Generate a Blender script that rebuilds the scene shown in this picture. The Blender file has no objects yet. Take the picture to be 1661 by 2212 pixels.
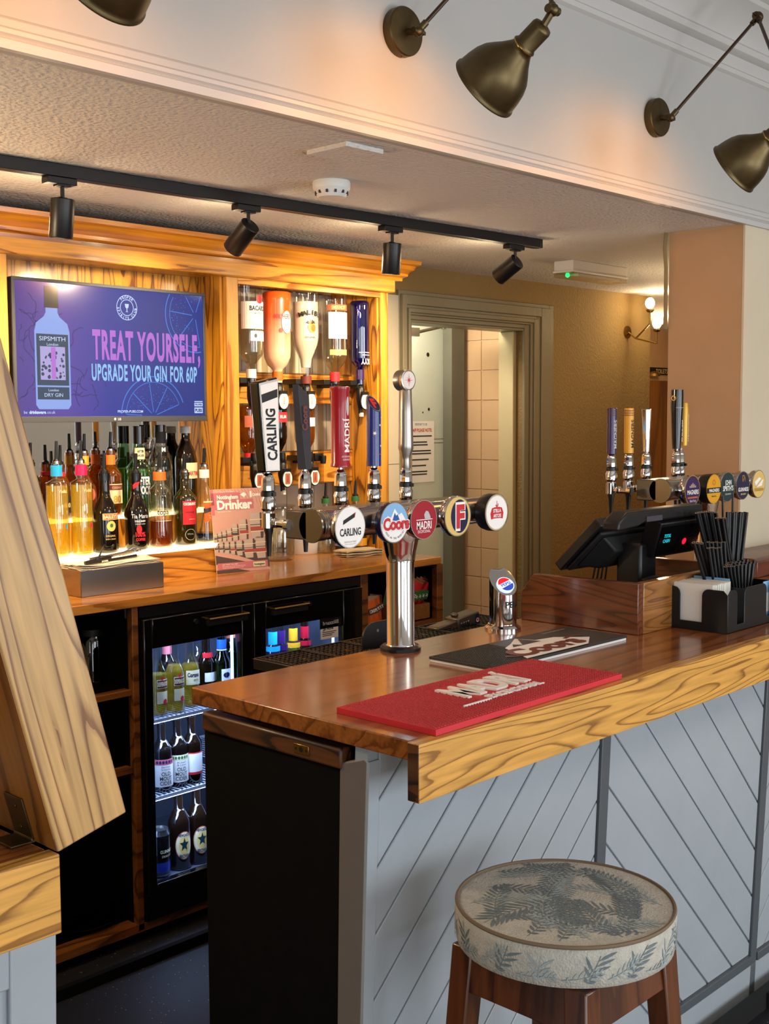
import bpy, bmesh, math, random
from mathutils import Matrix, Vector
random.seed(7)
scene = bpy.context.scene
col = scene.collection
PI = math.pi

# ------------------------------------------------------------------ camera
FPX = 2582.0
PITCH, ROLL, YAW = math.radians(4.64), math.radians(-0.30), math.radians(43.62)
CAM = Vector((0, 0, 1.60))
_F = Vector((math.cos(YAW), math.sin(YAW), 0)); _R = Vector((math.sin(YAW), -math.cos(YAW), 0)); _U = Vector((0, 0, 1))
_F, _U = _F*math.cos(PITCH) - _U*math.sin(PITCH), _U*math.cos(PITCH) + _F*math.sin(PITCH)
_R, _U = _R*math.cos(ROLL) + _U*math.sin(ROLL), _U*math.cos(ROLL) - _R*math.sin(ROLL)
cd = bpy.data.cameras.new('camera'); cam = bpy.data.objects.new('camera', cd); col.objects.link(cam)
cd.sensor_fit = 'VERTICAL'; cd.sensor_height = 36.0; cd.lens = FPX/2212*36.0; cd.clip_start = 0.02
cam.matrix_world = Matrix(((_R.x, _U.x, -_F.x, CAM.x), (_R.y, _U.y, -_F.y, CAM.y), (_R.z, _U.z, -_F.z, CAM.z), (0, 0, 0, 1)))
scene.camera = cam

def at(px, py, X=None, Y=None, Z=None):
    """point of a real plane of the room that is seen at a pixel of the 1661x2212 photograph"""
    d = _F + _R*((px-830.5)/FPX) - _U*((py-1106)/FPX)
    t = X/d.x if X is not None else (Y/d.y if Y is not None else (Z-CAM.z)/d.z)
    return CAM + d*t

# ------------------------------------------------------------------ view, world, lights
scene.view_settings.view_transform = 'Standard'
try: scene.view_settings.look = 'None'
except Exception: pass
scene.view_settings.exposure = 0.0; scene.view_settings.gamma = 1.0
scene.view_settings.use_curve_mapping = False
try:
    scene.cycles.transparent_max_bounces = 32; scene.cycles.max_bounces = 10
    scene.cycles.sample_clamp_indirect = 6.0
except Exception: pass
w = bpy.data.worlds.new('world'); scene.world = w; w.use_nodes = True
w.node_tree.nodes['Background'].inputs[0].default_value = (0.75, 0.85, 1.0, 1); w.node_tree.nodes['Background'].inputs[1].default_value = 0.03

def light(name, kind, loc, energy, color, aim=None, **kw):
    d = bpy.data.lights.new(name, kind); d.energy = energy; d.color = color
    for k, v in kw.items(): setattr(d, k, v)
    o = bpy.data.objects.new(name, d); col.objects.link(o); o.location = loc
    if aim is not None: o.rotation_euler = Vector(aim).to_track_quat('-Z', 'Y').to_euler()
    return o
DAY = (0.83, 0.92, 1.0); WARM = (1.0, 0.78, 0.48); AMBER = (1.0, 0.40, 0.07); ICE = (0.45, 0.60, 1.0)
# daylight through the low windows behind the camera
for x, e in ((-0.8, 44), (1.5, 76), (4.4, 96)):
    light('window_daylight', 'AREA', (x, -3.12, 1.25), e, DAY, (0, 1, .06), shape='RECTANGLE', size=1.7, size_y=1.9)
light('window_daylight', 'AREA', (-2.52, -1.2, 1.25), 40, DAY, (1, 0.1, .05), shape='RECTANGLE', size=1.6, size_y=1.8)
# unseen area lights over the customers' side
light('room_fill', 'AREA', (3.0, -0.8, 2.9), 25, (1, .88, .74), (0, 0, -1), shape='DISK', size=1.2)
light('room_fill', 'AREA', (6.6, -1.3, 2.9), 34, (1, .92, .82), (0, -.35, -1), shape='DISK', size=1.0)  # added to brighten the rear wall that the mirror shows
# unseen fill lights added over the serving side, left of the view and behind the pillar
light('bar_fill', 'POINT', (0.72, 2.96, 1.80), 38, WARM, shadow_soft_size=.09)
light('bar_fill', 'POINT', (5.0, 2.75, 1.85), 7, WARM, shadow_soft_size=.09)
# light in the passage behind the bar and in the corridor
light('passage_lamp', 'AREA', (4.15, 3.87, 2.22), 9, (1, .88, .70), (.3, 0.1, -1), shape='DISK', size=.22)
light('corridor_lamp', 'POINT', (7.2, 4.2, 2.0), 40, (1, .66, .34), shadow_soft_size=.06)

# ------------------------------------------------------------------ materials
def lin(h):
    if not isinstance(h, str): return tuple(h)[:3] + (1,)
    h = h.lstrip('#'); o = []
    for i in (0, 2, 4):
        c = int(h[i:i+2], 16)/255
        o.append(c/12.92 if c <= .04045 else ((c+.055)/1.055)**2.4)
    return tuple(o) + (1,)
MATS = {}
def new_mat(name):
    m = bpy.data.materials.new(name); m.use_nodes = True; MATS[name] = m
    nt = m.node_tree; return m, nt, nt.nodes, nt.links, nt.nodes['Principled BSDF']
def pm(name, c, rough=.5, metal=0., emit=0., coat=0., spec=.5, trans=0., ior=1.45, bump=0., bscale=80., var=0., vscale=6., alpha=1.):
    m, nt, N, L, b = new_mat(name)
    b.inputs['Base Color'].default_value = lin(c); b.inputs['Roughness'].default_value = rough; b.inputs['Metallic'].default_value = metal
    b.inputs['Coat Weight'].default_value = coat; b.inputs['Specular IOR Level'].default_value = spec
    b.inputs['Transmission Weight'].default_value = trans; b.inputs['IOR'].default_value = ior; b.inputs['Alpha'].default_value = alpha
    if emit:
        b.inputs['Emission Color'].default_value = lin(c); b.inputs['Emission Strength'].default_value = emit
    if bump or var:
        tc = N.new('ShaderNodeTexCoord')
    if bump:
        n = N.new('ShaderNodeTexNoise'); n.inputs['Scale'].default_value = bscale; n.inputs['Detail'].default_value = 3
        L.new(tc.outputs['Object'], n.inputs['Vector'])
        bp = N.new('ShaderNodeBump'); bp.inputs['Strength'].default_value = bump; bp.inputs['Distance'].default_value = .01
        L.new(n.outputs['Fac'], bp.inputs['Height']); L.new(bp.outputs['Normal'], b.inputs['Normal'])
    if var:
        n2 = N.new('ShaderNodeTexNoise'); n2.inputs['Scale'].default_value = vscale; n2.inputs['Detail'].default_value = 5
        L.new(tc.outputs['Object'], n2.inputs['Vector'])
        mr = N.new('ShaderNodeMapRange'); mr.inputs[1].default_value = .3; mr.inputs[2].default_value = .7
        mr.inputs[3].default_value = 1-var; mr.inputs[4].default_value = 1+var
        L.new(n2.outputs['Fac'], mr.inputs[0])
        mx = N.new('ShaderNodeMix'); mx.data_type = 'RGBA'; mx.blend_type = 'MULTIPLY'; mx.inputs[0].default_value = 1
        mx.inputs[6].default_value = lin(c); L.new(mr.outputs[0], mx.inputs[7]); L.new(mx.outputs[2], b.inputs['Base Color'])
    return m
def wood(name, light_c, dark_c, axis='X', scale=2.2, rings=14, stretch=.16, rough=.32, coat=.25, off=(0, 0, 0), line=.22):
    """flat sawn ash / oak: the grain is the contour lines of a stretched noise"""
    m, nt, N, L, b = new_mat(name)
    tc = N.new('ShaderNodeTexCoord'); mp = N.new('ShaderNodeMapping')
    s = [1, 1, 1]; s['XYZ'.index(axis)] = stretch
    mp.inputs['Scale'].default_value = s; mp.inputs['Location'].default_value = off
    L.new(tc.outputs['Object'], mp.inputs['Vector'])
    n = N.new('ShaderNodeTexNoise'); n.inputs['Scale'].default_value = scale; n.inputs['Detail'].default_value = 1.6; n.inputs['Roughness'].default_value = .42
    L.new(mp.outputs[0], n.inputs['Vector'])
    nf = N.new('ShaderNodeTexNoise'); nf.inputs['Scale'].default_value = 95; nf.inputs['Detail'].default_value = 2
    mp2 = N.new('ShaderNodeMapping'); s2 = [1, 1, 1]; s2['XYZ'.index(axis)] = .06; mp2.inputs['Scale'].default_value = s2
    L.new(tc.outputs['Object'], mp2.inputs['Vector']); L.new(mp2.outputs[0], nf.inputs['Vector'])
    mul = N.new('ShaderNodeMath'); mul.operation = 'MULTIPLY'; mul.inputs[1].default_value = rings; L.new(n.outputs['Fac'], mul.inputs[0])
    ma = N.new('ShaderNodeMath'); ma.operation = 'MULTIPLY_ADD'; ma.inputs[1].default_value = .28; L.new(nf.outputs['Fac'], ma.inputs[0]); L.new(mul.outputs[0], ma.inputs[2])
    fr = N.new('ShaderNodeMath'); fr.operation = 'FRACT'; L.new(ma.outputs[0], fr.inputs[0])
    cr = N.new('ShaderNodeValToRGB'); e = cr.color_ramp.elements
    lc, dc = lin(light_c), lin(dark_c); mid = tuple(.45*a+.55*c for a, c in zip(dc, lc))
    e[0].position = 0; e[0].color = dc; e[1].position = line*.45; e[1].color = dc
    for p, c in ((line, mid), (line*1.9, lc), (.93, lc), (1., mid)):
        k = e.new(p); k.color = c
    L.new(fr.outputs[0], cr.inputs[0])
    mr = N.new('ShaderNodeMapRange'); mr.inputs[1].default_value = .3; mr.inputs[2].default_value = .7; mr.inputs[3].default_value = .80; mr.inputs[4].default_value = 1.14
    L.new(nf.outputs['Fac'], mr.inputs[0])
    mx = N.new('ShaderNodeMix'); mx.data_type = 'RGBA'; mx.blend_type = 'MULTIPLY'; mx.inputs[0].default_value = 1
    L.new(cr.outputs[0], mx.inputs[6]); L.new(mr.outputs[0], mx.inputs[7]); L.new(mx.outputs[2], b.inputs['Base Color'])
    b.inputs['Roughness'].default_value = rough; b.inputs['Coat Weight'].default_value = coat; b.inputs['Coat Roughness'].default_value = .12
    bp = N.new('ShaderNodeBump'); bp.inputs['Strength'].default_value = .12; bp.inputs['Distance'].default_value = .002
    L.new(nf.outputs['Fac'], bp.inputs['Height']); L.new(bp.outputs['Normal'], b.inputs['Normal'])
    return m
def glass(name, c, gloss=.10, body=0., rough=.02, bodyc=None):
    """bottle glass: tinted see-through with a sharp fresnel sheen; body adds the cloud of the drink"""
    m, nt, N, L, b = new_mat(name); N.remove(b); out = N['Material Output']
    t = N.new('ShaderNodeBsdfTransparent'); t.inputs[0].default_value = lin(c)
    g = N.new('ShaderNodeBsdfGlossy'); g.inputs['Roughness'].default_value = rough
    base = t
    if body:
        d = N.new('ShaderNodeBsdfDiffuse'); d.inputs[0].default_value = lin(bodyc or c)
        tl = N.new('ShaderNodeBsdfTranslucent'); tl.inputs[0].default_value = lin(bodyc or c)
        a = N.new('ShaderNodeMixShader'); a.inputs[0].default_value = .5; L.new(d.outputs[0], a.inputs[1]); L.new(tl.outputs[0], a.inputs[2])
        k = N.new('ShaderNodeMixShader'); k.inputs[0].default_value = body; L.new(t.outputs[0], k.inputs[1]); L.new(a.outputs[0], k.inputs[2]); base = k
    lw = N.new('ShaderNodeLayerWeight'); lw.inputs[0].default_value = .35
    mr = N.new('ShaderNodeMapRange'); mr.inputs[3].default_value = gloss; mr.inputs[4].default_value = .85
    pw = N.new('ShaderNodeMath'); pw.operation = 'POWER'; pw.inputs[1].default_value = 2.0
    L.new(lw.outputs['Facing'], pw.inputs[0]); L.new(pw.outputs[0], mr.inputs[0])
    s = N.new('ShaderNodeMixShader'); L.new(mr.outputs[0], s.inputs[0]); L.new(base.outputs[0], s.inputs[1]); L.new(g.outputs[0], s.inputs[2])
    L.new(s.outputs[0], out.inputs[0]); return m

# woods
wood('counter_oak', '#8f5222', '#6a3612', 'X', 5.0, 15, .10, rough=.22, coat=.5)
wood('fascia_ash', '#cf9848', '#8f5f26', 'X', 11.0, 20, .085, rough=.32, coat=.25, line=.17)
wood('flap_ash', '#bb9259', '#7d5229', 'Z', 9.0, 17, .07, rough=.36, coat=.2, line=.17, off=(3, 1, 2))
wood('flap_side', '#8a5418', '#5a2f0a', 'Z', 4, 12, .12, rough=.4)
wood('cabinet_upright', '#d08d28', '#7c440a', 'Z', 8.5, 17, .13, rough=.35, coat=.3, line=.22)
wood('cabinet_rail', '#cf8c30', '#8a5014', 'X', 8.0, 15, .10, rough=.35, coat=.3)
wood('cabinet_post', '#d29236', '#9a5c18', 'Z', 4.0, 14, .08, rough=.35, coat=.3)
wood('cornice_pine', '#c67c1c', '#84460a', 'X', 5, 8, .12, rough=.28, coat=.45)
wood('back_counter_oak', '#c07c2e', '#90561c', 'X', 3, 12, .12, rough=.25, coat=.45)
wood('shelf_oak', '#7c4818', '#4a2608', 'X', 4, 12, .12, rough=.4)
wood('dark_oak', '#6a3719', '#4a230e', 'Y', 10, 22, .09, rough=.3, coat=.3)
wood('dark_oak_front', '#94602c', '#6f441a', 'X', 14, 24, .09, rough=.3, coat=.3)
wood('ledge_wood', '#6a3324', '#45190f', 'X', 5, 10, .12, rough=.35, coat=.2)
wood('end_batten', '#5a3214', '#24120a', 'Y', 8, 10, .14, rough=.5, coat=.1)
wood('stool_wood', '#5b2f16', '#3a1a0a', 'Z', 5, 8, .12, rough=.33, coat=.3)
wood('corridor_door', '#8a5516', '#6a3c0c', 'Z', 3, 6, .1, rough=.45)
# paints
pm('white_paint', '#b0aeaa', .6, bump=.05, bscale=40, var=.03, vscale=3)
pm('white_trim', '#bcb9b5', .42, bump=.04, bscale=30)
pm('cornice_paint', '#bdbab6', .5)
def artex(name, c, bscale, bump, dist=.012):
    m = pm(name, c, .85)
    nt = m.node_tree; N = nt.nodes; L = nt.links; b = N['Principled BSDF']
    tc = N.new('ShaderNodeTexCoord')
    n = N.new('ShaderNodeTexNoise'); n.inputs['Scale'].default_value = bscale; n.inputs['Detail'].default_value = 4; n.inputs['Roughness'].default_value = .6
    v = N.new('ShaderNodeTexVoronoi'); v.inputs['Scale'].default_value = bscale*.9; v.feature = 'SMOOTH_F1'
    L.new(tc.outputs['Object'], n.inputs['Vector']); L.new(tc.outputs['Object'], v.inputs['Vector'])
    ad = N.new('ShaderNodeMath'); ad.operation = 'SUBTRACT'; L.new(n.outputs['Fac'], ad.inputs[0]); L.new(v.outputs['Distance'], ad.inputs[1])
    bp = N.new('ShaderNodeBump'); bp.inputs['Strength'].default_value = bump; bp.inputs['Distance'].default_value = dist
    L.new(ad.outputs[0], bp.inputs['Height']); L.new(bp.outputs['Normal'], b.inputs['Normal'])
artex('artex_ceiling', '#d6cfc8', 105, .8, .007)
artex('artex_wall', '#92784a', 95, .5, .006)
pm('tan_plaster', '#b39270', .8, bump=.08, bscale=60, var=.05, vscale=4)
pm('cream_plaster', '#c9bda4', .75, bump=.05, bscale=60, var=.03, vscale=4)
pm('frame_paint', '#8a8168', .38, bump=.12, bscale=30)
pm('tile_body', '#d8b48c', .3, coat=.3)
pm('tile_grout', '#e6cfae', .8)
pm('door_blue_grey', '#c2cabb', .5, var=.03)
pm('post_grey', '#6a6a5c', .5, var=.08)
pm('lining_cream', '#d8c9a0', .45)
pm('bar_grey_paint', '#9aa1a7', .36, bump=.10, bscale=28, var=.04, vscale=5)
pm('stile_grey', '#4f5459', .4)
pm('bar_edge_grey', '#6d655f', .5, bump=.1, bscale=30)
pm('black_board', '#080706', .8, spec=.12, var=.2, vscale=20)
pm('black_plastic', '#101012', .38)
pm('black_matt', '#0c0c0d', .6)
pm('black_gloss', '#0a0a0b', .12, coat=.4)
pm('fridge_black', '#0b0b0c', .3)
pm('black_metal', '#15140f', .42, metal=.3)
pm('dark_rubber', '#1d1c1c', .7)
pm('boards_grey', '#b7ac98', .6)
pm('boards_gap', '#6b6152', .8)
pm('chrome', '#d6d6d6', .07, metal=1.)
pm('chrome_soft', '#a9a7a4', .2, metal=1.)
pm('dark_chrome', '#8f897e', .22, metal=1.)
pm('steel', '#9a9792', .32, metal=1., var=.05)
pm('steel_bright', '#d0ccc4', .22, metal=1.)
pm('brass_aged', '#5f5138', .42, metal=1., var=.14, vscale=30)
pm('brass_bright', '#a8894c', .26, metal=1.)
pm('rod_brown', '#4a3a30', .4, metal=.8)
pm('alloy', '#a39c94', .3, metal=.9)
pm('white_plastic', '#d9d7d2', .4)
pm('white', '#eceae6', .5)
pm('paper', '#d9cdb8', .8)
pm('paper_white', '#e8e4da', .8)
pm('black', '#0a0a0a', .5)
pm('ink', '#1b1b1c', .6)
pm('charcoal', '#33343a', .6)
pm('red', '#b3142a', .45)
pm('label_red', '#c2202a', .5)
pm('madri_red', '#9c1024', .3, coat=.3)
pm('mat_red', '#ac1424', .55)
pm('mat_edge_red', '#c4242f', .5)
pm('mat_black', '#33312f', .5)
pm('navy', '#12163e', .3, coat=.3)
pm('blue', '#1d4fa0', .4)
pm('royal_blue', '#182a78', .25, coat=.4)
pm('sky_blue', '#7fb2dc', .4)
pm('cap_blue', '#1e8fc8', .35)
pm('cap_pink', '#d8164e', .35)
pm('orange', '#d9641c', .5)
pm('gold', '#c79a3a', .35, metal=.4)
pm('cream_gold', '#d8b86a', .45)
pm('yellow', '#d69a1e', .35, coat=.2)
pm('purple', '#2f1650', .3, coat=.3)
pm('teal_dark', '#123238', .3, coat=.2)
pm('green', '#2f6a34', .5)
pm('grey_light', '#b9b9ba', .4)
pm('cream', '#d8cba2', .5)
pm('coors_red', '#8e1620', .45)
pm('bronze_print', '#6b2a20', .5)
pm('pink', '#c0606a', .6)
pm('dusty_pink', '#b9646a', .55)
pm('keg_silver', '#b6a290', .55)
pm('keg_dark', '#4c3a34', .6)
pm('keg_red', '#a04030', .55)
pm('stone_pink', '#c49484', .7)
pm('salmon', '#b05a40', .6)
pm('linen', '#aca89e', .85, bump=.35, bscale=260, var=.10, vscale=60)
pm('rear_white', '#e4e2de', .7)
pm('fern_print', '#626c70', .85, var=.15, vscale=90)
pm('fern_pale', '#8d9798', .85, var=.15, vscale=90)
pm('piping', '#6e5c48', .8)
pm('cloth', '#cdbb98', .85, bump=.2, bscale=60)
pm('mirror', '#c4c2bc', .02, metal=1.)
pm('wicker', '#8a5a28', .7, bump=.4, bscale=120)
pm('lit_acrylic', '#ffe9b0', .5, emit=2.4)
pm('block_grey', '#5d574c', .35, metal=.6)
pm('cable_olive', '#857550', .5)
pm('bulb_glow', '#ffd9a0', .4, emit=14.)
pm('bounce_tan', '#8a7460', .9, var=.2, vscale=14)
pm('led_green', '#1aff7a', .4, emit=3.)
pm('led_blue', '#9db8ff', .4, emit=6.)
pm('red_reflection', '#ff1030', .4, emit=2.2)
pm('led_cyan', '#20b0c0', .4, emit=.6)
pm('fridge_steel', '#4a4f5c', .4, metal=.3)
pm('wire_white', '#c6cad8', .4)
# glasses and drinks
glass('glass_clear', '#f3f3ee', .08)
glass('pane', '#d8dcde', .05)
glass('glass_green', '#4f8a3a', .10)
glass('glass_aqua', '#b8dcc0', .10)
glass('glass_olive', '#6f6a14', .10, .25, bodyc='#5a5010')
glass('glass_blue', '#1c2ab0', .14, .35, bodyc='#141a80')
glass('acrylic', '#efe8d8', .06)
pm('glass_dark', '#0d0806', .07, coat=.5)
pm('glass_brown', '#0f0703', .08, coat=.4)
glass('drink_gold', '#fff4b4', .10, .30, bodyc='#ffdc30')
glass('drink_amber', '#c98844', .08, .35, bodyc='#94520f')
glass('drink_orange', '#e06a18', .08, .5, bodyc='#e0641a')
glass('drink_water', '#f0eee0', .06, .04)
glass('drink_green', '#9fc040', .06, .3)
glass('drink_lager', '#f2e48a', .06, .3, bodyc='#e6cc48')
m = pm('peach_liqueur', '#e85a20', .2, coat=.3)
nt = m.node_tree; N = nt.nodes; L = nt.links; tc = N.new('ShaderNodeTexCoord'); sp = N.new('ShaderNodeSeparateXYZ'); L.new(tc.outputs['Object'], sp.inputs[0])
cr = N.new('ShaderNodeValToRGB'); cr.color_ramp.elements[0].position = .08; cr.color_ramp.elements[0].color = lin('#e8b896'); cr.color_ramp.elements[1].position = .24; cr.color_ramp.elements[1].color = lin('#e8541a')
L.new(sp.outputs['Z'], cr.inputs[0]); L.new(cr.outputs[0], N['Principled BSDF'].inputs['Base Color'])
pm('peach_fade', '#e79a72', .25, coat=.3)
pm('coconut_white', '#e6dccb', .25, coat=.4)
glass('drink_blue', '#0e1e70', .08, .4)

# ------------------------------------------------------------------ mesh helpers
V = Vector
def frame(o, x, y):
    x, y = V(x), V(y); z = x.cross(y); o = V(o)
    return Matrix(((x.x, y.x, z.x, o.x), (x.y, y.y, z.y, o.y), (x.z, y.z, z.z, o.z), (0, 0, 0, 1)))
def front(o): return frame(o, (1, 0, 0), (0, 0, 1))          # a plane that faces the customers (-Y)
def left(o): return frame(o, (0, -1, 0), (0, 0, 1))          # a plane that faces -X
def flat(o, rz=0): return Matrix.Translation(V(o)) @ Matrix.Rotation(rz, 4, 'Z')
def along(o, d):
    """matrix whose local z runs along d"""
    d = V(d).normalized(); return Matrix.Translation(V(o)) @ d.to_track_quat('Z', 'Y').to_matrix().to_4x4()
_TX = {}
def text_mesh(s, bold=0.0, sp=1.0, cut=None):
    k = (s, bold, sp, cut)
    if k not in _TX:
        c = bpy.data.curves.new('tmp', 'FONT'); c.body = s; c.size = 1; c.offset = bold; c.space_character = sp; c.resolution_u = 3; c.align_x = 'LEFT'
        o = bpy.data.objects.new('tmp', c); col.objects.link(o)
        dg = bpy.context.evaluated_depsgraph_get(); dg.update()
        me = bpy.data.meshes.new_from_object(o.evaluated_get(dg))
        if cut:
            bt = bmesh.new(); bt.from_mesh(me); xs = [v.co.x for v in bt.verts] or [0]
            if cut == 'y': pl = [((0, .06*i, 0), (0, 1, 0)) for i in range(1, 13)]
            else: pl = [((min(xs)+.14*i, 0, 0), (1, 0, 0)) for i in range(1, int((max(xs)-min(xs))/.14)+1)]
            for co, no in pl: bmesh.ops.bisect_plane(bt, geom=bt.verts[:]+bt.edges[:]+bt.faces[:], plane_co=co, plane_no=no)
            bt.to_mesh(me); bt.free()
        vs = [v.co.copy() for v in me.vertices]; fs = [tuple(p.vertices) for p in me.polygons]
        bpy.data.objects.remove(o); bpy.data.curves.remove(c); bpy.data.meshes.remove(me)
        _TX[k] = (vs, fs)
    return _TX[k]
class MB:
    def __init__(self, mat=None):
        self.bm = bmesh.new(); self.ml = []; self.mi = 0; self.M = Matrix()
        if mat: self.use(mat)
    def use(self, m):
        if m not in self.ml: self.ml.append(m)
        self.mi = self.ml.index(m); return self
    def vf(self, vs, fs, M=None):
        M = self.M if M is None else self.M @ M
        bv = [self.bm.verts.new(M @ V(v)) for v in vs]
        for f in fs:
            try:
                g = self.bm.faces.new([bv[i] for i in f]); g.material_index = self.mi
            except ValueError: pass
        return self
    def box(self, x0, x1, y0, y1, z0, z1, M=None):
        vs = [(x, y, z) for z in (z0, z1) for y in (y0, y1) for x in (x0, x1)]
        return self.vf(vs, [(0, 2, 3, 1), (4, 5, 7, 6), (0, 1, 5, 4), (2, 6, 7, 3), (0, 4, 6, 2), (1, 3, 7, 5)], M)
    def prism(self, poly, h0, h1, M=None):
        n = len(poly); a = sum(poly[i][0]*poly[(i+1) % n][1]-poly[(i+1) % n][0]*poly[i][1] for i in range(n))
        if a < 0: poly = poly[::-1]
        vs = [(x, y, h0) for x, y in poly] + [(x, y, h1) for x, y in poly]
        return self.vf(vs, [tuple(range(n))[::-1], tuple(range(n, 2*n))] + [(i, (i+1) % n, n+(i+1) % n, n+i) for i in range(n)], M)
    def poly(self, pts, M=None, z=0.):
        n = len(pts); a = sum(pts[i][0]*pts[(i+1) % n][1]-pts[(i+1) % n][0]*pts[i][1] for i in range(n))
        if a < 0: pts = pts[::-1]
        return self.vf([(p[0], p[1], z) for p in pts], [tuple(range(n))], M)
    def rect(self, x0, x1, y0, y1, M=None, z=0.): return self.poly([(x0, y0), (x1, y0), (x1, y1), (x0, y1)], M, z)
    def disc(self, r, M=None, z=0., seg=32, cx=0, cy=0, ry=None): return self.poly([(cx+r*math.cos(2*PI*i/seg), cy+(ry or r)*math.sin(2*PI*i/seg)) for i in range(seg)], M, z)
    def ring(self, r0, r1, M=None, z=0., seg=40, a0=0, a1=2*PI):
        n = seg; vs = []
        for i in range(n+1):
            t = a0+(a1-a0)*i/n; vs += [(r0*math.cos(t), r0*math.sin(t), z), (r1*math.cos(t), r1*math.sin(t), z)]
        return self.vf(vs, [(2*i, 2*i+1, 2*i+3, 2*i+2) for i in range(n)], M)
    def line2(self, pts, w, M=None, z=0.):
        for (a, b) in zip(pts, pts[1:]):
            d = V((b[0]-a[0], b[1]-a[1])); l = d.length
            if l < 1e-7: continue
            n = V((-d.y, d.x))/l*w/2
            self.poly([(a[0]+n.x, a[1]+n.y), (a[0]-n.x, a[1]-n.y), (b[0]-n.x, b[1]-n.y), (b[0]+n.x, b[1]+n.y)], M, z)
        return self
    def lathe(self, prof, seg=24, M=None, sq=None):
        """prof: (radius, z) from bottom to top; sq = exponent of a squarish section"""
        vs = []; fs = []
        def rad(r, t):
            if not sq: return r
            return r*min(1.32, (abs(math.cos(t))**sq+abs(math.sin(t))**sq)**(-1/sq))
        for r, z in prof:
            vs += [(rad(r, 2*PI*i/seg)*math.cos(2*PI*i/seg), rad(r, 2*PI*i/seg)*math.sin(2*PI*i/seg), z) for i in range(seg)]
        for k in range(len(prof)-1):
            for i in range(seg):
                j = (i+1) % seg; fs.append((k*seg+i, k*seg+j, (k+1)*seg+j, (k+1)*seg+i))
        if prof[0][0] > 1e-6: fs.append(tuple(range(seg))[::-1])
        if prof[-1][0] > 1e-6: fs.append(tuple((len(prof)-1)*seg+i for i in range(seg)))
        self.vf(vs, fs, M); return self
    def cyl(self, p0, p1, r, seg=16, r1=None):
        p0, p1 = V(p0), V(p1); h = (p1-p0).length
        return self.lathe([(r, 0), (r if r1 is None else r1, h)], seg, along(p0, p1-p0))
    def tube(self, pts, r, seg=8):
        pts = [V(p) for p in pts]; n = len(pts); rs = r if isinstance(r, (list, tuple)) else [r]*n
        vs = []; up = None
        for i, p in enumerate(pts):
            d = (pts[min(i+1, n-1)]-pts[max(i-1, 0)]).normalized()
            if up is None: up = V((0, 0, 1)) if abs(d.z) < .9 else V((1, 0, 0))
            a = (up-d*up.dot(d)).normalized(); b = d.cross(a); up = a
            vs += [p+(a*math.cos(2*PI*k/seg)+b*math.sin(2*PI*k/seg))*rs[i] for k in range(seg)]
        fs = [(i*seg+k, i*seg+(k+1) % seg, (i+1)*seg+(k+1) % seg, (i+1)*seg+k) for i in range(n-1) for k in range(seg)]
        fs += [tuple(range(seg))[::-1], tuple((n-1)*seg+k for k in range(seg))]
        return self.vf(vs, fs)
    def sphere(self, c, r, seg=16, rz=None):
        n = seg//2; rz = rz or r
        return self.lathe([(max(r*math.sin(PI*i/n), 0 if i in (0, n) else 1e-5), -rz*math.cos(PI*i/n)) for i in range(n+1)], seg, Matrix.Translation(V(c)))
    def text(self, s, h, M=None, w=None, align='C', bold=.0, wrap=None, z=0., depth=0., sp=1.):
        vs, fs = text_mesh(s, bold, sp, 'x' if wrap else None)
        if not vs: return self
        x0 = min(v.x for v in vs); x1 = max(v.x for v in vs); k = h/.70
        kx = k if w is None else w/(x1-x0)
        ox = {'C': -(x0+x1)/2, 'L': -x0, 'R': -x1}[align]
        out = []
        for v in vs:
            u, t = (v.x+ox)*kx, v.y*k - h/2
            if wrap: out.append(((wrap+z)*math.sin(u/wrap), -(wrap+z)*math.cos(u/wrap), t))
            else: out.append((u, t, z))
        if depth and not wrap:
            n = len(out); ed = {}
            for f in fs:
                for a, b in zip(f, f[1:]+f[:1]): ed[(a, b)] = 1
            side = [(a, b, b+n, a+n) for (a, b) in ed if (b, a) not in ed]
            out2 = out + [(x, y, zz+depth) for x, y, zz in out]
            return self.vf(out2, [tuple(i+n for i in f) for f in fs] + side, M)
        return self.vf(out, fs, M)
    def wrap(self, r, a0, a1, z0, z1, M=None, seg=16, zt=None):
        """a strip of paper on a round bottle: angles from the front, in radians"""
        vs = []
        for i in range(seg+1):
            t = a0+(a1-a0)*i/seg; x, y = r*math.sin(t), -r*math.cos(t); vs += [(x, y, z0), (x, y, z1)]
        return self.vf(vs, [(2*i, 2*i+2, 2*i+3, 2*i+1) for i in range(seg)], M)
    def wdisc(self, r, u0, z0, ru, rz, M=None, seg=24, ang0=0):
        """a disc printed on a round bottle of radius r"""
        return self.wpoly([(u0+ru*math.cos(2*PI*i/seg), z0+rz*math.sin(2*PI*i/seg)) for i in range(seg)], r, M)
    def wpoly(self, pts, r, M=None, step=.0035):
        """a flat outline (arc length, height) printed on a round bottle of radius r, cut into narrow strips"""
        a = min(p[0] for p in pts); c = max(p[0] for p in pts); n = max(1, int((c-a)/step)+1)
        for i in range(n):
            q = clip(pts, 1, 0, a+(c-a)*(i+1)/n); q = clip(q, -1, 0, -(a+(c-a)*i/n)) if len(q) > 2 else []
            if len(q) > 2: self.vf([(r*math.sin(u/r), -r*math.cos(u/r), v) for u, v in q], [tuple(range(len(q)))], M)
        return self
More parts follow.
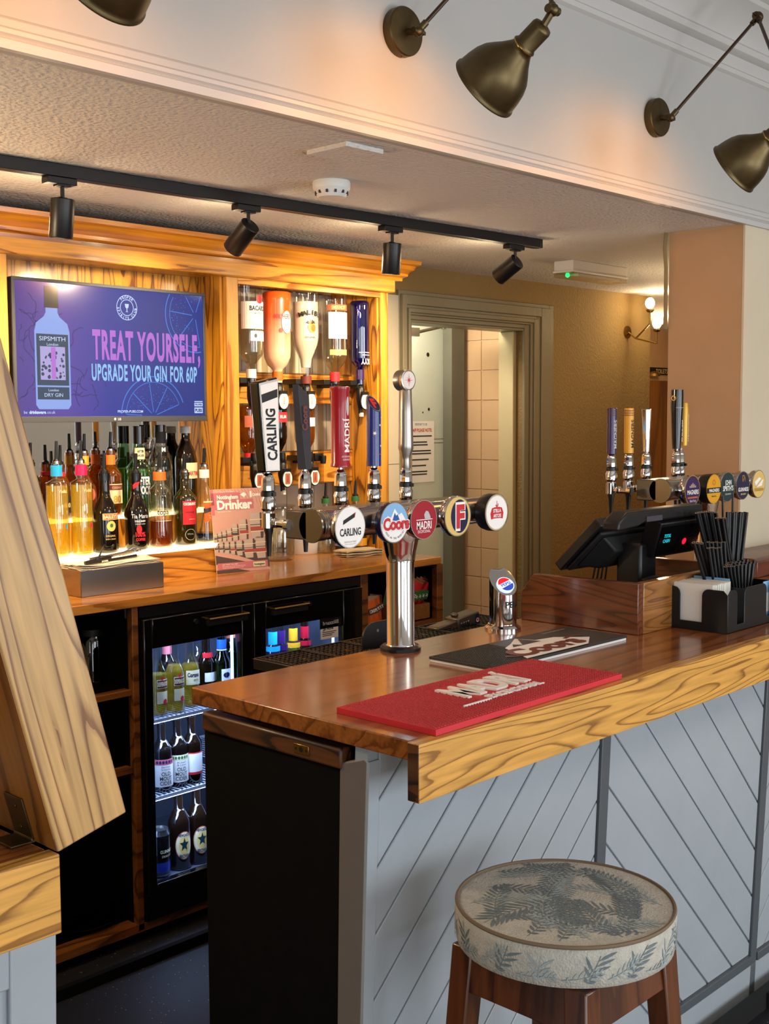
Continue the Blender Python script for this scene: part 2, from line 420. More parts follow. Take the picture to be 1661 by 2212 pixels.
    def build(self, name, parent=None, org=None, smooth=True, bevel=0., angle=35, seg=2, subsurf=0, mats=None):
        bm = self.bm
        if org is None and parent is None:
            zs = [v.co for v in bm.verts]
            org = V(((min(v.x for v in zs)+max(v.x for v in zs))/2, (min(v.y for v in zs)+max(v.y for v in zs))/2, min(v.z for v in zs)))
        base = V((0, 0, 0))
        if parent is not None:
            p = parent
            while p is not None: base += V(p.location); p = p.parent
            if parent.get('local'): base = V((0, 0, 0))
        elif org is not None: base = V(org)
        bmesh.ops.translate(bm, verts=bm.verts, vec=-base)
        me = bpy.data.meshes.new(name); bm.to_mesh(me); bm.free()
        for m in self.ml: me.materials.append(MATS[m])
        if smooth:
            me.polygons.foreach_set('use_smooth', [True]*len(me.polygons))
            try: me.set_sharp_from_angle(angle=math.radians(angle))
            except Exception: pass
        o = bpy.data.objects.new(name, me); col.objects.link(o)
        if parent is not None: o.parent = parent
        else: o.location = base
        if bevel:
            md = o.modifiers.new('bevel', 'BEVEL'); md.width = bevel; md.segments = seg; md.limit_method = 'ANGLE'; md.angle_limit = math.radians(40)
        if subsurf:
            md = o.modifiers.new('sub', 'SUBSURF'); md.levels = subsurf; md.render_levels = subsurf
        return o
def tag(o, label, cat, group=None, kind=None):
    if label: o['label'] = label
    if cat: o['category'] = cat
    if group: o['group'] = group
    if kind: o['kind'] = kind
    return o
def thing(name, label, cat, loc, group=None, rz=0.):
    o = bpy.data.objects.new(name, None); col.objects.link(o); o.location = loc; o.rotation_euler = (0, 0, rz)
    o.empty_display_size = .03
    return tag(o, label, cat, group)
def local(o): o['local'] = 1; return o      # marks an Empty whose parts are modelled around (0,0,0)
def struct(mb, name, **kw):
    o = mb.build(name, **kw); o['kind'] = 'structure'; return o
def dup(root, loc, label=None, rz=None, group=None):
    r = root.copy(); col.objects.link(r); r.location = loc
    if rz is not None: r.rotation_euler = (0, 0, rz)
    if label: r['label'] = label
    if group: r['group'] = group
    for ch in list(root.children):
        c = ch.copy(); col.objects.link(c); c.parent = r
        for g in list(ch.children):
            d = g.copy(); col.objects.link(d); d.parent = c
    return r
def clip(poly, a, b, c):
    """keep a*x+b*y<=c"""
    out = []
    for i in range(len(poly)):
        p, q = poly[i], poly[(i+1) % len(poly)]; dp, dq = a*p[0]+b*p[1]-c, a*q[0]+b*q[1]-c
        if dp <= 0: out.append(p)
        if dp*dq < 0:
            t = dp/(dp-dq); out.append((p[0]+(q[0]-p[0])*t, p[1]+(q[1]-p[1])*t))
    return out
def boards(mb, rect, a, b, c0, step, gap, h0, h1, M):
    """planks of a boarded panel cut to a rectangle"""
    x0, x1, y0, y1 = rect
    for k in range(-30, 40):
        p = [(x0, y0), (x1, y0), (x1, y1), (x0, y1)]
        lo, hi = c0+k*step+gap/2, c0+(k+1)*step-gap/2
        p = clip(p, a, b, hi) if p else p
        p = clip(p, -a, -b, -lo) if len(p) > 2 else []
        if len(p) > 2: mb.prism(p, h0, h1, M)

# ------------------------------------------------------------------ the room
ZC = 1.06      # bar counter top
YFR, YBK = 1.289, 1.905
ZS = 2.255     # soffit over the bar
YW = 2.0       # wall over the bar
YD = 3.60      # back wall
ZCEIL = 2.985
m = pm('floor_vinyl', '#15161c', .5)
nt = m.node_tree; N = nt.nodes; L = nt.links; tc = N.new('ShaderNodeTexCoord')
vo = N.new('ShaderNodeTexVoronoi'); vo.inputs['Scale'].default_value = 55; L.new(tc.outputs['Object'], vo.inputs['Vector'])
cr = N.new('ShaderNodeValToRGB'); cr.color_ramp.elements[0].position = .06; cr.color_ramp.elements[0].color = lin('#a89c8c'); cr.color_ramp.elements[1].position = .10; cr.color_ramp.elements[1].color = lin('#15161c')
L.new(vo.outputs['Distance'], cr.inputs[0]); L.new(cr.outputs[0], N['Principled BSDF'].inputs['Base Color'])
b = MB('floor_vinyl'); b.box(-2.6, 9.5, -3.2, 7, -.05, 0); struct(b, 'floor', org=(0, 0, 0), smooth=False)
b = MB('bounce_tan'); b.box(-2.6, 9.5, -3.2, .9, 0, .004); struct(b, 'floor_bounce', org=(0, 0, 0), smooth=False)  # pale floor added out of view to bounce light up to the soffit
b = MB('artex_ceiling'); b.box(-2.6, 9.5, -3.2, YW, ZCEIL, ZCEIL+.05); struct(b, 'ceiling', org=(0, 0, 0), smooth=False)
b = MB('artex_ceiling'); b.box(-2.6, 9.5, YW+.03, 7, ZS, ZS+.05); o = struct(b, 'ceiling_bar', org=(0, 0, 0), smooth=False)
b = MB('white_paint'); b.box(-2.6, 9.5, YW, YW+.03, ZS, ZCEIL); struct(b, 'wall_front', org=(0, 0, 0), smooth=False)
b = MB('rear_white'); b.box(-2.6, 9.5, -3.25, -3.2, 0, ZCEIL); struct(b, 'wall_rear', org=(0, 0, 0), smooth=False)
b = MB('cream_plaster'); b.box(-2.65, -2.6, -3.2, 7, 0, ZCEIL); struct(b, 'wall_left', org=(0, 0, 0), smooth=False)
b = MB('cream_plaster'); b.box(9.5, 9.55, -3.2, 7, 0, ZCEIL); struct(b, 'wall_right', org=(0, 0, 0), smooth=False)
b = MB('tan_plaster'); b.box(-2.6, 9.5, 7, 7.05, 0, ZCEIL); struct(b, 'wall_far', org=(0, 0, 0), smooth=False)
# window frames on the rear wall and the left wall
for i, x in enumerate((-0.8, 1.5, 4.4)):
    b = MB('white_trim'); 
    for (x0, x1, z0, z1) in ((-.92, -.85, .25, 2.27), (.85, .92, .25, 2.27), (-.85, .85, 2.2, 2.27), (-.92, .92, .22, .3), (-.02, .02, .3, 2.2)):
        b.box(x+x0, x+x1, -3.2, -3.09, z0, z1)
    struct(b, 'window_%d' % (i+1), smooth=False)
# trim along the bottom of the wall over the bar
prof = [(0, ZS-.004), (-.016, ZS-.004), (-.018, ZS+.012), (-.012, ZS+.016), (-.02, ZS+.022), (-.02, ZS+.03), (-.012, ZS+.036), (-.009, ZS+.05), (-.004, ZS+.056), (0, ZS+.058)]
def run(prof, x0, x1, mat, Y=YW):
    n = len(prof); vs = [(x, Y+p[0], p[1]) for x in (x0, x1) for p in prof]
    b = MB(mat); b.vf(vs, [(i, i+1, n+i+1, n+i) for i in range(n-1)] + [tuple(range(n))[::-1], tuple(range(n, 2*n))]); return b
struct(run(prof, -2.6, 9.5, 'white_trim'), 'trim_1', angle=25)
zc = 2.732
prof = [(0, zc), (-.012, zc+.006), (-.014, zc+.02), (-.004, zc+.027), (-.002, zc+.03), (-.002, zc+.07), (-.012, zc+.07), (-.03, zc+.078), (-.034, zc+.096), (-.022, zc+.108),
        (-.028, zc+.13), (-.05, zc+.16), (-.085, zc+.186), (-.112, zc+.197), (-.118, zc+.21), (-.134, zc+.214), (-.15, zc+.224), (-.15, zc+.236), (-.175, ZCEIL), (0, ZCEIL)]
struct(run(prof, -2.6, 9.5, 'cornice_paint'), 'trim_2', angle=25)
# the wall right of the bar opening: warm lamp light put into the tan reveal, daylight into the cream front
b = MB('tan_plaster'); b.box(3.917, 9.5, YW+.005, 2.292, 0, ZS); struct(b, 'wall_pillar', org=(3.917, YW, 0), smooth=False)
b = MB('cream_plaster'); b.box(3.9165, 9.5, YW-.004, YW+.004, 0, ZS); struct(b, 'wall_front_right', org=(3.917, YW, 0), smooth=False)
# back wall with the doorway (X 3.94 .. 4.77)
DX0, DX1, DZ = 3.935, 4.775, 2.02
b = MB('artex_wall')
for (x0, x1, z0, z1) in ((-2.6, DX0, 0, ZS), (DX1, 5.957, 0, ZS), (DX0, DX1, DZ, ZS)): b.box(x0, x1, YD, YD+.12, z0, z1)
struct(b, 'wall_back', org=(0, YD, 0), smooth=False)
# smooth cream strip between the cabinet and the door frame
b = MB('cream_plaster'); b.box(3.45, 3.862, YD-.012, YD, 0, 2.12); b.use('boards_gap').box(3.45, 3.862, YD-.0125, YD-.011, 1.383, 1.386); struct(b, 'trim_3', smooth=False)
# moulded door frame
def casing(name, pts):
    b = MB('frame_paint'); return b
fr = MB('frame_paint')
steps = [(0, .016, .014), (.016, .052, .03), (.052, .064, .022), (.064, .08, .034), (.08, .088, .026)]      # from the outer edge inwards
W = .10
for (d0, d1, h) in steps + [(.088, .104, .016)]:
    xo0, xo1, zt = DX0-.075, DX1+.235, DZ+.125
    k = 1.0; kr = 2.35
    fr.box(xo0+d0*.72, xo0+d1*.72, YD-h, YD, 0, zt-d0*1.2)
    fr.box(xo1-d1*kr, xo1-d0*kr, YD-h, YD, 0, zt-d0*1.2)
    fr.box(xo0+d1*.72, xo1-d1*kr, YD-h, YD, zt-d1*1.2, zt-d0*1.2)
fr.box(DX0, DX0+.012, YD-.012, YD+.12, 0, DZ); fr.box(DX0, DX1, YD-.01, YD+.12, DZ-.012, DZ)
fr.use('lining_cream').box(DX1-.03, DX1-.001, YD+.04, YD+.13, 0, DZ-.012)
o = struct(fr, 'door_1', bevel=.003, org=(DX0, YD, 0))
# passage behind the door: tiled wall on the right, blue grey boarding at the end
TX = 4.79
b = MB('tile_grout'); b.box(TX+.006, TX+.06, YD+.12, 6.2, 0, ZS)
b.use('tile_body')
th, tw = .152, .152
for r in range(15):
    for c in range(14):
        b.box(TX, TX+.008, YD+.125+c*tw+.002, YD+.125+(c+1)*tw-.002, r*th+.002, (r+1)*th-.002)
struct(b, 'wall_passage_right', smooth=False, bevel=.0015)
b = MB('door_blue_grey')
YP = 4.02
b.box(3.2, 4.83, YP, YP+.04, 0, 1.455); b.box(3.2, 4.83, YP, YP+.04, 1.458, 1.475); b.box(3.2, 4.83, YP, YP+.04, 1.478, ZS)
b.use('black').disc(.011, front((at(924, 766, Y=YP).x, YP-.001, at(924, 766, Y=YP).z)), seg=12); b.disc(.008, front((at(926, 884, Y=YP).x, YP-.001, at(926, 884, Y=YP).z)), seg=12); b.disc(.005, front((at(913, 891, Y=YP).x, YP-.001, at(913, 891, Y=YP).z)), seg=8)
struct(b, 'wall_passage_end', smooth=False)
b = MB('post_grey'); x0 = at(976, 900, Y=3.96).x; x1 = at(1003, 900, Y=3.96).x; b.box(x0, x1, 3.96, 4.019, 0, ZS); struct(b, 'trim_4', smooth=False)
# corridor beyond the corner with the toilets door
b = MB('tan_plaster'); YC = 5.0
b.box(5.98, 9.5, YC, YC+.05, 1.86, ZS); b.box(5.98, 7.7, YC, YC+.05, 0, 1.86); struct(b, 'wall_corridor', smooth=False)
d = MB('corridor_door'); d.box(7.7, 8.75, YC+.005, YC+.05, 0, 1.86); d.box(8.16, 8.18, YC-.003, YC+.01, 0, 1.86); struct(d, 'door_2', smooth=False)

# ------------------------------------------------------------------ bar counter
XE = 1.436     # left end of the counter
t = thing('bar_worktop', 'long varnished oak bar top with a pale ash front edge, red mat on it', 'counter', (XE, YFR, ZC))
b = MB('counter_oak'); b.box(XE, 5.2, YFR+.026, YBK, ZC-.034, ZC); b.build('worktop', t, bevel=.003)
b = MB('fascia_ash'); b.box(XE-.004, 5.2, YFR, YFR+.026, ZC-.100, ZC-.0005); b.use('end_batten')
b.box(XE-.005, XE-.0035, YFR+.001, YFR+.025, ZC-.099, ZC-.002); b.build('front_edge', t, bevel=.002)
t = thing('bar_counter', 'grey painted bar front with diagonal grooved boards and a black board end', 'bar', (1.45, 1.42, 0))
TILT = .042
PM = Matrix(((1, 0, 0, 0), (0, -TILT, -1, 1.425+TILT), (0, 1, 0, 0), (0, 0, 0, 1)))        # u = X, v = height, w = towards the customers
b = MB('bar_grey_paint'); b.box(1.449, 5.2, 0.0, 1.022, -.03, 0, PM)
b.box(1.449, 1.475, 0, 1.0, 0, .005, PM)
b.build('back_board', t, smooth=False)
b = MB('bar_grey_paint')
S = 1/math.sqrt(2)
boards(b, (1.475, 2.172, .05, 1.02), S, -S, .797*S, .124*S, .0045, 0, .005, PM)
boards(b, (2.206, 2.955, .13, 1.02), S, S, 3.253*S, .131*S, .0045, 0, .005, PM)
boards(b, (2.99, 3.70, .13, 1.02), S, -S, 1.8*S, .124*S, .0045, 0, .005, PM)
boards(b, (3.74, 4.5, .13, 1.02), S, S, 4.5*S, .131*S, .0045, 0, .005, PM)
b.build('grooved_boards', t, bevel=.0016, seg=1, angle=20)
b = MB('stile_grey')
for x in (2.172, 2.955, 3.70): b.box(x, x+.034, 0, 1.02, 0, .012, PM)
b.box(2.206, 2.955, .105, .13, 0, .016, PM); b.box(2.99, 3.7, .105, .13, 0, .016, PM); b.build('stile', t, bevel=.002)
b = MB('bar_grey_paint'); b.box(2.206, 5.2, 0.0, .105, 0, .012, PM); b.build('bottom_rail', t, bevel=.002)
b = MB('bar_edge_grey'); pts = [(1.44, 1.001), (1.44, 0.0), (1.4555, 0), (1.4555, 1.0)]
b.vf([(1.4485, 1.424+TILT*(1-z)+y, z) for y, z in ((0, 0), (.07, 0), (.062, .5), (.07, .985), (.01, 1.005), (0, 1.0))] + [(1.462, 1.424+TILT*(1-z)+y, z) for y, z in ((0, 0), (.07, 0), (.062, .5), (.07, .985), (.01, 1.005), (0, 1.0))],
     [(0, 5, 4, 3, 2, 1), (6, 7, 8, 9, 10, 11)] + [(i, (i+1) % 6, 6+(i+1) % 6, 6+i) for i in range(6)])
b.build('end_post', t, bevel=.004)
b = MB('black_board'); b.box(1.453, 1.47, 1.487, 1.888, 0, .985); b.box(1.453, 1.47, 1.47, 1.487, 0, .97); b.build('end_panel', t, bevel=.003)
b = MB('end_batten'); b.box(1.444, 1.475, 1.487, 1.884, .974, 1.012); b.build('end_batten', t, bevel=.005)
b = MB('brass_bright'); M = left((1.4435, 1.588, .992)); b.prism([(-.02, -.009), (.02, -.009), (.02, .009), (-.02, .009)], 0, .0015, M)
b.use('black').disc(.005, M, .0017); b.disc(.0022, M, .0017, cx=-.014); b.disc(.0022, M, .0017, cx=.014); b.build('brass_keep', t, bevel=.0005)
b = MB('black_board'); b.box(1.4715, 1.9, 1.888, 1.897, 0, 1.0); b.box(1.9, 5.2, 1.87, 1.88, 0, 1.0); b.build('rear_board', t)
b = MB('black_matt'); b.box(1.47, 5.2, 1.40, 1.418, 0, .055); b.box(2.95, 5.2, 1.392, 1.40, 0, .045); b.build('plinth', t)

# left hand counter and its raised flap
t = thing('hatch_counter', 'short ash bar end at the left with grey boarding below', 'counter', (.4, 1.29, 0))
b = MB('counter_oak'); b.box(-.6, .762, YFR+.026, YBK, ZC-.034, ZC); b.build('worktop', t, bevel=.003)
b = MB('fascia_ash'); b.box(-.6, .766, YFR, YFR+.026, ZC-.102, ZC-.0005); b.build('front_edge', t, bevel=.002)
b = MB('bar_grey_paint'); b.box(-.6, .835, 0, .955, -.012, 0, PM); b.box(.765, .835, 0, .955, 0, .010, PM); b.box(-.6, .765, .84, .955, 0, .010, PM); b.box(.815, .84, 0, .955, -.05, -.012, PM)
b.build('grey_boarding', t, bevel=.003)
th_ = math.radians(14.5)
t = local(thing('counter_flap', 'raised ash counter flap leaning open on its hinges', 'counter flap', (.764, YFR, ZC+.0015)))
dz = (-math.sin(th_), math.cos(th_)); px = (math.cos(th_), math.sin(th_))       # along the flap, and away from its top
FM = Matrix(((px[0], 0, dz[0], 0), (0, 1, 0, 0), (px[1], 0, dz[1], 0), (0, 0, 0, 1)))
b = MB('flap_ash'); b.box(0, .104, 0, .028, 0, .66); o = b.build('front_edge', t, bevel=.0025)
b2 = MB('flap_side'); b2.box(0, .034, .028, .60, 0, .66); o2 = b2.build('flap_board', t, bevel=.002)
b3 = MB('flap_side'); b3.box(-.0012, .0, .001, .027, .002, .658); o3 = b3.build('flap_top_edge', t)
for q in (o, o2, o3): q.matrix_local = FM
b = MB('brass_aged'); b.box(-.0025, 0, .055, .10, .004, .062, FM); b.box(-.034, -.002, .055, .10, .0002, .0022); b.cyl((-.002, .055, .003), (-.002, .10, .003), .0035, 8)
for z in (.018, .048): b.lathe([(.0035, 0), (.003, .0012)], 8, FM @ left((-.0025, .077, z)))
b.build('hinge', t, bevel=.001)
b = MB('bar_grey_paint'); b.box(.002, .012, .045, .06, -.075, -.012); b.build('catch', t, bevel=.004)

# ------------------------------------------------------------------ bar mats
t = local(thing('bar_runner', 'red rubber bar mat with raised white lettering on the bar edge', 'bar mat', (1.78, 1.424, ZC), None, math.radians(.8)))
b = MB('mat_edge_red'); b.box(-.293, .293, -.118, .118, .0003, .011)
b.use('mat_red')
for i in range(72):
    for j in range(28):
        x = -.286+i*.00806+(j % 2)*.004; y = -.111+j*.0082
        if x > .288: continue
        if -.14 < x < .10 and -.075 < y < .088: continue
        b.lathe([(.0029, .011), (.0018, .0128)], 5, Matrix.Translation((x, y, 0)))
b.build('base', t, smooth=False)
b = MB('mat_red')
for i in range(30):
    for j in range(21):
        x = -.137+i*.0081+(j % 2)*.004; y = -.073+j*.0081
        if -.075 < x < .11 and -.055 < y < .075: continue
        b.lathe([(.0029, .011), (.0018, .0128)], 5, Matrix.Translation((x, y, 0)))
b.use('mat_edge_red'); b.box(-.1, .1, -.06, .08, .0108, .0113)
b.build('centre_field', t, smooth=False)
b = MB('white'); b.text('MADRÍ', .078, flat((.018, .022, .0113)), .205, bold=.03, depth=.004)
b.text('EXCEPCIONAL', .021, flat((.03, -.043, .0113)), .165, bold=.02, depth=.003); b.box(-.14, -.06, -.057, -.053, .0113, .0145)
b.build('lettering', t, smooth=False)
t = local(thing('bar_runner', 'black rubber bar mat with white edge and dark red script', 'bar mat', (2.192, 1.623, ZC), None, math.radians(-.7)))
b = MB('white'); b.box(-.252, .252, -.088, .088, .0003, .0075); b.build('base', t)
b = MB('mat_black'); b.box(-.2535, .2535, -.0895, .0895, .006, .0115)
for i in range(28):
    for j in range(22): b.box(-.247+i*.0068, -.2425+i*.0068, -.083+j*.0077, -.0785+j*.0077, .0115, .0131)
b.build('rubber_top', t, smooth=False)
b = MB('white'); M = flat((0, 0, .0134))
b.poly([(-.13, -.085), (-.075, .02), (-.03, .04), (.03, .075), (.05, .03), (.11, .02), (.17, -.04), (.10, -.085)], M)
b.use('navy').poly([(-.02, .012), (.03, .066), (.05, .012)], M, .0004); b.use('charcoal').poly([(-.055, .012), (-.03, .034), (-.016, .012)], M, .0004)
b.use('bronze_print').text('Coors', .062, flat((.0, -.035, .0142)), .25, bold=.05)
b.line2([(-.15, -.04), (-.12, -.06), (-.08, -.066)], .012, M, .0006); b.line2([(.11, -.01), (.15, .0), (.18, -.012)], .010, M, .0006)
b.use('grey_light').text('COLD AS THE ROCKIES', .006, flat((.17, .066, .0135)), .09)
b.build('lettering', t, smooth=False)

# ------------------------------------------------------------------ beer fonts
def tap(mb_parent, x, ybody, zb, blk, shank=True):
    """chrome tap on the bartender's side; the body axis stands at (x, ybody); zb = beam centre height"""
    b = MB('chrome')
    b.lathe([(.0155, -.012), (.0155, .020), (.012, .024), (.0165, .030), (.0175, .048), (.014, .055), (.014, .058)], 12, Matrix.Translation((x, ybody, zb)))
    b.lathe([(.012, .066), (.0155, .070), (.0145, .094), (.011, .104), (.007, .108), (.007, .116)], 10, Matrix.Translation((x, ybody, zb)))
    if shank: b.tube([(x, ybody, zb), (x, blk, zb-.002)], .0085, 10); b.cyl((x, blk-.012, zb-.002), (x, blk+.002, zb-.002), .013, 12)
    b.sphere((x, (ybody+blk)/2+.004, zb), .0115, 10)
    o = b.build('tap', mb_parent, angle=30)
    b = MB('black_plastic'); b.lathe([(.0165, .057), (.0165, .067)], 14, Matrix.Translation((x, ybody, zb))); b.box(x-.004, x+.004, ybody-.022, ybody-.012, zb+.058, zb+.066); b.build('collar', o)
    b = MB('black_plastic'); b.lathe([(.0045, -.075), (.0078, -.028), (.0105, -.018), (.0105, -.013)], 14, Matrix.Translation((x, ybody, zb))); b.build('nozzle', o)
    return o
def badge(parent, x, zb, face_mats, draw, Y0=1.845, Yf=1.782, r=.0455, rim='chrome', depth=.02, back='chrome'):
    b = MB('chrome'); b.lathe([(.018, 0), (.020, .015), (.034, .034), (.034, .046)], 24, along((x, Y0, zb), (0, -1, 0)))
    o = b.build('badge_cup', parent)
    b = MB(back); M = front((x, Yf, zb)); b.lathe([(r*.93, -depth), (r, -depth*.6), (r, -.003), (r*.985, 0)], 40, M)
    b.use(rim).ring(r*.93, r*.99, M, .0004)
    b.use(face_mats).disc(r*.94, M, .0006, 48)
    if draw: draw(b, M, r)
    b.build('badge_lens', o)
    return o
def beam(t, x0, x1, zb, ya, blk, colx, cy=None):
    b = MB('chrome_soft'); r = .032
    b.cyl((x0, ya, zb), (x1, ya, zb), r, 32)
    b.use('dark_chrome').lathe([(.036, 0), (.0365, .004), (.033, .007), (.033, .012)], 32, along((x0-.012, ya, zb), (1, 0, 0)))
    b.use('steel_bright').ring(.0322, .0335, along((x0, ya, zb), (-1, 0, 0)), -.012); 
    for k in range(3): b.lathe([(.0335, .012+k*.006), (.0335, .015+k*.006)], 32, along((x0-.008, ya, zb), (1, 0, 0)))
    b.build('beam', t)
    b = MB('block_grey'); b.box(x0-.012, x1-.02, ya+.012, blk, zb-.031, zb+.031); b.build('beam_rear', t, bevel=.003)
    b = MB('chrome')
    b.lathe([(.045, 0), (.045, .006), (.036, .010), (.0325, .016), (.0325, .205), (.034, .206), (.034, .21), (.036, .226), (.041, .25), (.046, .275), (.046, .29)], 36, Matrix.Translation((colx, cy or ya, ZC)))
    b.cyl((colx-.055, ya, zb), (colx+.055, ya, zb), .0335, 32)
    o = b.build('column', t)
    b = MB('black_plastic'); b.lathe([(.0475, 0.0002), (.0475, .007), (.042, .012), (.036, .012)], 32, Matrix.Translation((colx, cy or ya, ZC))); b.build('base_ring', o)

ZB = 1.367; YA = 1.845
t = thing('beer_font', 'nearer chrome T-bar beer font with five round badges and tall handles', 'beer tap', (2.0, YA, ZC))
beam(t, 1.722, 2.285, ZB, YA, 1.925, 1.998, 1.855)
def d_carling(b, M, r):
    b.use('ink').poly([(-.022, .006), (.012, .020), (.014, .030), (-.021, .015)], M, .0012); b.use('label_red').poly([(.011, .0195), (.013, .020), (.0155, .031), (.0135, .030)], M, .0013)
    b.use('ink').text('CARLING', .0155, M @ Matrix.Translation((0, -.010, 0)), .062, bold=.02, z=.0012); b.use('grey_light').text('BURTON ON TRENT', .0035, M @ Matrix.Translation((0, -.031, 0)), .036, z=.0012, bold=.02); b.text('PERFECT REFRESHMENT', .002, M @ Matrix.Translation((0, -.036, 0)), .034, z=.0012)
def d_coors(b, M, r):
    b.use('sky_blue').poly([(-.0425*math.cos(a), .0425*math.sin(a)) for a in [PI*k/16 for k in range(17)]], M, .0010)
    b.use('white').poly([(-.04, -.002), (-.022, .016), (-.012, .011), (0, .031), (.013, .016), (.022, .021), (.04, -.002)], M, .0013)
    b.use('blue').poly([(-.008, .004), (.0, .022), (.004, .015), (.009, .018), (.016, .004)], M, .0016)
    b.use('white').poly([(-.043, -.002), (.043, -.002), (.038, -.02), (.02, -.037), (0, -.042), (-.02, -.037), (-.038, -.02)], M, .0013)
    b.use('white').text('Coors', .026, M @ Matrix.Translation((.004, -.002, 0)), .088, z=.0022, bold=.09); b.use('label_red').text('Coors', .025, M @ Matrix.Translation((.004, -.002, 0)), .083, z=.0028, bold=.045)
    b.use('ink')
    for i, ch in enumerate('COLD AS THE ROCKIES'):
        a = -PI/2+(i-9)*.105
        if ch != ' ': b.text(ch, .0042, M @ Matrix.Translation((.034*math.cos(a), .034*math.sin(a), 0)) @ Matrix.Rotation(a+PI/2, 4, 'Z'), z=.0022)
def d_madri(b, M, r):
    b.use('white').text('MADRI', .017, M @ Matrix.Translation((0, -.012, 0)), .050, z=.0012, bold=.02); b.text('EXCEPCIONAL', .0065, M @ Matrix.Translation((.0, -.026, 0)), .042, z=.0012)
    b.rect(-.026, .028, -.0005, .0012, M, .0012); b.use('grey_light').poly([(.002, .002), (.0, .012), (.006, .020), (.014, .018), (.020, .008), (.022, .002)], M, .0012)
def d_f(b, M, r):
    b.use('navy').disc(.031, M, .0010, 36, cx=.006, ry=.039)
    b.use('white').text('F', .056, M @ Matrix.Translation((.008, .0, 0)), .036, z=.0016, bold=.08)
    b.use('label_red').text('F', .050, M @ Matrix.Translation((.008, .0, 0)), .029, z=.0022, bold=.05)
def d_stella(b, M, r):
    b.use('label_red').poly([(-.022, -.016), (-.025, -.002), (-.019, .011), (-.008, .013), (.008, .013), (.019, .011), (.025, -.002), (.022, -.016), (.012, -.014), (-.012, -.014)], M, .0012)
    b.use('white').text('STELLA', .008, M @ Matrix.Translation((0, .0045, 0)), .030, z=.0018, bold=.03); b.text('ARTOIS', .008, M @ Matrix.Translation((0, -.0075, 0)), .030, z=.0018, bold=.03)
    b.use('label_red').ring(.003, .0055, M @ Matrix.Translation((0, .019, 0)), .0012, 12, PI, 2.2*PI); b.rect(-.0008, .0008, .013, .028, M, .0012)
    b.use('gold').ring(.0405, .042, M, .001)
badge(t, 1.765, ZB-.002, 'white', d_carling, rim='steel_bright'); badge(t, 1.901, ZB-.002, 'white', d_coors, back='navy'); badge(t, 1.998, ZB-.002, 'madri_red', d_madri, rim='steel_bright')
badge(t, 2.116, ZB-.002, 'cream_gold', d_f, rim='steel_bright', r=.0475); badge(t, 2.261, ZB-.002, 'white', d_stella, back='black_plastic', depth=.034)
YT = 1.985
TX_ = [at(580, 1125, Y=YT).x, at(659, 1060, Y=YT).x, at(736, 1060, Y=YT).x, at(808, 1050, Y=YT).x, at(877, 1045, Y=YT).x]
taps = [tap(t, x, YT, ZB, 1.925) for x in TX_]
zh = ZB+.112
# wide white blade handle with a black side
hx = TX_[0]; lean = -.045
HM = Matrix(((1, 0, -.02, hx), (0, 1, .035, YT), (0, 0, 1, zh-.002), (0, 0, 0, 1)))
b = MB('black_gloss'); b.vf([(-.021, -.016, 0), (.021, -.016, 0), (.021, .014, 0), (-.021, .014, 0), (-.029, -.016, .195), (.029, -.016, .207), (.029, .014, .207), (-.029, .014, .195)],
   [(0, 3, 2, 1), (4, 5, 6, 7), (0, 1, 5, 4), (1, 2, 6, 5), (2, 3, 7, 6), (3, 0, 4, 7)], HM); h = b.build('pump_handle', taps[0], bevel=.004)
b = MB('steel_bright'); zf = -.0175
def hp(u, v): return (u, zf, v)
b.vf([hp(-.020, .003), hp(.020, .003), hp(.0275, .203), hp(-.0275, .192)], [(0, 1, 2, 3)], HM)
b.use('white'); zf = -.018; b.vf([hp(-.017, .006), hp(.0175, .006), hp(.025, .198), hp(-.0245, .188)], [(0, 1, 2, 3)], HM)
b.use('ink'); zf = -.0184; b.vf([hp(-.022, .150), hp(.0225, .163), hp(.0236, .181), hp(-.023, .168)], [(0, 1, 2, 3)], HM)
TM = HM @ frame((0, -.0186, .082), (0, 0, 1), (-1, 0, 0)); b.text('CARLING', .026, TM, .112, bold=.03)
b.build('handle_face', h, smooth=False)
# grey twisted blade
hx = TX_[1]
b = MB('charcoal'); n = 14; vs = []
for i in range(n+1):
    z = .178*i/n; k = i/n; w = .012+.011*k; d = .010-.003*k; a = -.9*(1-k*.3)
    cx = -.010*k; top = (.012 if i == n else 0)
    for sx, sy in ((-1, -1), (1, -1), (1, 1), (-1, 1)):
        zz = z + (-sx*.012 if i == n else 0)
        x, y = sx*w, sy*d; vs.append((hx+cx+x*math.cos(.5)-y*math.sin(.5), YT+x*math.sin(.5)*.4+y*math.cos(.5), zh+zz))
b.vf(vs, [(0, 3, 2, 1), tuple(4*n+k for k in range(4))] + [(4*i+k, 4*i+(k+1) % 4, 4*i+4+(k+1) % 4, 4*i+4+k) for i in range(n) for k in range(4)])
h = b.build('pump_handle', taps[1], bevel=.003)
b = MB('bronze_print'); b.text('Coors', .016, frame((hx-.012, YT-.0145, zh+.115), (-.03, 0, 1), (-1, 0, -.03)), .055, bold=.03); b.build('lettering', h, smooth=False)
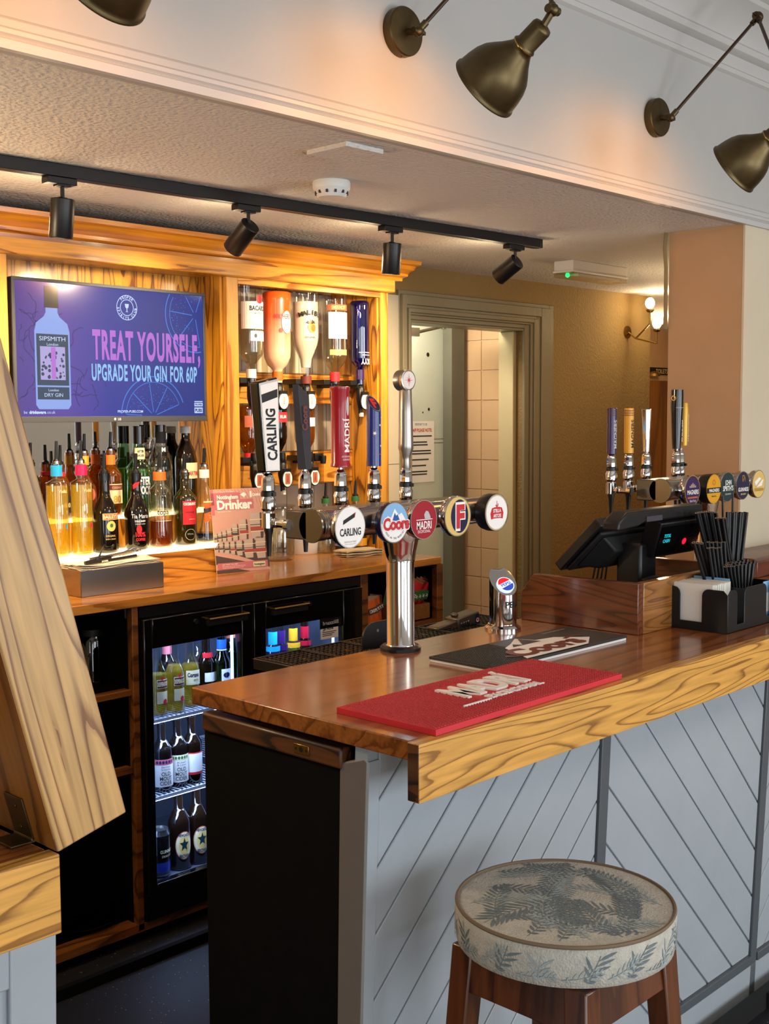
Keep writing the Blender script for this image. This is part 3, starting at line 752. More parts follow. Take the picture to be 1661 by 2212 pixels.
# red round handle
hx = TX_[2]
b = MB('madri_red'); b.lathe([(.012, 0), (.0235, .002), (.0235, .006), (.0215, .012), (.0215, .175), (.0235, .18), (.0235, .186), (.02, .187), (.019, .176), (0, .176)], 32, Matrix.Translation((hx, YT, zh)))
h = b.build('pump_handle', taps[2], angle=30)
b = MB('white'); MT = Matrix.Translation((hx, YT, zh+.075))
def vtext(b, s, hgt, ln, r, a, M, bold=.02):
    """lettering that climbs a round handle"""
    vs, fs = text_mesh(s, bold, 1.0, 'y'); x0 = min(v.x for v in vs); x1 = max(v.x for v in vs); k = ln/(x1-x0); ky = hgt/.7
    b.vf([((r+.0006)*math.sin(a-(v.y*ky-hgt/2)/r), -(r+.0006)*math.cos(a-(v.y*ky-hgt/2)/r), (v.x-(x0+x1)/2)*k) for v in vs], fs, M)
vtext(b, 'MADRÍ', .016, .078, .0216, .05, MT)
b.text('EXCEPCIONAL', .004, Matrix.Translation((hx, YT, zh+.026)), .026, wrap=.0216, z=.0004); b.text('CERVEZA', .004, Matrix.Translation((hx, YT, zh+.019)), .022, wrap=.0216, z=.0004)
b.use('grey_light'); b.wdisc(.0219, .004, .142, .0055, .022, Matrix.Translation((hx, YT, zh))); b.build('lettering', h, smooth=False)
# blue round handle with a slanted top
hx = TX_[3]
b = MB('royal_blue'); n = 28; r = .0175; vs = [(hx+r*math.cos(2*PI*i/n), YT+r*math.sin(2*PI*i/n), zh) for i in range(n)] + [(hx+r*math.cos(2*PI*i/n), YT+r*math.sin(2*PI*i/n), zh+.148+r*1.15*math.sin(2*PI*i/n)) for i in range(n)]
b.vf(vs, [tuple(range(n))[::-1], tuple(range(n, 2*n))] + [(i, (i+1) % n, n+(i+1) % n, n+i) for i in range(n)]); h = b.build('pump_handle', taps[3], angle=30)
b = MB('steel_bright'); M = frame((hx, YT, zh+.1485), (1, 0, 0), V((0, 1, 1.15)).normalized()); b.disc(.0172, M, .0004, 32, ry=.0255); b.use('navy').disc(.0145, M, .0008, 32, ry=.022); b.use('label_red').text('F', .026, M, .016, z=.0012, bold=.06)
b.use('white'); MT = Matrix.Translation((hx, YT, zh))
for u, z, q in ((-.012, .078, .0045), (.003, .097, .003), (.006, .048, .003), (.010, .115, .002), (.011, .072, .002)):
    b.wpoly([(u+q*(1.15 if i % 2 == 0 else .5)*math.cos(PI*i/6), z+q*(1.15 if i % 2 == 0 else .5)*math.sin(PI*i/6)) for i in range(12)], .0179, MT, .002)
b.use('salmon'); b.wrap(.0178, -.6, .7, .0275, .0285, MT); b.build('lettering', h, smooth=False)
# tall brushed handle with a round star head
hx = TX_[4]
b = MB('alloy'); b.lathe([(.010, 0), (.0115, .004), (.0105, .022), (.0115, .032), (.0185, .050), (.0185, .062), (.0175, .09), (.017, .14), (.0155, .19), (.010, .205)], 24, Matrix.Translation((hx, YT, zh-.012))); h = b.build('pump_handle', taps[4], angle=50)
b = MB('alloy'); M = front((hx-.004, YT-.014, zh+.205)); b.lathe([(.021, -.034), (.0255, -.030), (.0255, -.012), (.0245, -.010), (.0255, -.008), (.0255, -.001), (.023, 0)], 36, M); b.use('white_plastic').disc(.0215, M, .0006, 36)
b.use('label_red'); b.poly([((.016 if i % 4 == 0 else (.010 if i % 4 == 2 else .0024))*math.sin(PI*i/8), (.016 if i % 4 == 0 else (.010 if i % 4 == 2 else .0024))*math.cos(PI*i/8)) for i in range(16)], M, .0012)
b.build('handle_head', h, angle=30)

# second font, further along the bar
ZB2 = 1.372
t = thing('beer_font', 'farther chrome beer font behind the till with purple and yellow handles', 'beer tap', (3.36, YA, ZC))
beam(t, 3.13, 3.66, ZB2, YA, 1.925, 3.40, 1.85)
def d_text(lines, accent=None):
    def f(b, M, r):
        if accent: accent(b, M, r)
        for m_, s, h_, w_, y in lines: b.use(m_).text(s, h_, M @ Matrix.Translation((0, y, 0)), w_, z=.002, bold=.02)
    return f
def a_dome(b, M, r):
    b.use('salmon').rect(-.03, .03, -.024, -.019, M, .0012)
    b.use('keg_silver')
    for k in range(-2, 3): b.rect(k*.008-.0025, k*.008+.0025, .008, .022-abs(k)*.004, M, .0012)
badge(t, 3.196, ZB2, 'purple', d_text([('white', 'MAGNERS', .013, .066, -.005), ('grey_light', 'Dark Fruit', .007, .036, -.031)], a_dome), rim='gold')
def a_band(b, M, r): b.use('black').rect(-.043, .043, -.012, .004, M, .0012); b.use('orange').ring(.006, .009, M @ Matrix.Translation((0, .02, 0)), .0012, 16)
badge(t, 3.325, ZB2-.002, 'yellow', d_text([('white', 'MAGNERS', .010, .062, -.004), ('ink', 'ORIGINAL', .004, .03, -.022)], a_band), rim='gold', back='black_plastic', depth=.034)
badge(t, 3.413, ZB2, 'teal_dark', d_text([('white', 'JOHN', .015, .040, .014), ('white', "SMITH'S", .015, .066, -.004), ('grey_light', 'EXTRA SMOOTH', .005, .036, -.022)]), rim='steel_bright', r=.0475)
def a_harp(b, M, r): b.use('gold').ring(.010, .013, M @ Matrix.Translation((0, .020, 0)), .0012, 16, -.6, 2.2); b.line2([(-.004, .012), (.010, .030)], .003, M, .0012); b.line2([(-.004, .012), (-.006, .030)], .003, M, .0012)
badge(t, 3.513, ZB2, 'navy', d_text([('white', 'GUINNESS', .012, .068, -.012), ('cream_gold', 'DRAUGHT', .005, .034, -.027)], a_harp), rim='steel_bright')
def a_str(b, M, r): b.use('white').poly([(-.030, .008), (.0, .022), (.030, .012), (.02, -.006), (-.02, -.010)], M, .0012); b.use('cream_gold').line2([(-.02, -.008), (.02, .016)], .006, M, .0018)
badge(t, 3.62, ZB2, 'cream_gold', d_text([('gold', 'STRONGBOW', .009, .064, -.018)], a_str), rim='steel_bright')
TX2 = [at(1320, 1060, Y=YT).x, at(1357, 1060, Y=YT).x, at(1395, 1050, Y=YT).x, at(1460, 1040, Y=YT).x, at(1472, 1030, Y=YT).x]
taps = [tap(t, x, YT if i != 4 else YT+.005, ZB2, 1.925) for i, x in enumerate(TX2)]
zh = ZB2+.112
def rod_handle(i, mat, txt, tm, rings=None, ht=.135):
    x = TX2[i]
    b = MB(mat); b.lathe([(.0145, 0), (.0145, ht), (.013, ht+.002), (0, ht+.002)], 24, Matrix.Translation((x, YT, zh-.004)))
    if rings:
        b.use(rings)
        for k in range(4): b.lathe([(.0149, ht-.006-k*.005), (.0149, ht-.004-k*.005)], 24, Matrix.Translation((x, YT, zh-.004)))
    h = b.build('pump_handle', taps[i], angle=30)
    if txt:
        b = MB(tm); vtext(b, txt, .013, .085, .0145, -.05, Matrix.Translation((x, YT, zh+.055))); b.build('lettering', h, smooth=False)
rod_handle(0, 'purple', 'MAGNERS', 'grey_light', 'keg_dark'); rod_handle(1, 'yellow', 'MAGNERS', 'ink', 'bronze_print')
x = TX2[2]; b = MB('chrome'); b.lathe([(.011, 0), (.0125, .05), (.0165, .132), (.015, .134), (0, .133)], 6, Matrix.Translation((x, YT, zh-.004)) @ Matrix.Rotation(.4, 4, 'Z')); b.build('pump_handle', taps[2], bevel=.002)
x = TX2[3]; b = MB('black_gloss'); b.lathe([(.0135, 0), (.0165, .05), (.0185, .10), (.0205, .135), (.0205, .165), (.020, .19)], 24, Matrix.Translation((x, YT, zh+.002)))
b.vf([(x+.02*math.cos(2*PI*i/24), YT+.02*math.sin(2*PI*i/24), zh+.192+.004*math.sin(2*PI*i/24)) for i in range(24)], [tuple(range(24))])
h = b.build('pump_handle', taps[3], angle=50); b = MB('white'); vtext(b, 'GUINNESS', .010, .07, .0185, .25, Matrix.Translation((x, YT, zh+.06))); b.use('gold').ring(.006, .0085, left((x-.02, YT, zh+.165)), .002, 12); b.use('grey_light').wrap(.0212, -1.2, 1.2, .132, .133, Matrix.Translation((x, YT, zh+.002))); b.build('lettering', h, smooth=False)
x = TX2[4]; b = MB('gold'); b.lathe([(.012, 0), (.0135, .02), (.0145, .12), (.012, .138), (0, .14)], 20, Matrix.Translation((x+.012, YT, zh+.012))); h = b.build('pump_handle', taps[4]); b = MB('cream'); vtext(b, 'STRONGBOW', .011, .09, .0146, .2, Matrix.Translation((x+.012, YT, zh+.07))); b.build('lettering', h, smooth=False)

# soft drink dispenser with a sloping lit badge
t = local(thing('soft_drink_tower', 'short chrome drinks tower with a lit round red white and blue badge', 'drinks dispenser', (2.367, 1.845, ZC)))
b = MB('chrome'); b.lathe([(.046, 0), (.046, .006), (.038, .011), (.038, .014)], 36); n = 32; R_ = .0345
SN = V((-.30, -.62, .72)).normalized()       # the cut face looks up at the customer
def cutz(x, y): return min(.150 - .0*(x), .122 + (-(SN.x*x+SN.y*y))/SN.z)
vs = []
rings = [[(R_*math.cos(2*PI*i/n), R_*math.sin(2*PI*i/n), .014) for i in range(n)], [(R_*math.cos(2*PI*i/n), R_*math.sin(2*PI*i/n), cutz(R_*math.cos(2*PI*i/n), R_*math.sin(2*PI*i/n))) for i in range(n)]]
for k in (.8, .55, .3): rings.append([(R_*k*math.cos(2*PI*i/n), R_*k*math.sin(2*PI*i/n), cutz(R_*k*math.cos(2*PI*i/n), R_*k*math.sin(2*PI*i/n))+.001) for i in range(n)])
vs = sum(rings, []); b.vf(vs, [(k*n+i, k*n+(i+1) % n, (k+1)*n+(i+1) % n, (k+1)*n+i) for k in range(len(rings)-1) for i in range(n)] + [tuple((len(rings)-1)*n+i for i in range(n))])
b.build('tower', t, angle=40)
a = V((1, 0, 0)); ax = (a-SN*a.dot(SN)).normalized(); ay = SN.cross(ax); o_ = V((-.004, -.010, .122)) + V((0, 0, .0)); o_.z = .122-(SN.x*o_.x+SN.y*o_.y)/SN.z
M = frame(o_+SN*.003, ax, ay)
pm('lit_white', '#cfe0ff', .3, emit=1.2); pm('lit_red', '#d01525', .3, emit=.7); pm('lit_blue', '#1040a8', .3, emit=.7)
b = MB('lit_white'); b.lathe([(.0225, 0), (.0225, .002)], 32, M); b.disc(.0225, M, .0022)
b.use('lit_red').poly([(.0205*math.cos(x), .0205*math.sin(x)) for x in [.35+k*(PI-.6)/12 for k in range(13)]], M, .0026); b.use('lit_blue').poly([(.0205*math.cos(x), .0205*math.sin(x)) for x in [PI+.4+k*(PI-.6)/12 for k in range(13)]], M, .0026)
b.use('lit_blue').text('pepsi'.upper(), .0085, M, .030, z=.003, bold=.03); b.build('badge', t)
b = MB('ink'); b.text('PEPSI', .015, Matrix.Translation((0, 0, .066)), .05, wrap=.0346, z=.0004, bold=.03); b.build('lettering', t, smooth=False)

# ------------------------------------------------------------------ till hood and till
YH = 1.542
t = thing('till_hood', 'dark oak box open at the back, housing the till on the bar', 'box', (2.65, 1.7, ZC))
b = MB('dark_oak'); LM = Matrix(((0, 0, 1, 0), (1, 0, 0, 0), (0, 1, 0, 0), (0, 0, 0, 1)))      # u=Y v=Z w=X
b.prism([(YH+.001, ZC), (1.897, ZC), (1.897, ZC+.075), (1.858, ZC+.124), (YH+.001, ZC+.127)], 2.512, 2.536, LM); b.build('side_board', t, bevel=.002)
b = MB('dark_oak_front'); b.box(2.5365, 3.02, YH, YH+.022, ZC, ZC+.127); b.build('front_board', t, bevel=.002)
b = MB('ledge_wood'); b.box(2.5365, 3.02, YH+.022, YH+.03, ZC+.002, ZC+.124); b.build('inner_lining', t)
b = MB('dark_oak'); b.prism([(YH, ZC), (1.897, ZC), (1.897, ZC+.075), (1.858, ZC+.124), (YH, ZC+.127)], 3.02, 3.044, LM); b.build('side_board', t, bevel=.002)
b = MB('dark_oak'); b.box(2.536, 3.02, YH+.03, 1.89, ZC+.0, ZC+.012); b.build('bottom_board', t)
PA, PB = at(1208, 1231, X=2.585), at(1297, 1134, X=2.585)
t = thing('till', 'black touchscreen till seen from behind with small customer display', 'till', (2.76, 1.72, ZC+.012))
u = (PB-PA).normalized(); nrm = V((0, u.z, -u.y))      # u runs up the screen, nrm points to the bartender
if nrm.y < 0: nrm = -nrm
SL = (PB-PA).length
SM = Matrix(((1, 0, 0, 2.585), (0, u.y, nrm.y, PA.y), (0, u.z, nrm.z, PA.z), (0, 0, 0, 1)))
b = MB('black_plastic'); b.box(0, .37, 0, SL, -.004, .024, SM); b.build('screen', t, bevel=.004)
b = MB('black_matt'); b.box(.012, .358, .012, SL-.02, -.016, -.004, SM); b.vf([(.03, .03, -.016), (.34, .03, -.016), (.34, SL-.03, -.016), (.03, SL-.03, -.016), (.07, .06, -.055), (.30, .06, -.055), (.30, SL-.05, -.055), (.07, SL-.05, -.055)], [(0, 3, 2, 1), (4, 5, 6, 7), (0, 1, 5, 4), (1, 2, 6, 5), (2, 3, 7, 6), (3, 0, 4, 7)], SM); bmesh.ops.recalc_face_normals(b.bm, faces=b.bm.faces); b.build('rear_housing', t, bevel=.005)
ra, rb, rc = at(1328, 1128, Y=1.60), at(1347, 1106, Y=1.60), at(1508, 1082, Y=1.60)
b = MB('black_plastic'); b.prism([(ra.x-.004, ra.z-.022), (ra.x, ra.z), (rb.x, rb.z), (rc.x, rb.z), (rc.x+.005, rb.z-.012), (rc.x+.005, rb.z-.030), (rb.x+.08, rb.z-.032), (rb.x+.05, rb.z-.040)], -.035, .012, front((0, 1.60, 0))); b.build('reader_housing', t, bevel=.005)
b = MB('charcoal'); b.box(rb.x+.085, rb.x+.16, 1.585, 1.589, rb.z-.030, rb.z-.016); b.build('housing_recess', t, bevel=.001)
qa, qb, qc = at(1434, 1139, Y=1.59), at(1417, 1198, Y=1.625), at(1512, 1126, Y=1.59)
dv = (qa-qb); Hd = dv.length; DM = frame(qb, (1, 0, 0), dv.normalized()); Wd = qc.x-qa.x+.02
b = MB('black_plastic'); b.box(-.012, Wd, -.012, Hd+.01, -.05, -.002, DM); o = b.build('customer_display', t, bevel=.003)
b = MB('black_gloss'); b.rect(-.004, Wd-.006, -.004, Hd, DM, 0.); b.use('led_cyan')
for k, s in enumerate(('TOTAL', 'CASH')): b.text(s, .010, DM @ Matrix.Translation((.032, Hd*.66-k*.016, 0)), .034, z=.0008, bold=.04)
b.use('red_reflection').disc(.010, DM, .0008, 16, cx=Wd*.62, cy=Hd*.36); b.build('display_glass', o)  # red reflection put on the display glass as a glowing disc
nb = at(1372, 1212, Y=1.68); b = MB('black_plastic'); b.box(nb.x-.03, nb.x+.05, 1.645, 1.72, ZC+.03, nb.z+.05); b.box(nb.x-.035, nb.x+.055, 1.635, 1.65, ZC+.06, ZC+.075); b.box(nb.x-.035, nb.x+.055, 1.635, 1.65, ZC+.10, ZC+.115); b.box(nb.x-.07, nb.x+.09, 1.60, 1.80, ZC+.012, ZC+.03); b.build('stand', t, bevel=.008)
b = MB('black_metal')
for k in range(4): b.tube([(2.66+k*.018, 1.76, ZC+.16), (2.655+k*.02, 1.77, ZC+.10), (2.66+k*.012, 1.775, ZC+.014)], .0025, 6)
b.build('cable', t)
# raised wooden block behind the bar at the right
t = MB('ledge_wood'); p0 = at(1612, 1210, Y=1.88)
t.prism([(1.80, ZC), (1.985, ZC), (1.985, ZC+.055), (1.975, ZC+.062), (1.815, ZC+.062), (1.80, ZC+.052)], 3.66, 5.1, LM)
tag(t.build('bar_ledge', bevel=.003), 'raised red-brown wooden ledge on the bar behind the straws', 'ledge')

# ------------------------------------------------------------------ bar caddy, napkins, straws
CX, CY = 2.674, 1.389
t = local(thing('bar_caddy', 'black plastic caddy holding straws and white napkins', 'caddy', (CX, CY, ZC)))
def upan(w, h, notches, r=.018):
    pts = [(0, 0), (w, 0), (w, h-.012), (w-.012, h)]
    for (a, c, d) in sorted(notches, reverse=True):
        pts += [(c+r, h)] + [(c+r-r*math.sin(k*PI/12), h-r+r*math.cos(k*PI/12)) for k in range(1, 7)] + [(c, d+.0)]
        pts += [(a, d)] + [(a-r+r*math.cos(k*PI/12), h-r+r*math.sin(k*PI/12)) for k in range(0, 7)]
    return pts + [(.012, h), (0, h-.012)]
b = MB('black_plastic')
b.prism(upan(.205, .106, [(.075, .135, .022)]), 0, .003, frame((0, .205, 0), (0, -1, 0), (0, 0, 1)))
b.prism(upan(.30, .106, [(.048, .085, .018), (.205, .245, .018)]), 0, .003, frame((0, .003, 0), (1, 0, 0), (0, 0, 1)))
b.box(.297, .30, 0, .205, 0, .10); b.box(0, .30, .202, .205, 0, .106); b.box(0, .30, 0, .205, 0, .003)
b.build('outer_wall', t, bevel=.001)
b = MB('black_plastic'); b.box(.105, .108, .003, .202, .003, .10); b.box(.108, .297, .085, .088, .003, .098); b.box(.20, .203, .088, .202, .003, .095); b.build('divider', t, bevel=.001)
for k in range(22):
    b = MB('paper_white'); b.box(-.055, .055, 0, .0016, 0, .11+.003*random.random())
    b.box(-.055, .055, .0014, .0022, 0, .109)
    o = b.build('napkin', org=(0, 0, 0)); o.location = (CX+.008+k*.0042, CY+.10, ZC+.004); o.rotation_euler = (0, 0, PI/2+random.uniform(-.02, .02)); o.rotation_euler.x = 0
    tag(o, 'white paper napkin standing on edge in the black caddy', 'napkin', 'napkins in the caddy')
o = MB('sky_blue'); o.box(-.05, .05, 0, .002, 0, .118); o = o.build('menu_card', org=(0, 0, 0)); o.location = (CX+.102, CY+.10, ZC+.004); o.rotation_euler = (0, 0, PI/2); tag(o, 'pale blue card behind the napkins in the black caddy', 'card')
o = MB('sky_blue'); o.box(-.035, .035, 0, .002, 0, .10); o.use('white').rect(-.02, .02, .02, .07, front((0, -.0003, 0))); o = o.build('menu_card', org=(0, 0, 0)); o.location = (CX+.262, CY+.02, ZC+.004); tag(o, 'blue and white card in the front pocket of the caddy', 'card')
def straw(x, y, h, lx, ly, label, group, bent=0):
    b = MB('black_plastic'); L_ = math.sqrt(h*h)
    b.tube([(0, 0, 0), (lx, ly, h)], .0033, 7); b.use('keg_silver'); d = V((lx, ly, h)).normalized()
    b.lathe([(.0022, 0), (.0033, .0003)], 7, along((lx, ly, h), d)); o = b.build('drinking_straw', org=(0, 0, 0), angle=50); o.location = (x, y, ZC+.004)
    tag(o, label, 'straw', group)
random.seed(11)
def straw_px(tx, ty, bx, by, Y, label, group, rr=.0046):
    """a straw seen between two points of the photograph, standing in the plane Y"""
    a, c = at(bx, by, Y=Y), at(tx, ty, Y=Y); d = a-c; k = (c.z-ZC-.004)/max(1e-4, -d.z); foot = c+d*k
    b = MB('black_plastic'); b.tube([(0, 0, 0), c-foot], rr, 8); d = (c-foot).normalized()
    b.use('keg_silver').lathe([(rr*.66, 0), (rr*1.02, .0004)], 8, along(c-foot, d)); b.use('black').disc(rr*.7, along(c-foot, d), .0005, 8)
    o = b.build('drinking_straw', org=(0, 0, 0), angle=50); o.location = foot; tag(o, label, 'straw', group)
for k in range(10):
    for r_ in range(2 if k % 2 else 1): straw_px(1505+k*4.6, 1105+abs(k-5)*.6, 1541+k*3.0, 1250, CY+.155+r_*.012+(k % 3)*.008, 'tall black straw in the left-leaning bunch of the caddy', 'left-leaning tall straws')
for k in range(10):
    for r_ in range(2 if k % 2 else 1): straw_px(1571+k*4.7, 1106+(k % 2), 1571+k*2.9, 1250, CY+.15+r_*.012+(k % 3)*.008, 'tall black straw in the right-leaning bunch of the caddy', 'right-leaning tall straws')
for k in range(4): straw_px(1548+k*6, 1119+(k % 2), 1572+k*4, 1250, CY+.125+(k % 2)*.01, 'black straw of middle height between the two tall bunches', 'middle straws')
for k in range(9): straw_px(1530+(k % 5)*8.5, (1171 if k < 5 else 1183)+(k % 2), 1541+(k % 5)*7, 1250, CY+.105+(k//5)*-.014+(k % 2)*.005, 'short black straw standing before the tall bunches', 'short middle straws')
for k in range(5): straw_px(1498+k*4.5, 1172+k*.5, 1521+k*4, 1250, CY+.115+(k % 2)*.012, 'black straw leaning far left in the caddy', 'far left straws')
for k in range(22): straw_px(1567+(k % 8)*8.6+(k//8)*2, 1224-(k//8)*5-(k % 8)*.9+random.uniform(-1.5, 1.5), 1574+(k % 8)*7, 1256, CY+.075+(k//8)*.016+(k % 2)*.004, 'cut short black straw in the right cup of the caddy', 'cut straws')
straw_px(1561, 1072, 1563, 1250, CY+.17, 'single thin black straw rising above the others, left one', None, .0032); straw_px(1583, 1068, 1580, 1250, CY+.175, 'single thin black straw rising above the others, right one', None, .0032)

# ------------------------------------------------------------------ stool
SX, SY = 1.603, 1.118; SZ = .792; SR = .182
t = local(thing('bar_stool', 'round bar stool with pale fern patterned cushion and dark wood legs', 'stool', (SX, SY, 0)))
def dome(r): return SZ+.007*(1-(r/SR)**2)
b = MB('linen')
prof = [(SR*.93, SZ-.068), (SR*.985, SZ-.063), (SR*1.0, SZ-.045), (SR*1.005, SZ-.015), (SR*.995, SZ-.003), (SR*.97, SZ+.0005)] + [(SR*k, dome(SR*k)) for k in (.93, .8, .6, .4, .2, .05)] + [(0, dome(0))]
b.lathe([(0, SZ-.068)]+prof, 64)
def leaf_pts(p, d, l, w):
    d = V(d); n = V((-d.y, d.x)); p = V(p); return [p, p+d*l*.35+n*w, p+d*l*.7+n*w*.75, p+d*l, p+d*l*.7-n*w*.5, p+d*l*.35-n*w*.55]
random.seed(5)
def frond(p0, ang, L_, curv, nl, ll, mat, side=False):
    b.use(mat); p = V(p0); a = ang; st = L_/nl; prev = p.copy()
    for i in range(nl):
        a += curv/nl; d = V((math.cos(a), math.sin(a))); p = p+d*st; k = math.sin(PI*(.12+.85*i/nl))
        for s in (1, -1):
            a2 = a+s*(.95-.35*i/nl); dd = V((math.cos(a2), math.sin(a2))); pts = leaf_pts(p, dd, ll*k, ll*.09)
            put(pts)
        put([prev+V((-d.y, d.x))*.0007, prev-V((-d.y, d.x))*.0007, p-V((-d.y, d.x))*.0007, p+V((-d.y, d.x))*.0007]); prev = p.copy()
def put_top(pts):
    if any(q.length > SR*.955 for q in pts): return
    b.vf([(q.x, q.y, dome(q.length)+.0006) for q in pts], [tuple(range(len(pts)))])
def put_side(pts):
    if any(q.y > -.006 or q.y < -.058 for q in pts): return
    r = SR*1.007; b.vf([(r*math.cos(q.x/SR), r*math.sin(q.x/SR), SZ+q.y) for q in pts], [tuple(range(len(pts)))])
put = put_top
FD = [((-.12, -.06), 1.0, .24, -1.0, 20, .045), ((.0, -.13), 1.75, .24, -.5, 20, .052), ((.03, -.12), .7, .20, .6, 18, .045), ((-.02, .0), 2.6, .16, .5, 14, .045), ((.13, .02), 2.0, .17, .7, 15, .040), ((-.06, .11), .3, .17, -.5, 15, .035), ((.05, .02), .2, .12, .5, 12, .035), ((-.14, .03), .9, .14, -.6, 13, .034), ((-.05, -.15), .35, .15, .6, 13, .032), ((.09, -.12), 1.1, .14, .4, 13, .03)]
FD = FD[:1]+FD[2:5]+FD[7:]
FD += [((-.135, -.085), .15, .13, .7, 13, .034), ((-.02, -.165), 2.3, .12, -.6, 12, .032), ((-.10, -.12), 1.2, .12, .6, 12, .032)]
random.seed(14)
for k in range(13):
    a_ = k*2*PI/13; q_ = .135+.025*(k % 2); FD.append(((q_*math.cos(a_), q_*math.sin(a_)), a_+PI+random.uniform(-1.1, 1.1), .12+.05*random.random(), random.choice((-.7, .6)), 14, .030+.008*random.random()))
for i, f in enumerate(FD): frond(*f[:5], f[5], 'fern_print' if i % 3 else 'fern_pale')
put = put_side
for k in range(16):
    x = k*.0715; frond((x, -.062), PI/2+random.uniform(-.5, .5), .075, random.uniform(-.5, .5), 8, .034, 'fern_print' if k % 3 else 'fern_pale'); frond((x+.035, -.05), random.uniform(-.4, .4), .06, .3, 7, .02, 'fern_pale')
b.build('seat_cushion', t, angle=60)
b = MB('piping'); b.vf(*[[((SR*.985+.0032*math.cos(2*PI*j/6))*math.cos(2*PI*i/72), (SR*.985+.0032*math.cos(2*PI*j/6))*math.sin(2*PI*i/72), SZ+.0008+.0032*math.sin(2*PI*j/6)) for i in range(72) for j in range(6)],
   [(i*6+j, ((i+1) % 72)*6+j, ((i+1) % 72)*6+(j+1) % 6, i*6+(j+1) % 6) for i in range(72) for j in range(6)]]); b.build('piping', t)
zt = SZ-.069; A0, A1 = .112, .158
def sq(cx, cy, h, z): return [(cx-h, cy-h, z), (cx+h, cy-h, z), (cx+h, cy+h, z), (cx-h, cy+h, z)]
for sx in (-1, 1):
    for sy in (-1, 1):
        b = MB('stool_wood'); vs = sq(sx*A0, sy*A0, .021, zt) + sq(sx*A1, sy*A1, .017, 0)
        b.vf(vs, [(0, 1, 2, 3), (7, 6, 5, 4)] + [(i, i+4, (i+1) % 4+4, (i+1) % 4) for i in range(4)]); bmesh.ops.recalc_face_normals(b.bm, faces=b.bm.faces); b.build('leg', t, bevel=.003)
for k in range(4):
    b = MB('stool_wood'); M = Matrix.Rotation(k*PI/2, 4, 'Z'); w0, w1, d = A0-.02, A0-.008, .011
    b.vf([(-w0, -A0-d, zt), (w0, -A0-d, zt), (w0, -A0+d, zt), (-w0, -A0+d, zt)] + [(-w1, -A0-.009-d, zt-.075), (w1, -A0-.009-d, zt-.075), (w1, -A0-.009+d, zt-.075), (-w1, -A0-.009+d, zt-.075)], [(0, 1, 2, 3), (7, 6, 5, 4)] + [(i, i+4, (i+1) % 4+4, (i+1) % 4) for i in range(4)], M); bmesh.ops.recalc_face_normals(b.bm, faces=b.bm.faces); b.build('apron', t, bevel=.002)
for k in range(4):
    b = MB('stool_wood'); M = Matrix.Rotation(k*PI/2, 4, 'Z'); q = A0+(A1-A0)*.70; b.box(-q+.012, q-.012, -q-.008, -q+.008, .20, .235, M); b.build('foot_rail', t, bevel=.002)

# ------------------------------------------------------------------ back counter, cabinet and timber surround
ZB_ = 1.06; YC0 = 2.972
YF = 3.30; YB2 = 3.45; XL, XM0, XM1, XR0, XR1 = 1.838, 2.671, 2.723, 3.446, 3.489
t = MB('back_counter_oak'); t.box(.9, 3.432, YC0, 3.578, ZB_-.028, ZB_)
tag(t.build('back_counter', bevel=.002), 'golden oak counter along the back of the bar under the television', 'counter')
U = lambda x, y=1340: at(x, y, Y=YC0+.005).x
xa, xb, xc, xd, xe, xf = U(285), U(298), U(779, 1270), U(795, 1265), U(944, 1235), U(957, 1230)
z1 = at(250, 1500, Y=YC0).z; z2 = at(262, 1668, Y=YC0).z; z0 = at(300, 2000, Y=YC0).z
t = thing('back_bar_cabinet', 'oak framed base cabinet with dark open cubbies either side of the fridge', 'cabinet', (2.1, 3.2, 0))
b = MB('shelf_oak'); b.box(xa, xb, YC0+.005, 3.55, z0-.02, ZB_-.028); b.build('upright', t, bevel=.001)
b = MB('shelf_oak'); b.box(xc, xd, YC0+.005, 3.55, z0-.02, ZB_-.028); b.build('upright', t, bevel=.001)
b = MB('shelf_oak'); b.box(xe, xf, YC0+.005, 3.57, 0, ZB_-.028); b.build('upright', t, bevel=.001)
for z in (z1, z2):
    b = MB('shelf_oak'); b.box(1.0, xa, YC0+.015, 3.55, z-.018, z); b.build('shelf', t, bevel=.001)
b = MB('shelf_oak'); b.box(1.0, xc, YC0+.005, 3.55, z0-.025, z0); b.box(xc, xe, YC0+.005, 3.55, z0-.025, z0); b.build('bottom_shelf', t)
zr = at(870, 1352, Y=YC0).z
b = MB('shelf_oak'); b.box(xd, xe, YC0+.01, 3.55, zr-.02, zr); b.build('shelf', t)
b = MB('black_board'); b.box(1.0, xf, 3.55, 3.575, 0, ZB_-.03); b.box(1.0, xf, 2.83, 2.85, 0, z0-.025); b.build('back_board', t)
b = MB('black_board'); e_ = .0015  # thin black sheets added over the oak to darken the cubby insides
for (a, c) in ((xa-e_, xa), (xd, xd+e_), (xe-e_, xe)): b.box(a, c, YC0+.03, 3.55, z0, ZB_-.029)
b.build('cubby_darkening', t)
b = MB('black_board'); b.box(1.0, xa, YC0+.03, 3.55, ZB_-.0295, ZB_-.028); b.box(1.0, xa, YC0+.05, 3.55, z1, z1+e_); b.box(1.0, xa, YC0+.05, 3.55, z2, z2+e_); b.box(1.0, xa, YC0+.05, 3.55, z1-.018-e_, z1-.018); b.box(1.0, xa, YC0+.05, 3.55, z2-.018-e_, z2-.018); b.box(1.0, xa, YC0+.06, 3.55, z0, z0+e_); b.build('cubby_darkening', t)  # more darkening sheets, over and under the left cubby's shelves
b = MB('black_metal'); b.cyl((U(277), YC0+.02, 1.0), (U(277), YC0+.02, 1.028), .004, 8); b.build('bracket', t)

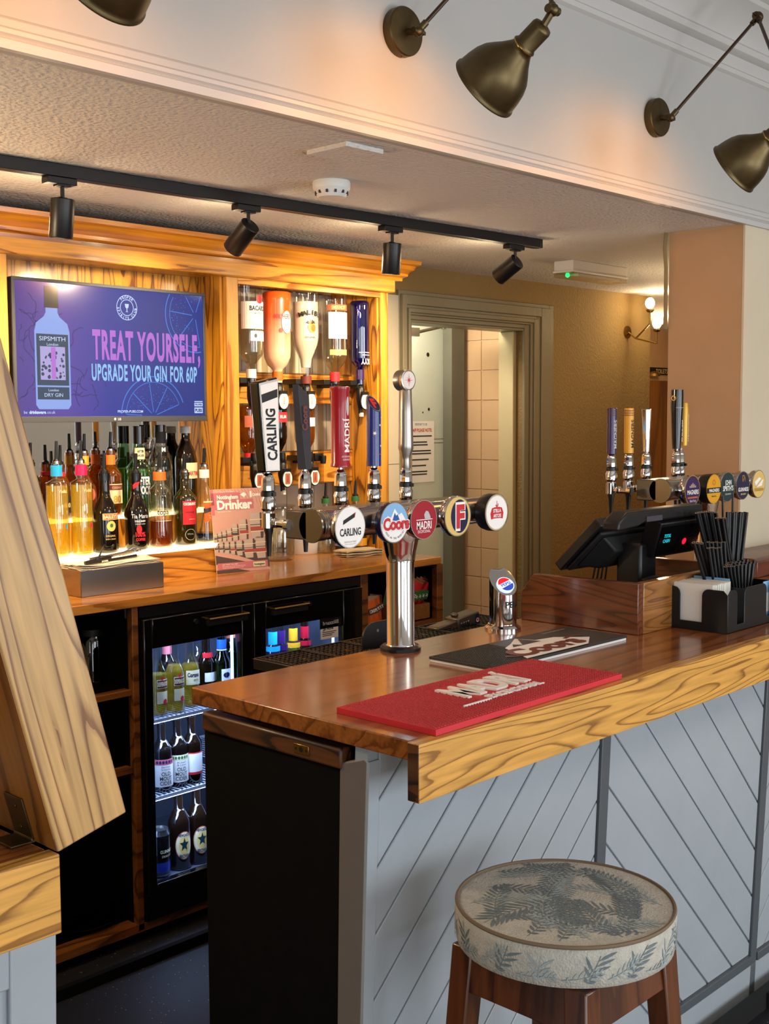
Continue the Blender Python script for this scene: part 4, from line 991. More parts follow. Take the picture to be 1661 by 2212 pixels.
t = thing('back_bar_surround', 'golden ash timber surround with cornice framing the screen and spirit bay', 'cabinet', (2.6, 3.4, 1.06))
b = MB('cabinet_post'); b.box(XL-.9, XL, YF, YF+.022, ZB_, 2.09); b.build('post', t, bevel=.002)
b = MB('cabinet_post'); b.box(XM0, XM1, YF, YF+.022, ZB_, 2.09); b.build('post', t, bevel=.002)
b = MB('cabinet_post'); b.box(XR0, XR1, YF, YD-.012, ZB_, 2.09); b.build('post', t, bevel=.002)
b = MB('cabinet_rail'); b.box(XL-.9, XR1+.014, YF-.028, YF+.02, 2.083, 2.145); b.build('top_rail', t, bevel=.004)
b = MB('cabinet_rail'); b.box(XM1, XR0, YF, YF+.022, 2.062, 2.083); b.build('bay_rail', t, bevel=.001)
prof = [(YF+.02, 2.13), (YF-.03, 2.13), (YF-.032, 2.142), (YF-.05, 2.148), (YF-.052, 2.158), (YF-.075, 2.172), (YF-.082, 2.186), (YF-.098, 2.190), (YF-.10, 2.204), (YF+.02, 2.204)]
n = len(prof); b = MB('cornice_pine'); xs = (XL-.9, XR1+.035)
vs = [(x+(0 if x < 2 else (YF-p[0])*.55), p[0], p[1]) for x in xs for p in prof]; b.vf(vs, [(i, (i+1) % n, n+(i+1) % n, n+i) for i in range(n)] + [tuple(range(n))[::-1], tuple(range(n, 2*n))]); bmesh.ops.recalc_face_normals(b.bm, faces=b.bm.faces); b.build('cornice', t, angle=25)
b = MB('cabinet_rail'); b.box(XL-.9, XR1, YF+.02, YD-.012, 2.09, 2.10); b.build('roof_board', t)
for k in range(3):
    w_ = (XM0-XL)/3; b = MB('cabinet_upright'); b.box(XL+k*w_+.001, XL+(k+1)*w_-.001, YB2, YB2+.01, 1.60, 2.09)
    o = b.build('back_panel', t)
b = MB('cabinet_upright'); b.box(XM0-.012, XM0, YF+.022, YB2+.01, ZB_, 2.09); b.build('side_panel', t)
b = MB('cabinet_upright'); b.box(XL, XL+.012, YF+.022, YB2+.01, ZB_, 2.09); b.build('side_panel', t)
b = MB('cabinet_upright'); b.box(XM1, XM1+.012, YF+.022, YD-.022, ZB_, 2.09); b.build('side_panel', t)
b = MB('cabinet_upright'); b.box(XR0-.012, XR0, YF+.01, YD-.022, ZB_, 2.09); b.build('side_panel', t)
b = MB('cabinet_rail'); b.box(1.0, XM0-.012, 3.245, 3.257, ZB_, 1.1495); b.build('lower_panel', t)
b = MB('cabinet_upright'); b.box(XL+.012, XM0-.012, 3.355, 3.362, 1.165, 1.262); b.build('riser', t)
b = MB('mirror'); b.box(XL+.012, XM0-.012, YB2-.004, YB2, 1.272, 1.60); b.build('mirror', t, smooth=False)
b = MB('lit_acrylic'); b.box(XL+.0121, XM0-.0121, 3.235, 3.354, 1.15, 1.165); b.build('lit_step', t)
b = MB('lit_acrylic'); b.box(XL+.0121, XM0-.0121, 3.354, YB2-.005, 1.262, 1.272); b.build('lit_step', t)
b = MB('boards_gap'); b.box(XM1+.012, XR0-.012, YD-.022, YD-.012, ZB_, 2.09); b.use('boards_grey')
k = XM1+.013
while k < XR0-.02: b.box(k, min(k+.071, XR0-.013), YD-.032, YD-.022, ZB_, 2.085); k += .074
b.build('painted_boards', t)
for (a, c) in ((at(600, 872, Y=3.46).z, at(600, 806, Y=3.46).z), (at(600, 1048, Y=3.46).z, at(600, 975, Y=3.46).z)):
    b = MB('cabinet_rail'); b.box(XM1+.012, XR0-.012, 3.452, 3.47, a, c); b.build('bottle_rail', t, bevel=.001)
    b = MB('steel_bright'); b.box(XM1+.012, XR0-.012, 3.448, 3.452, c-.002, c+.001); b.build('rail_edge', t)
for x, y in ((572, 760), (632, 760), (692, 760), (748, 760)):
    p = at(x, y, Y=3.44); b = MB('acrylic'); b.box(p.x-.012, p.x+.012, 3.438, 3.446, 1.33, 1.92); b.build('clear_strip', t, smooth=False)

# ------------------------------------------------------------------ television
TVM = Matrix.Translation((2.216, 3.30, 1.801)) @ Matrix.Rotation(.028, 4, 'Z')
t = thing('television', 'wall television showing a purple and blue gin advert', 'television', (2.216, 3.30, 1.585))
b = MB('black_plastic'); SC = TVM @ front((0, 0, 0))
b.box(-.37, .37, -.2185, .2185, -.045, -.003, SC); b.build('casing', t, bevel=.004)
b = MB('charcoal'); b.box(-.37, .37, -.2185, -.2005, -.003, .0, SC); b.box(-.37, .37, .2085, .2185, -.003, .0, SC); b.box(-.37, -.360, -.2, .2085, -.003, 0, SC); b.box(.360, .37, -.2, .2085, -.003, 0, SC)
b.use('grey_light').text('LG', .007, SC @ Matrix.Translation((.005, -.2095, 0)), z=.0006, bold=.03); b.disc(.0042, SC, .0006, 12, cx=-.012, cy=-.2095); b.build('bezel', t, bevel=.001)
b = MB('black_metal'); b.box(-.1, .1, -.1, .1, -.15, -.045, SC); b.build('wall_mount', t)
# screen picture: emissive, its own drawing
def scr(name, c, e=1.0):
    m, nt, N, L, bs = new_mat(name); bs.inputs['Base Color'].default_value = (.01, .01, .012, 1); bs.inputs['Roughness'].default_value = .15
    bs.inputs['Emission Color'].default_value = lin(c); bs.inputs['Emission Strength'].default_value = e; return nt, N, L, bs
nt, N, L, bs = scr('screen_field', '#1c3aa0')
tc = N.new('ShaderNodeTexCoord'); sp = N.new('ShaderNodeSeparateXYZ'); L.new(tc.outputs['Object'], sp.inputs[0])
mr = N.new('ShaderNodeMapRange'); mr.inputs[1].default_value = -.36; mr.inputs[2].default_value = .2; L.new(sp.outputs['X'], mr.inputs[0])
cr = N.new('ShaderNodeValToRGB'); e = cr.color_ramp.elements; e[0].position = 0; e[0].color = lin('#44308e'); e[1].position = 1; e[1].color = lin('#0e2c86')
k = e.new(.28); k.color = lin('#523aa0'); k = e.new(.6); k.color = lin('#1a3098')
L.new(mr.outputs[0], cr.inputs[0]); L.new(cr.outputs[0], bs.inputs['Emission Color'])
for nm, c in (('screen_pink', '#b46ad2'), ('screen_sky', '#8cc0f0'), ('screen_white', '#c8dcff'), ('screen_line', '#3c7ad8'), ('screen_dark', '#122240'), ('screen_glass', '#86a4e8'), ('screen_cap', '#0c1418'), ('screen_label', '#123a58'), ('screen_smoke', '#2a2470'), ('screen_petal', '#a8a0d8')): scr(nm, c)
b = MB('screen_field'); z = -.0025; b.rect(-.360, .360, -.2005, .2085, SC, z)
T_ = lambda x, y: SC @ Matrix.Translation((x, y, 0))
b.use('screen_smoke')
random.seed(3)
for k in range(26):
    x, y = random.choice(((-.31, .02), (-.17, -.06), (-.10, -.13), (-.33, -.05))); x += random.uniform(-.04, .04); y += random.uniform(-.08, .10); a = random.uniform(0, 6)
    pts = []
    for j in range(9): pts.append((x, y)); a += random.uniform(-.9, .9); x += .012*math.cos(a); y += .012*math.sin(a)
    b.line2([p for p in pts if -.355 < p[0] < .35 and -.195 < p[1] < .2], .003, SC, z+.0003)
def citrus(cx, cy, r, a0, a1, clipx=.358, clipy=-.198):
    b.use('screen_line')
    ok = lambda p: p[0] < clipx and clipy < p[1] < .206
    def arc(rr, w):
        pts = [(cx+rr*math.cos(a0+(a1-a0)*i/24), cy+rr*math.sin(a0+(a1-a0)*i/24)) for i in range(25)]
        for p, q in zip(pts, pts[1:]):
            if ok(p) and ok(q): b.line2([p, q], w, SC, z+.0004)
    arc(r, .0035); arc(r*.86, .0022)
    for i in range(5):
        a = a0+(a1-a0)*i/4; p, q = (cx+r*.1*math.cos(a), cy+r*.1*math.sin(a)), (cx+r*.84*math.cos(a), cy+r*.84*math.sin(a))
        m_ = (p[0]*.0+q[0], q[1])
        for s in range(8):
            u, v = (p[0]+(q[0]-p[0])*s/8, p[1]+(q[1]-p[1])*s/8), (p[0]+(q[0]-p[0])*(s+1)/8, p[1]+(q[1]-p[1])*(s+1)/8)
            if ok(u) and ok(v): b.line2([u, v], .0026, SC, z+.0004)
    for i in range(70):
        a, rr = a0+(a1-a0)*random.random(), r*random.uniform(.35, .82); p = (cx+rr*math.cos(a), cy+rr*math.sin(a))
        if ok(p): b.disc(.0014, SC, z+.0004, 5, cx=p[0], cy=p[1])
citrus(.325, .14, .125, 1.2, 4.9); citrus(.145, -.20, .13, .35, PI-.05)
# gin bottle of the advert
bx = -.235
b.use('screen_glass').poly([(bx-.062, -.165), (bx-.052, -.178), (bx+.052, -.178), (bx+.062, -.165), (bx+.062, .06), (bx+.055, .085), (bx+.028, .105), (bx+.021, .118), (bx+.021, .14), (bx-.021, .14), (bx-.021, .118), (bx-.028, .105), (bx-.055, .085), (bx-.062, .06)], SC, z+.0006)
b.use('screen_cap').poly([(bx-.025, .132), (bx+.025, .132), (bx+.023, .198), (bx-.023, .198)], SC, z+.0009)
b.use('screen_label').rect(bx-.056, bx+.056, -.105, .052, SC, z+.0009); b.rect(bx-.056, bx+.056, -.148, -.110, SC, z+.0009)
b.use('screen_petal'); b.rect(bx-.044, bx+.044, -.088, .014, SC, z+.0011)
b.use('screen_label')
for k in range(40): b.disc(random.uniform(.002, .006), SC, z+.0012, 7, cx=bx+random.uniform(-.04, .04), cy=random.uniform(-.084, -.005))
b.use('screen_pink').rect(bx-.006, bx+.010, -.085, .012, SC, z+.0013)
b.use('screen_white'); b.text('SIPSMITH', .013, T_(bx, .038), .092, z=z+.0012); b.text('London', .009, T_(bx, .021), .04, z=z+.0012); b.text('London', .008, T_(bx, -.119), .036, z=z+.0012); b.text('DRY GIN', .011, T_(bx, -.134), .065, z=z+.0012)
for r0 in (.0405, .0265): b.ring(r0-.0022, r0, T_(.045, .150), z+.0006)
def circtext(s, r, a_mid, h, flip):
    for i, ch in enumerate(s):
        a = a_mid + (i-(len(s)-1)/2)*(.30 if flip else -.30)*(.9)
        if ch != ' ': b.text(ch, h, T_(.045, .150) @ Matrix.Translation((r*math.cos(a), r*math.sin(a), 0)) @ Matrix.Rotation(a+(PI/2 if flip else -PI/2), 4, 'Z'), z=z+.0006, bold=.03)
circtext('PROPER', .0335, PI/2, .008, False); circtext('SPIRITS CLUB', .0335, -PI/2, .008, True)
b.poly([(.037, .162), (.053, .162), (.051, .151), (.0465, .147), (.0465, .138), (.051, .136), (.039, .136), (.0435, .138), (.0435, .147), (.039, .151)], SC, z+.0006)
b.use('screen_pink').text('TREAT YOURSELF,', .088, T_(.127, .028), .435, z=z+.001, bold=.038, sp=1.14)
b.use('screen_sky').text('UPGRADE YOUR GIN FOR 60P', .050, T_(.117, -.060), .425, z=z+.001, bold=.032, sp=1.12)
b.use('screen_white'); b.text('be', .009, T_(-.340, -.187), None, 'L', z=z+.001); b.text('drinkaware', .009, T_(-.322, -.187), .058, 'L', bold=.05, z=z+.001); b.text('.co.uk', .009, T_(-.262, -.187), None, 'L', z=z+.001)
b.text('PROPER-PUBS.COM', .008, T_(.05, -.185), .10, z=z+.001, bold=.02)
b.rect(.316, .352, -.191, -.172, SC, z+.0006); b.rect(.316, .352, -.168, -.156, SC, z+.0006); b.rect(.316, .352, -.153, -.150, SC, z+.0006)
b.use('screen_field'); b.text('PUBS', .011, T_(.334, -.1815), .031, z=z+.001, bold=.04); b.text('PROPER', .006, T_(.334, -.162), .031, z=z+.001, bold=.04)
b.build('screen', t, smooth=False)

# ------------------------------------------------------------------ bottles
def prof_bottle(r, h, hs, rn, hn=None, base=.006, soft=.5, lip=.0015):
    """foot, body up to hs, shoulder up to hn, neck up to h"""
    hn = hn or hs+(h-hs)*.45; p = [(r*.82, 0), (r*.97, base*.4), (r, base), (r, hs)]
    for k in range(1, 9):
        u = k/8; s = u*u*(3-2*u); p.append((r+(rn-r)*(s*(1-soft)+soft*(1-math.sqrt(max(0, 1-u*u)))), hs+(hn-hs)*u))
    return p + [(rn, h-.012), (rn+lip, h-.011), (rn+lip, h), (rn*.7, h)]
def cut_prof(p, z, k=.93, z0=.004):
    o = [(p[0][0]*k, z0)]
    for (r0, a), (r1, c) in zip(p, p[1:]):
        if c <= z0: continue
        if c >= z:
            o.append(((r0+(r1-r0)*(z-a)/max(1e-6, c-a))*k, z)); break
        o.append((r1*k, c))
    return o
def bottle(label, loc, p, gl, drink=None, lab=None, cap=None, pour=None, sc=None, name='bottle', cat='bottle', inv=False, rz=0., sq=None, group=None, seg=24, extra=None):
    t = local(thing(name, label, cat, loc, group, rz)); h = p[-1][1]
    IM = Matrix.Translation((0, 0, h)) @ Matrix.Rotation(PI, 4, 'X') if inv else Matrix()
    b = MB(gl); b.M = IM; b.lathe(p, seg, sq=sq); b.build('glass_body', t, angle=50)
    if drink:
        b = MB(drink[1]); b.M = IM
        if inv:
            q = [(r*.93, z) for r, z in p if z >= drink[0]]; r0 = [r for r, z in p if z >= drink[0]][0]
            q = [(r0*.93, drink[0])] + [c for c in q if c[1] > drink[0]+1e-4 and c[1] < h-.003]
        else: q = cut_prof(p, drink[0])
        b.lathe(q, seg, sq=sq); b.build('drink', t, angle=50)
    if cap:
        b = MB(cap[0]); b.M = IM; r_ = cap[3] if len(cap) > 3 else p[-4][0]+.0018
        b.lathe([(r_, cap[1]), (r_, cap[2]-.001), (r_*.92, cap[2])] , 20); b.build('cap', t)
    if lab:
        b = MB('white'); lab(b, max(r for r, z in p)+.0005); b.build('paper_label', t, smooth=False)
    if pour:
        b = MB('chrome_soft' if pour != 'black' else 'black_plastic'); z = h if not cap else max(h, cap[2]) 
        b.lathe([(.012, z-.002), (.012, z+.006), (.006, z+.012)], 12)
        if pour != 'black': b.use('black_plastic' if pour is True else 'chrome_soft')
        else: b.use('black_plastic')
        b.tube([(0, 0, z+.008), (.001, -.002, z+.062)], [.0062, .0048], 8); b.build('pourer', t)
    if sc: t.scale = (sc[0], sc[0], sc[1])
    if extra: extra(t)
    return t
def spot(px, py, z, dy=0):
    p = at(px, py, Z=z); return (p.x, p.y+dy, z)
ZT1, ZT2 = 1.1652, 1.2722
def l_none(b, r): pass
def LB(z0, z1, a, mat, lines, border=None, off=0.):
    """simple paper label: lines = (material, text, height, width, z)"""
    def f(b, r):
        if border: b.use(border).wrap(r, off-a-.04, off+a+.04, z0-.002, z1+.002)
        if mat: b.use(mat).wrap(r+.0004, off-a, off+a, z0, z1)
        R0 = Matrix.Rotation(off, 4, 'Z')
        for m_, s, h_, w_, z in lines: b.use(m_).text(s, h_, R0 @ Matrix.Translation((0, 0, z)), w_, wrap=r+.0004, z=.0006, bold=.02)
    return f
pv = prof_bottle(.0365, .262, .205, .014, .218, soft=.15)
def l_gold(c):
    def f(b, r): b.use(c).wdisc(r, .012, .085, .004, .008); b.use('cream').text('Vodka', .010, Matrix.Translation((0, 0, .185)), .03, wrap=r, z=.0006)
    return f
bottle('tall gold glass bottle with a blue neck seal on the lit shelf', (1.983, 3.296, ZT1), pv, 'glass_clear', (.2, 'drink_gold'), l_gold('cap_blue'), ('cap_blue', .226, .256, .0185), True, (.96, 1.11))
bottle('tall gold glass bottle with a pink neck seal on the lit shelf', (2.062, 3.282, ZT1), pv, 'glass_clear', (.2, 'drink_gold'), l_gold('cap_pink'), ('cap_pink', .226, .256, .0185), True, (.96, 1.11))
pb = [(.032, 0), (.036, .004), (.0365, .01), (.036, .10), (.034, .125), (.026, .150), (.0165, .170), (.014, .19), (.0135, .225), (.0155, .226), (.0155, .24), (.011, .24)]
def l_cream(b, r):
    b.use('salmon').poly([(0, 0), (.001, 0), (0, .001)]) if False else None
    b.use('cream_gold').wrap(r, -.62, .75, .102, .122); b.use('salmon').wrap(r+.0003, -.56, .69, .104, .120)
    b.use('cream').text('BAILEYS', .011, Matrix.Translation((.0, 0, .112)), .044, wrap=r, z=.0008, bold=.03)
    b.use('cream_gold').wdisc(r+.0003, .002, .083, .014, .016); b.use('green').wdisc(r+.0008, .002, .085, .005, .006)
    b.use('cream_gold').text('ORIGINAL', .006, Matrix.Translation((0, 0, .053)), .03, wrap=r, z=.0006); b.text('IRISH CREAM', .004, Matrix.Translation((0, 0, .043)), .03, wrap=r, z=.0006)
bottle('dark cream liqueur bottle with an orange arched label', (2.150, 3.288, ZT1), pb, 'glass_dark', None, l_cream, ('black_gloss', .222, .245, .0165), 'black', sc=(1.13, 1.04), rz=-0.15)
pt = [(.029, 0), (.0325, .004), (.034, .02), (.0365, .09), (.0355, .115), (.028, .142), (.017, .165), (.0138, .19), (.0138, .222), (.0155, .223), (.0155, .24), (.011, .24)]
def l_coffee(b, r):
    b.use('white').text('Tia Maria', .013, Matrix.Translation((0, 0, .108)), .052, wrap=r, z=.0004); b.text('COLD BREW', .005, Matrix.Translation((0, 0, .092)), .032, wrap=r, z=.0004, bold=.03); b.text('COFFEE LIQUEUR', .003, Matrix.Translation((0, 0, .083)), .03, wrap=r)
    b.use('label_red').wdisc(r, -.004, .066, .008, .014); b.use('label_red').text('100%', .014, Matrix.Translation((.0, 0, .050)), .03, wrap=r, z=.0006, bold=.04); b.text('COFFEE', .008, Matrix.Translation((0, 0, .034)), .028, wrap=r, z=.0006, bold=.04)
    rn = .0143; b.use('label_red').wpoly([(a*rn, z) for a, z in ((-1.0, .205), (-.5, .212), (.6, .216), (.2, .204), (-.4, .196), (-.9, .192))], rn, None, .002)
bottle('dark coffee liqueur bottle with white script and a red ribbon neck', (2.268, 3.285, ZT1), pt, 'glass_dark', None, l_coffee, ('black_gloss', .222, .243, .016), 'black', sc=(1.13, 1.03), rz=-0.3)
pq = [(.034, 0), (.0375, .004), (.0385, .012), (.036, .06), (.034, .10), (.0345, .165), (.033, .185), (.020, .198), (.0145, .206), (.0145, .24), (.0165, .24), (.0165, .244), (.011, .244)]
bottle('clear bottle of toffee coloured liqueur with bold black name and orange collar', (2.362, 3.285, ZT1), pq, 'glass_clear', (.085, 'drink_amber'), LB(0, 0, 0, None, [('ink', 'topa', .017, .034, .116)]), ('orange', .216, .243, .0185), True, sc=(1.15, 1.03), rz=-0.4)
pw = prof_bottle(.0345, .245, .155, .0135, .19, soft=.35)
def l_port(b, r):
    b.use('label_red').wrap(r, -.55, .75, .07, .150); R0 = Matrix.Rotation(.1, 4, 'Z')
    b.use('white').text("COCKBURN'S", .009, R0 @ Matrix.Translation((0, 0, .140)), .040, wrap=r, z=.0006, bold=.04); b.use('ink').text('FINE RUBY', .006, R0 @ Matrix.Translation((0, 0, .112)), .030, wrap=r, z=.0006); b.text('PORT', .003, R0 @ Matrix.Translation((0, 0, .103)), .012, wrap=r, z=.0006)
    b.use('white').text('PORTO', .0025, R0 @ Matrix.Translation((.004, 0, .088)), .022, wrap=r, z=.0006)
    b.use('grey_light'); pts = [(.004+.017*math.cos(a), .036+.019*math.sin(a)) for a in [i*PI/16 for i in range(33)]]
    for p, q in zip(pts, pts[1:]): b.vf([(r*math.sin(u/r), -r*math.cos(u/r), v) for u, v in (p, q, (.004+(q[0]-.004)*.93, .036+(q[1]-.036)*.93), (.004+(p[0]-.004)*.93, .036+(p[1]-.036)*.93))], [(0, 3, 2, 1)])
    b.use('grey_light').text('SPECIAL', .005, R0 @ Matrix.Translation((0, 0, .038)), .02, wrap=r, z=.0004)
bottle('green wine shaped port bottle with a square red label', (2.463, 3.282, ZT1), pw, 'glass_olive', (.07, 'glass_brown') if False else None, l_port, None, True, sc=(1.13, 1.0), rz=-0.3)
pm_ = [(.034, 0), (.0375, .004), (.0375, .01), (.0345, .08), (.0345, .115), (.026, .155), (.0155, .19), (.0135, .215), (.0135, .252), (.0155, .252), (.0155, .262), (.011, .262)]
def l_curacao(b, r):
    r -= .002; b.use('cream').wrap(r-.0003, -.5, .95, .138, .143)
    b.use('orange'); n_ = 10
    for i in range(n_):
        a0, a1 = -.45+1.35*i/n_, -.45+1.35*(i+1)/n_; f0, f1 = .070+.014*i/n_, .070+.014*(i+1)/n_
        b.vf([(r*math.sin(a), -r*math.cos(a), z) for a, z in ((a0, f0), (a1, f1), (a1, .139), (a0, .132))], [(0, 1, 2, 3)])
    R0 = Matrix.Rotation(.2, 4, 'Z') ; b.use('keg_dark')
    for i in range(n_):
        a0, a1 = -.5+1.45*i/n_, -.5+1.45*(i+1)/n_; f0, f1 = .100+.016*i/n_, .100+.016*(i+1)/n_
        b.vf([((r+.0003)*math.sin(a), -(r+.0003)*math.cos(a), z) for a, z in ((a0, f0), (a1, f1), (a1, f1+.014), (a0, f0+.014))], [(0, 1, 2, 3)])
    b.use('navy').text('MARIE BRIZARD', .010, R0 @ Matrix.Translation((0, 0, .1155)), .05, wrap=r, z=.0008, bold=.02); b.use('cream').text('CURACAO', .004, R0 @ Matrix.Translation((0, 0, .094)), .025, wrap=r, z=.0006); b.text('BLEU', .005, R0 @ Matrix.Translation((0, 0, .086)), .015, wrap=r, z=.0006)
bottle('clear bottle with an orange slanting label and a little blue liqueur inside', (2.560, 3.300, ZT1), pm_, 'glass_clear', (.032, 'drink_blue'), l_curacao, ('paper_white', .222, .25, .0155), True, sc=(1.13, 1.0), rz=-0.25)
# rear step
RY = 3.402
def rear(px): return (at(px, 1105, Y=RY).x, RY, ZT2)
ps = prof_bottle(.037, .255, .165, .0145, .2)
bottle('dark rum bottle half hidden at the left end of the rear shelf', (1.955, RY, ZT2), prof_bottle(.035, .185, .115, .013, .15), 'glass_brown', None, LB(.03, .085, .8, 'keg_dark', [('gold', 'RUM', .012, .03, .06)]), None, 'black')
bottle('amber bottle between the two gold bottles with a red collar', (2.060, RY, ZT2), prof_bottle(.034, .175, .105, .014, .14), 'drink_amber', None, LB(.02, .075, .8, 'ink', [('cream', '1800', .014, .03, .045)]), ('label_red', .135, .15, .017), 'black')
bottle('round shouldered amber brandy bottle behind the cream liqueur', (2.150, RY, ZT2), [(.034, 0), (.038, .005), (.0395, .03), (.0395, .075), (.036, .10), (.022, .122), (.0135, .14), (.0125, .20), (.0145, .2), (.0145, .21), (.01, .21)], 'drink_amber', None, lambda b, r: b.use('salmon').wdisc(r, .0, .075, .016, .02), ('gold', .17, .20, .0155), True)
def l_apricot(b, r): b.use('cream').wrap(r, -.7, .8, .04, .105); b.use('bronze_print').wrap(r+.0003, -.7, .8, .085, .102); b.use('gold').text('80', .022, Matrix.Translation((.0, 0, .055)), .03, wrap=r, z=.0006, bold=.03); b.use('cream').text('COGNAC', .008, Matrix.Translation((0, 0, .093)), .036, wrap=r, z=.0006)
bottle('amber spirit bottle with a cream label and orange neck on the rear shelf', (2.250, RY, ZT2), prof_bottle(.037, .215, .13, .0145, .165), 'drink_amber', None, l_apricot, ('orange', .168, .20, .016), True)
def l_shock(b, r):
    b.use('teal_dark').wrap(r, -.75, .75, .062, .128); b.use('white').text('AFTER', .026, Matrix.Translation((0, 0, .111)), .050, wrap=r, z=.0006, bold=.04); b.text('SHOCK', .026, Matrix.Translation((0, 0, .080)), .050, wrap=r, z=.0006, bold=.04)
    b.use('cream').wrap(.0195, -1, 1, .182, .222); b.use('ink').text('AFTER', .008, Matrix.Translation((0, 0, .21)), .022, wrap=.0195, z=.0006, bold=.03); b.text('SHOCK', .008, Matrix.Translation((0, 0, .196)), .022, wrap=.0195, z=.0006, bold=.03)
bottle('big pale green cinnamon liqueur bottle with black cap and navy label', rear(302), [(.033, 0), (.038, .004), (.0385, .012), (.0385, .135), (.037, .155), (.024, .176), (.019, .185), (.017, .23), (.0145, .245), (.0145, .262), (.012, .262)], 'glass_aqua', (.15, 'drink_green'), l_shock, ('black_gloss', .235, .295, .0175), None, sc=(1.1, 1.0), rz=-0.25)
def l_verm(b, r): b.use('cream').wrap(r, -.8, .8, .11, .165); b.use('label_red').text('MARTINI', .014, Matrix.Translation((0, 0, .128)), .05, wrap=r, z=.0006, bold=.03)
pz = [(.032, 0), (.037, .004), (.037, .175), (.031, .205), (.018, .235), (.0148, .25), (.0148, .272), (.017, .272), (.017, .28), (.012, .28)]
def l_clear(b, r):
    b.use('ink').wrap(.0255, -.9, .9, .205, .225); b.wrap(.019, -1.2, 1.2, .235, .275); b.use('white').text('M', .014, Matrix.Translation((0, 0, .214)), .012, wrap=.0258, z=.0006, bold=.03); b.use('keg_dark').text('London Dry', .008, Matrix.Translation((0, 0, .19)), .04, wrap=r*.9, z=.0006)
bottle('tall clear textured gin bottle with a black neck band', (at(350, 1105, Y=RY).x-.004, 3.400, ZT2), [(.034, 0), (.0385, .004), (.0385, .15), (.036, .178), (.026, .205), (.0185, .23), (.0165, .262), (.0165, .285), (.012, .285)], 'glass_clear', (.14, 'drink_water'), l_clear, ('black_gloss', .255, .298, .018), None, sc=(1.1, 1.0), rz=-0.2)
bottle('dark vermouth bottle with a silver cap on the rear step', (at(398, 1105, Y=RY).x+.012, 3.404, ZT2), pz, 'glass_brown', None, l_verm, ('grey_light', .268, .292, .0175), None, sc=(1.08, 1.0))

# ------------------------------------------------------------------ spirit optics
YO = 3.372; OZ = 1.722
def optic(x, z, mat_lens, label):
    t = local(thing('spirit_optic', label, 'optic', (x, YO, z)))
    b = MB('black_plastic'); b.lathe([(.012, .035), (.0135, .02), (.0135, .004), (.010, -.004), (.016, -.012), (.017, -.05), (.012, -.075), (.008, -.10), (.008, -.112)], 16); b.box(-.05, .0, .002, .075, .0, .02); b.box(-.018, .018, -.004, .078, -.012, .006); b.build('valve', t, bevel=.001)
    M = front((0, -.026, -.064)) @ Matrix.Rotation(-.0, 4, 'X'); b = MB('black_plastic'); b.lathe([(.026, -.006), (.0315, -.002), (.0315, .002), (.029, .003)], 32, M @ Matrix.Diagonal((.82, 1.05, 1, 1))); b.box(-.018, .018, .026, .038, -.004, .004, M); b.use('white').disc(.023, M, .0036, 32, ry=.0295); b.use(mat_lens).rect(-.012, .012, -.020, .020, M, .0042)
    b.use('ink').text('35ml', .006, M @ frame((0, 0, 0), (0, 1, 0), (-1, 0, 0)), .026, z=.0048); b.build('measure_lens', t)
    b = MB('white_plastic'); b.box(-.006, .006, -.012, .0, -.124, -.108); b.build('lever', t)
    return t
def ox(px, py=700): return at(px, py, Y=YO).x
def l_rum(b, r):
    b.use('paper_white').wrap(r, -1.5, 1.5, .175, .265); b.use('label_red').wdisc(r+.0004, .004, .272, .013, .014); b.use('ink').text('BACARDI', .015, Matrix.Translation((0, 0, .243)), .062, wrap=r, z=.0006, bold=.03); b.text('CARTA BLANCA', .005, Matrix.Translation((0, 0, .226)), .04, wrap=r, z=.0006); b.use('grey_light').text('SUPERIOR', .008, Matrix.Translation((0, 0, .195)), .045, wrap=r, z=.0006)
    b.use('paper_white').wrap(r, -.7, 1.2, .135, .168); b.use('navy').wdisc(r+.0004, -.012, .152, .005, .007)
p1 = prof_bottle(.0405, .335, .235, .0145, .275, soft=.3)
bottle('upturned clear white rum bottle on the first optic from the left', (ox(541), YO, OZ), p1, 'glass_clear', (.11, 'drink_water'), l_rum, ('paper_white', .292, .322, .0165), sc=(1.14, 1.085), inv=True)
def l_peach(b, r): b.use('paper_white').wdisc(r, .016, .215, .020, .040); b.use('label_red').text('ARCHERS', .016, Matrix.Translation((.0, 0, .235)), .056, wrap=r, z=.0008, bold=.02); b.use('label_red').wdisc(r+.0004, -.006, .185, .006, .008)
p2_ = [(.038, 0), (.043, .005), (.0435, .03), (.0415, .05), (.0415, .21), (.040, .235), (.030, .262), (.018, .275), (.0145, .285), (.0145, .325), (.012, .325)]
def peach_extra(t): pass
bottle('upturned orange and peach frosted schnapps bottle on the second optic', (ox(598), YO, OZ), p2_, 'peach_liqueur', None, l_peach, ('orange', .285, .318, .0165), sc=(1.22, 1.025), inv=True, rz=-0.3)
def l_coco(b, r):
    for i, ch in enumerate('MALIBU'):
        u = -.030+i*.0125; b.use('ink').text(ch, .016, Matrix.Translation((r*math.sin(u/r), -r*math.cos(u/r), .248-abs(i-2.5)*.0035)) @ Matrix.Rotation(u/r, 4, 'Z') @ Matrix.Rotation(PI/2, 4, 'X') @ Matrix.Rotation(-(i-2.5)*.11, 4, 'Z'), z=.0008, bold=.03)
    b.use('yellow').wdisc(r, .006, .195, .013, .02); b.use('orange').wdisc(r+.0003, .010, .192, .008, .013); b.use('ink'); 
    for a in range(7):
        an = .35+a*.4; b.vf([((r+.0006)*math.sin(u/r), -(r+.0006)*math.cos(u/r), v) for u, v in ((.002, .205), (.002+.014*math.cos(an)-.002, .207+.016*math.sin(an)), (.002+.017*math.cos(an), .203+.016*math.sin(an)))], [(0, 2, 1)])
    b.text('ORIGINAL', .006, Matrix.Translation((0, 0, .160)), .034, wrap=r, z=.0006, bold=.02)
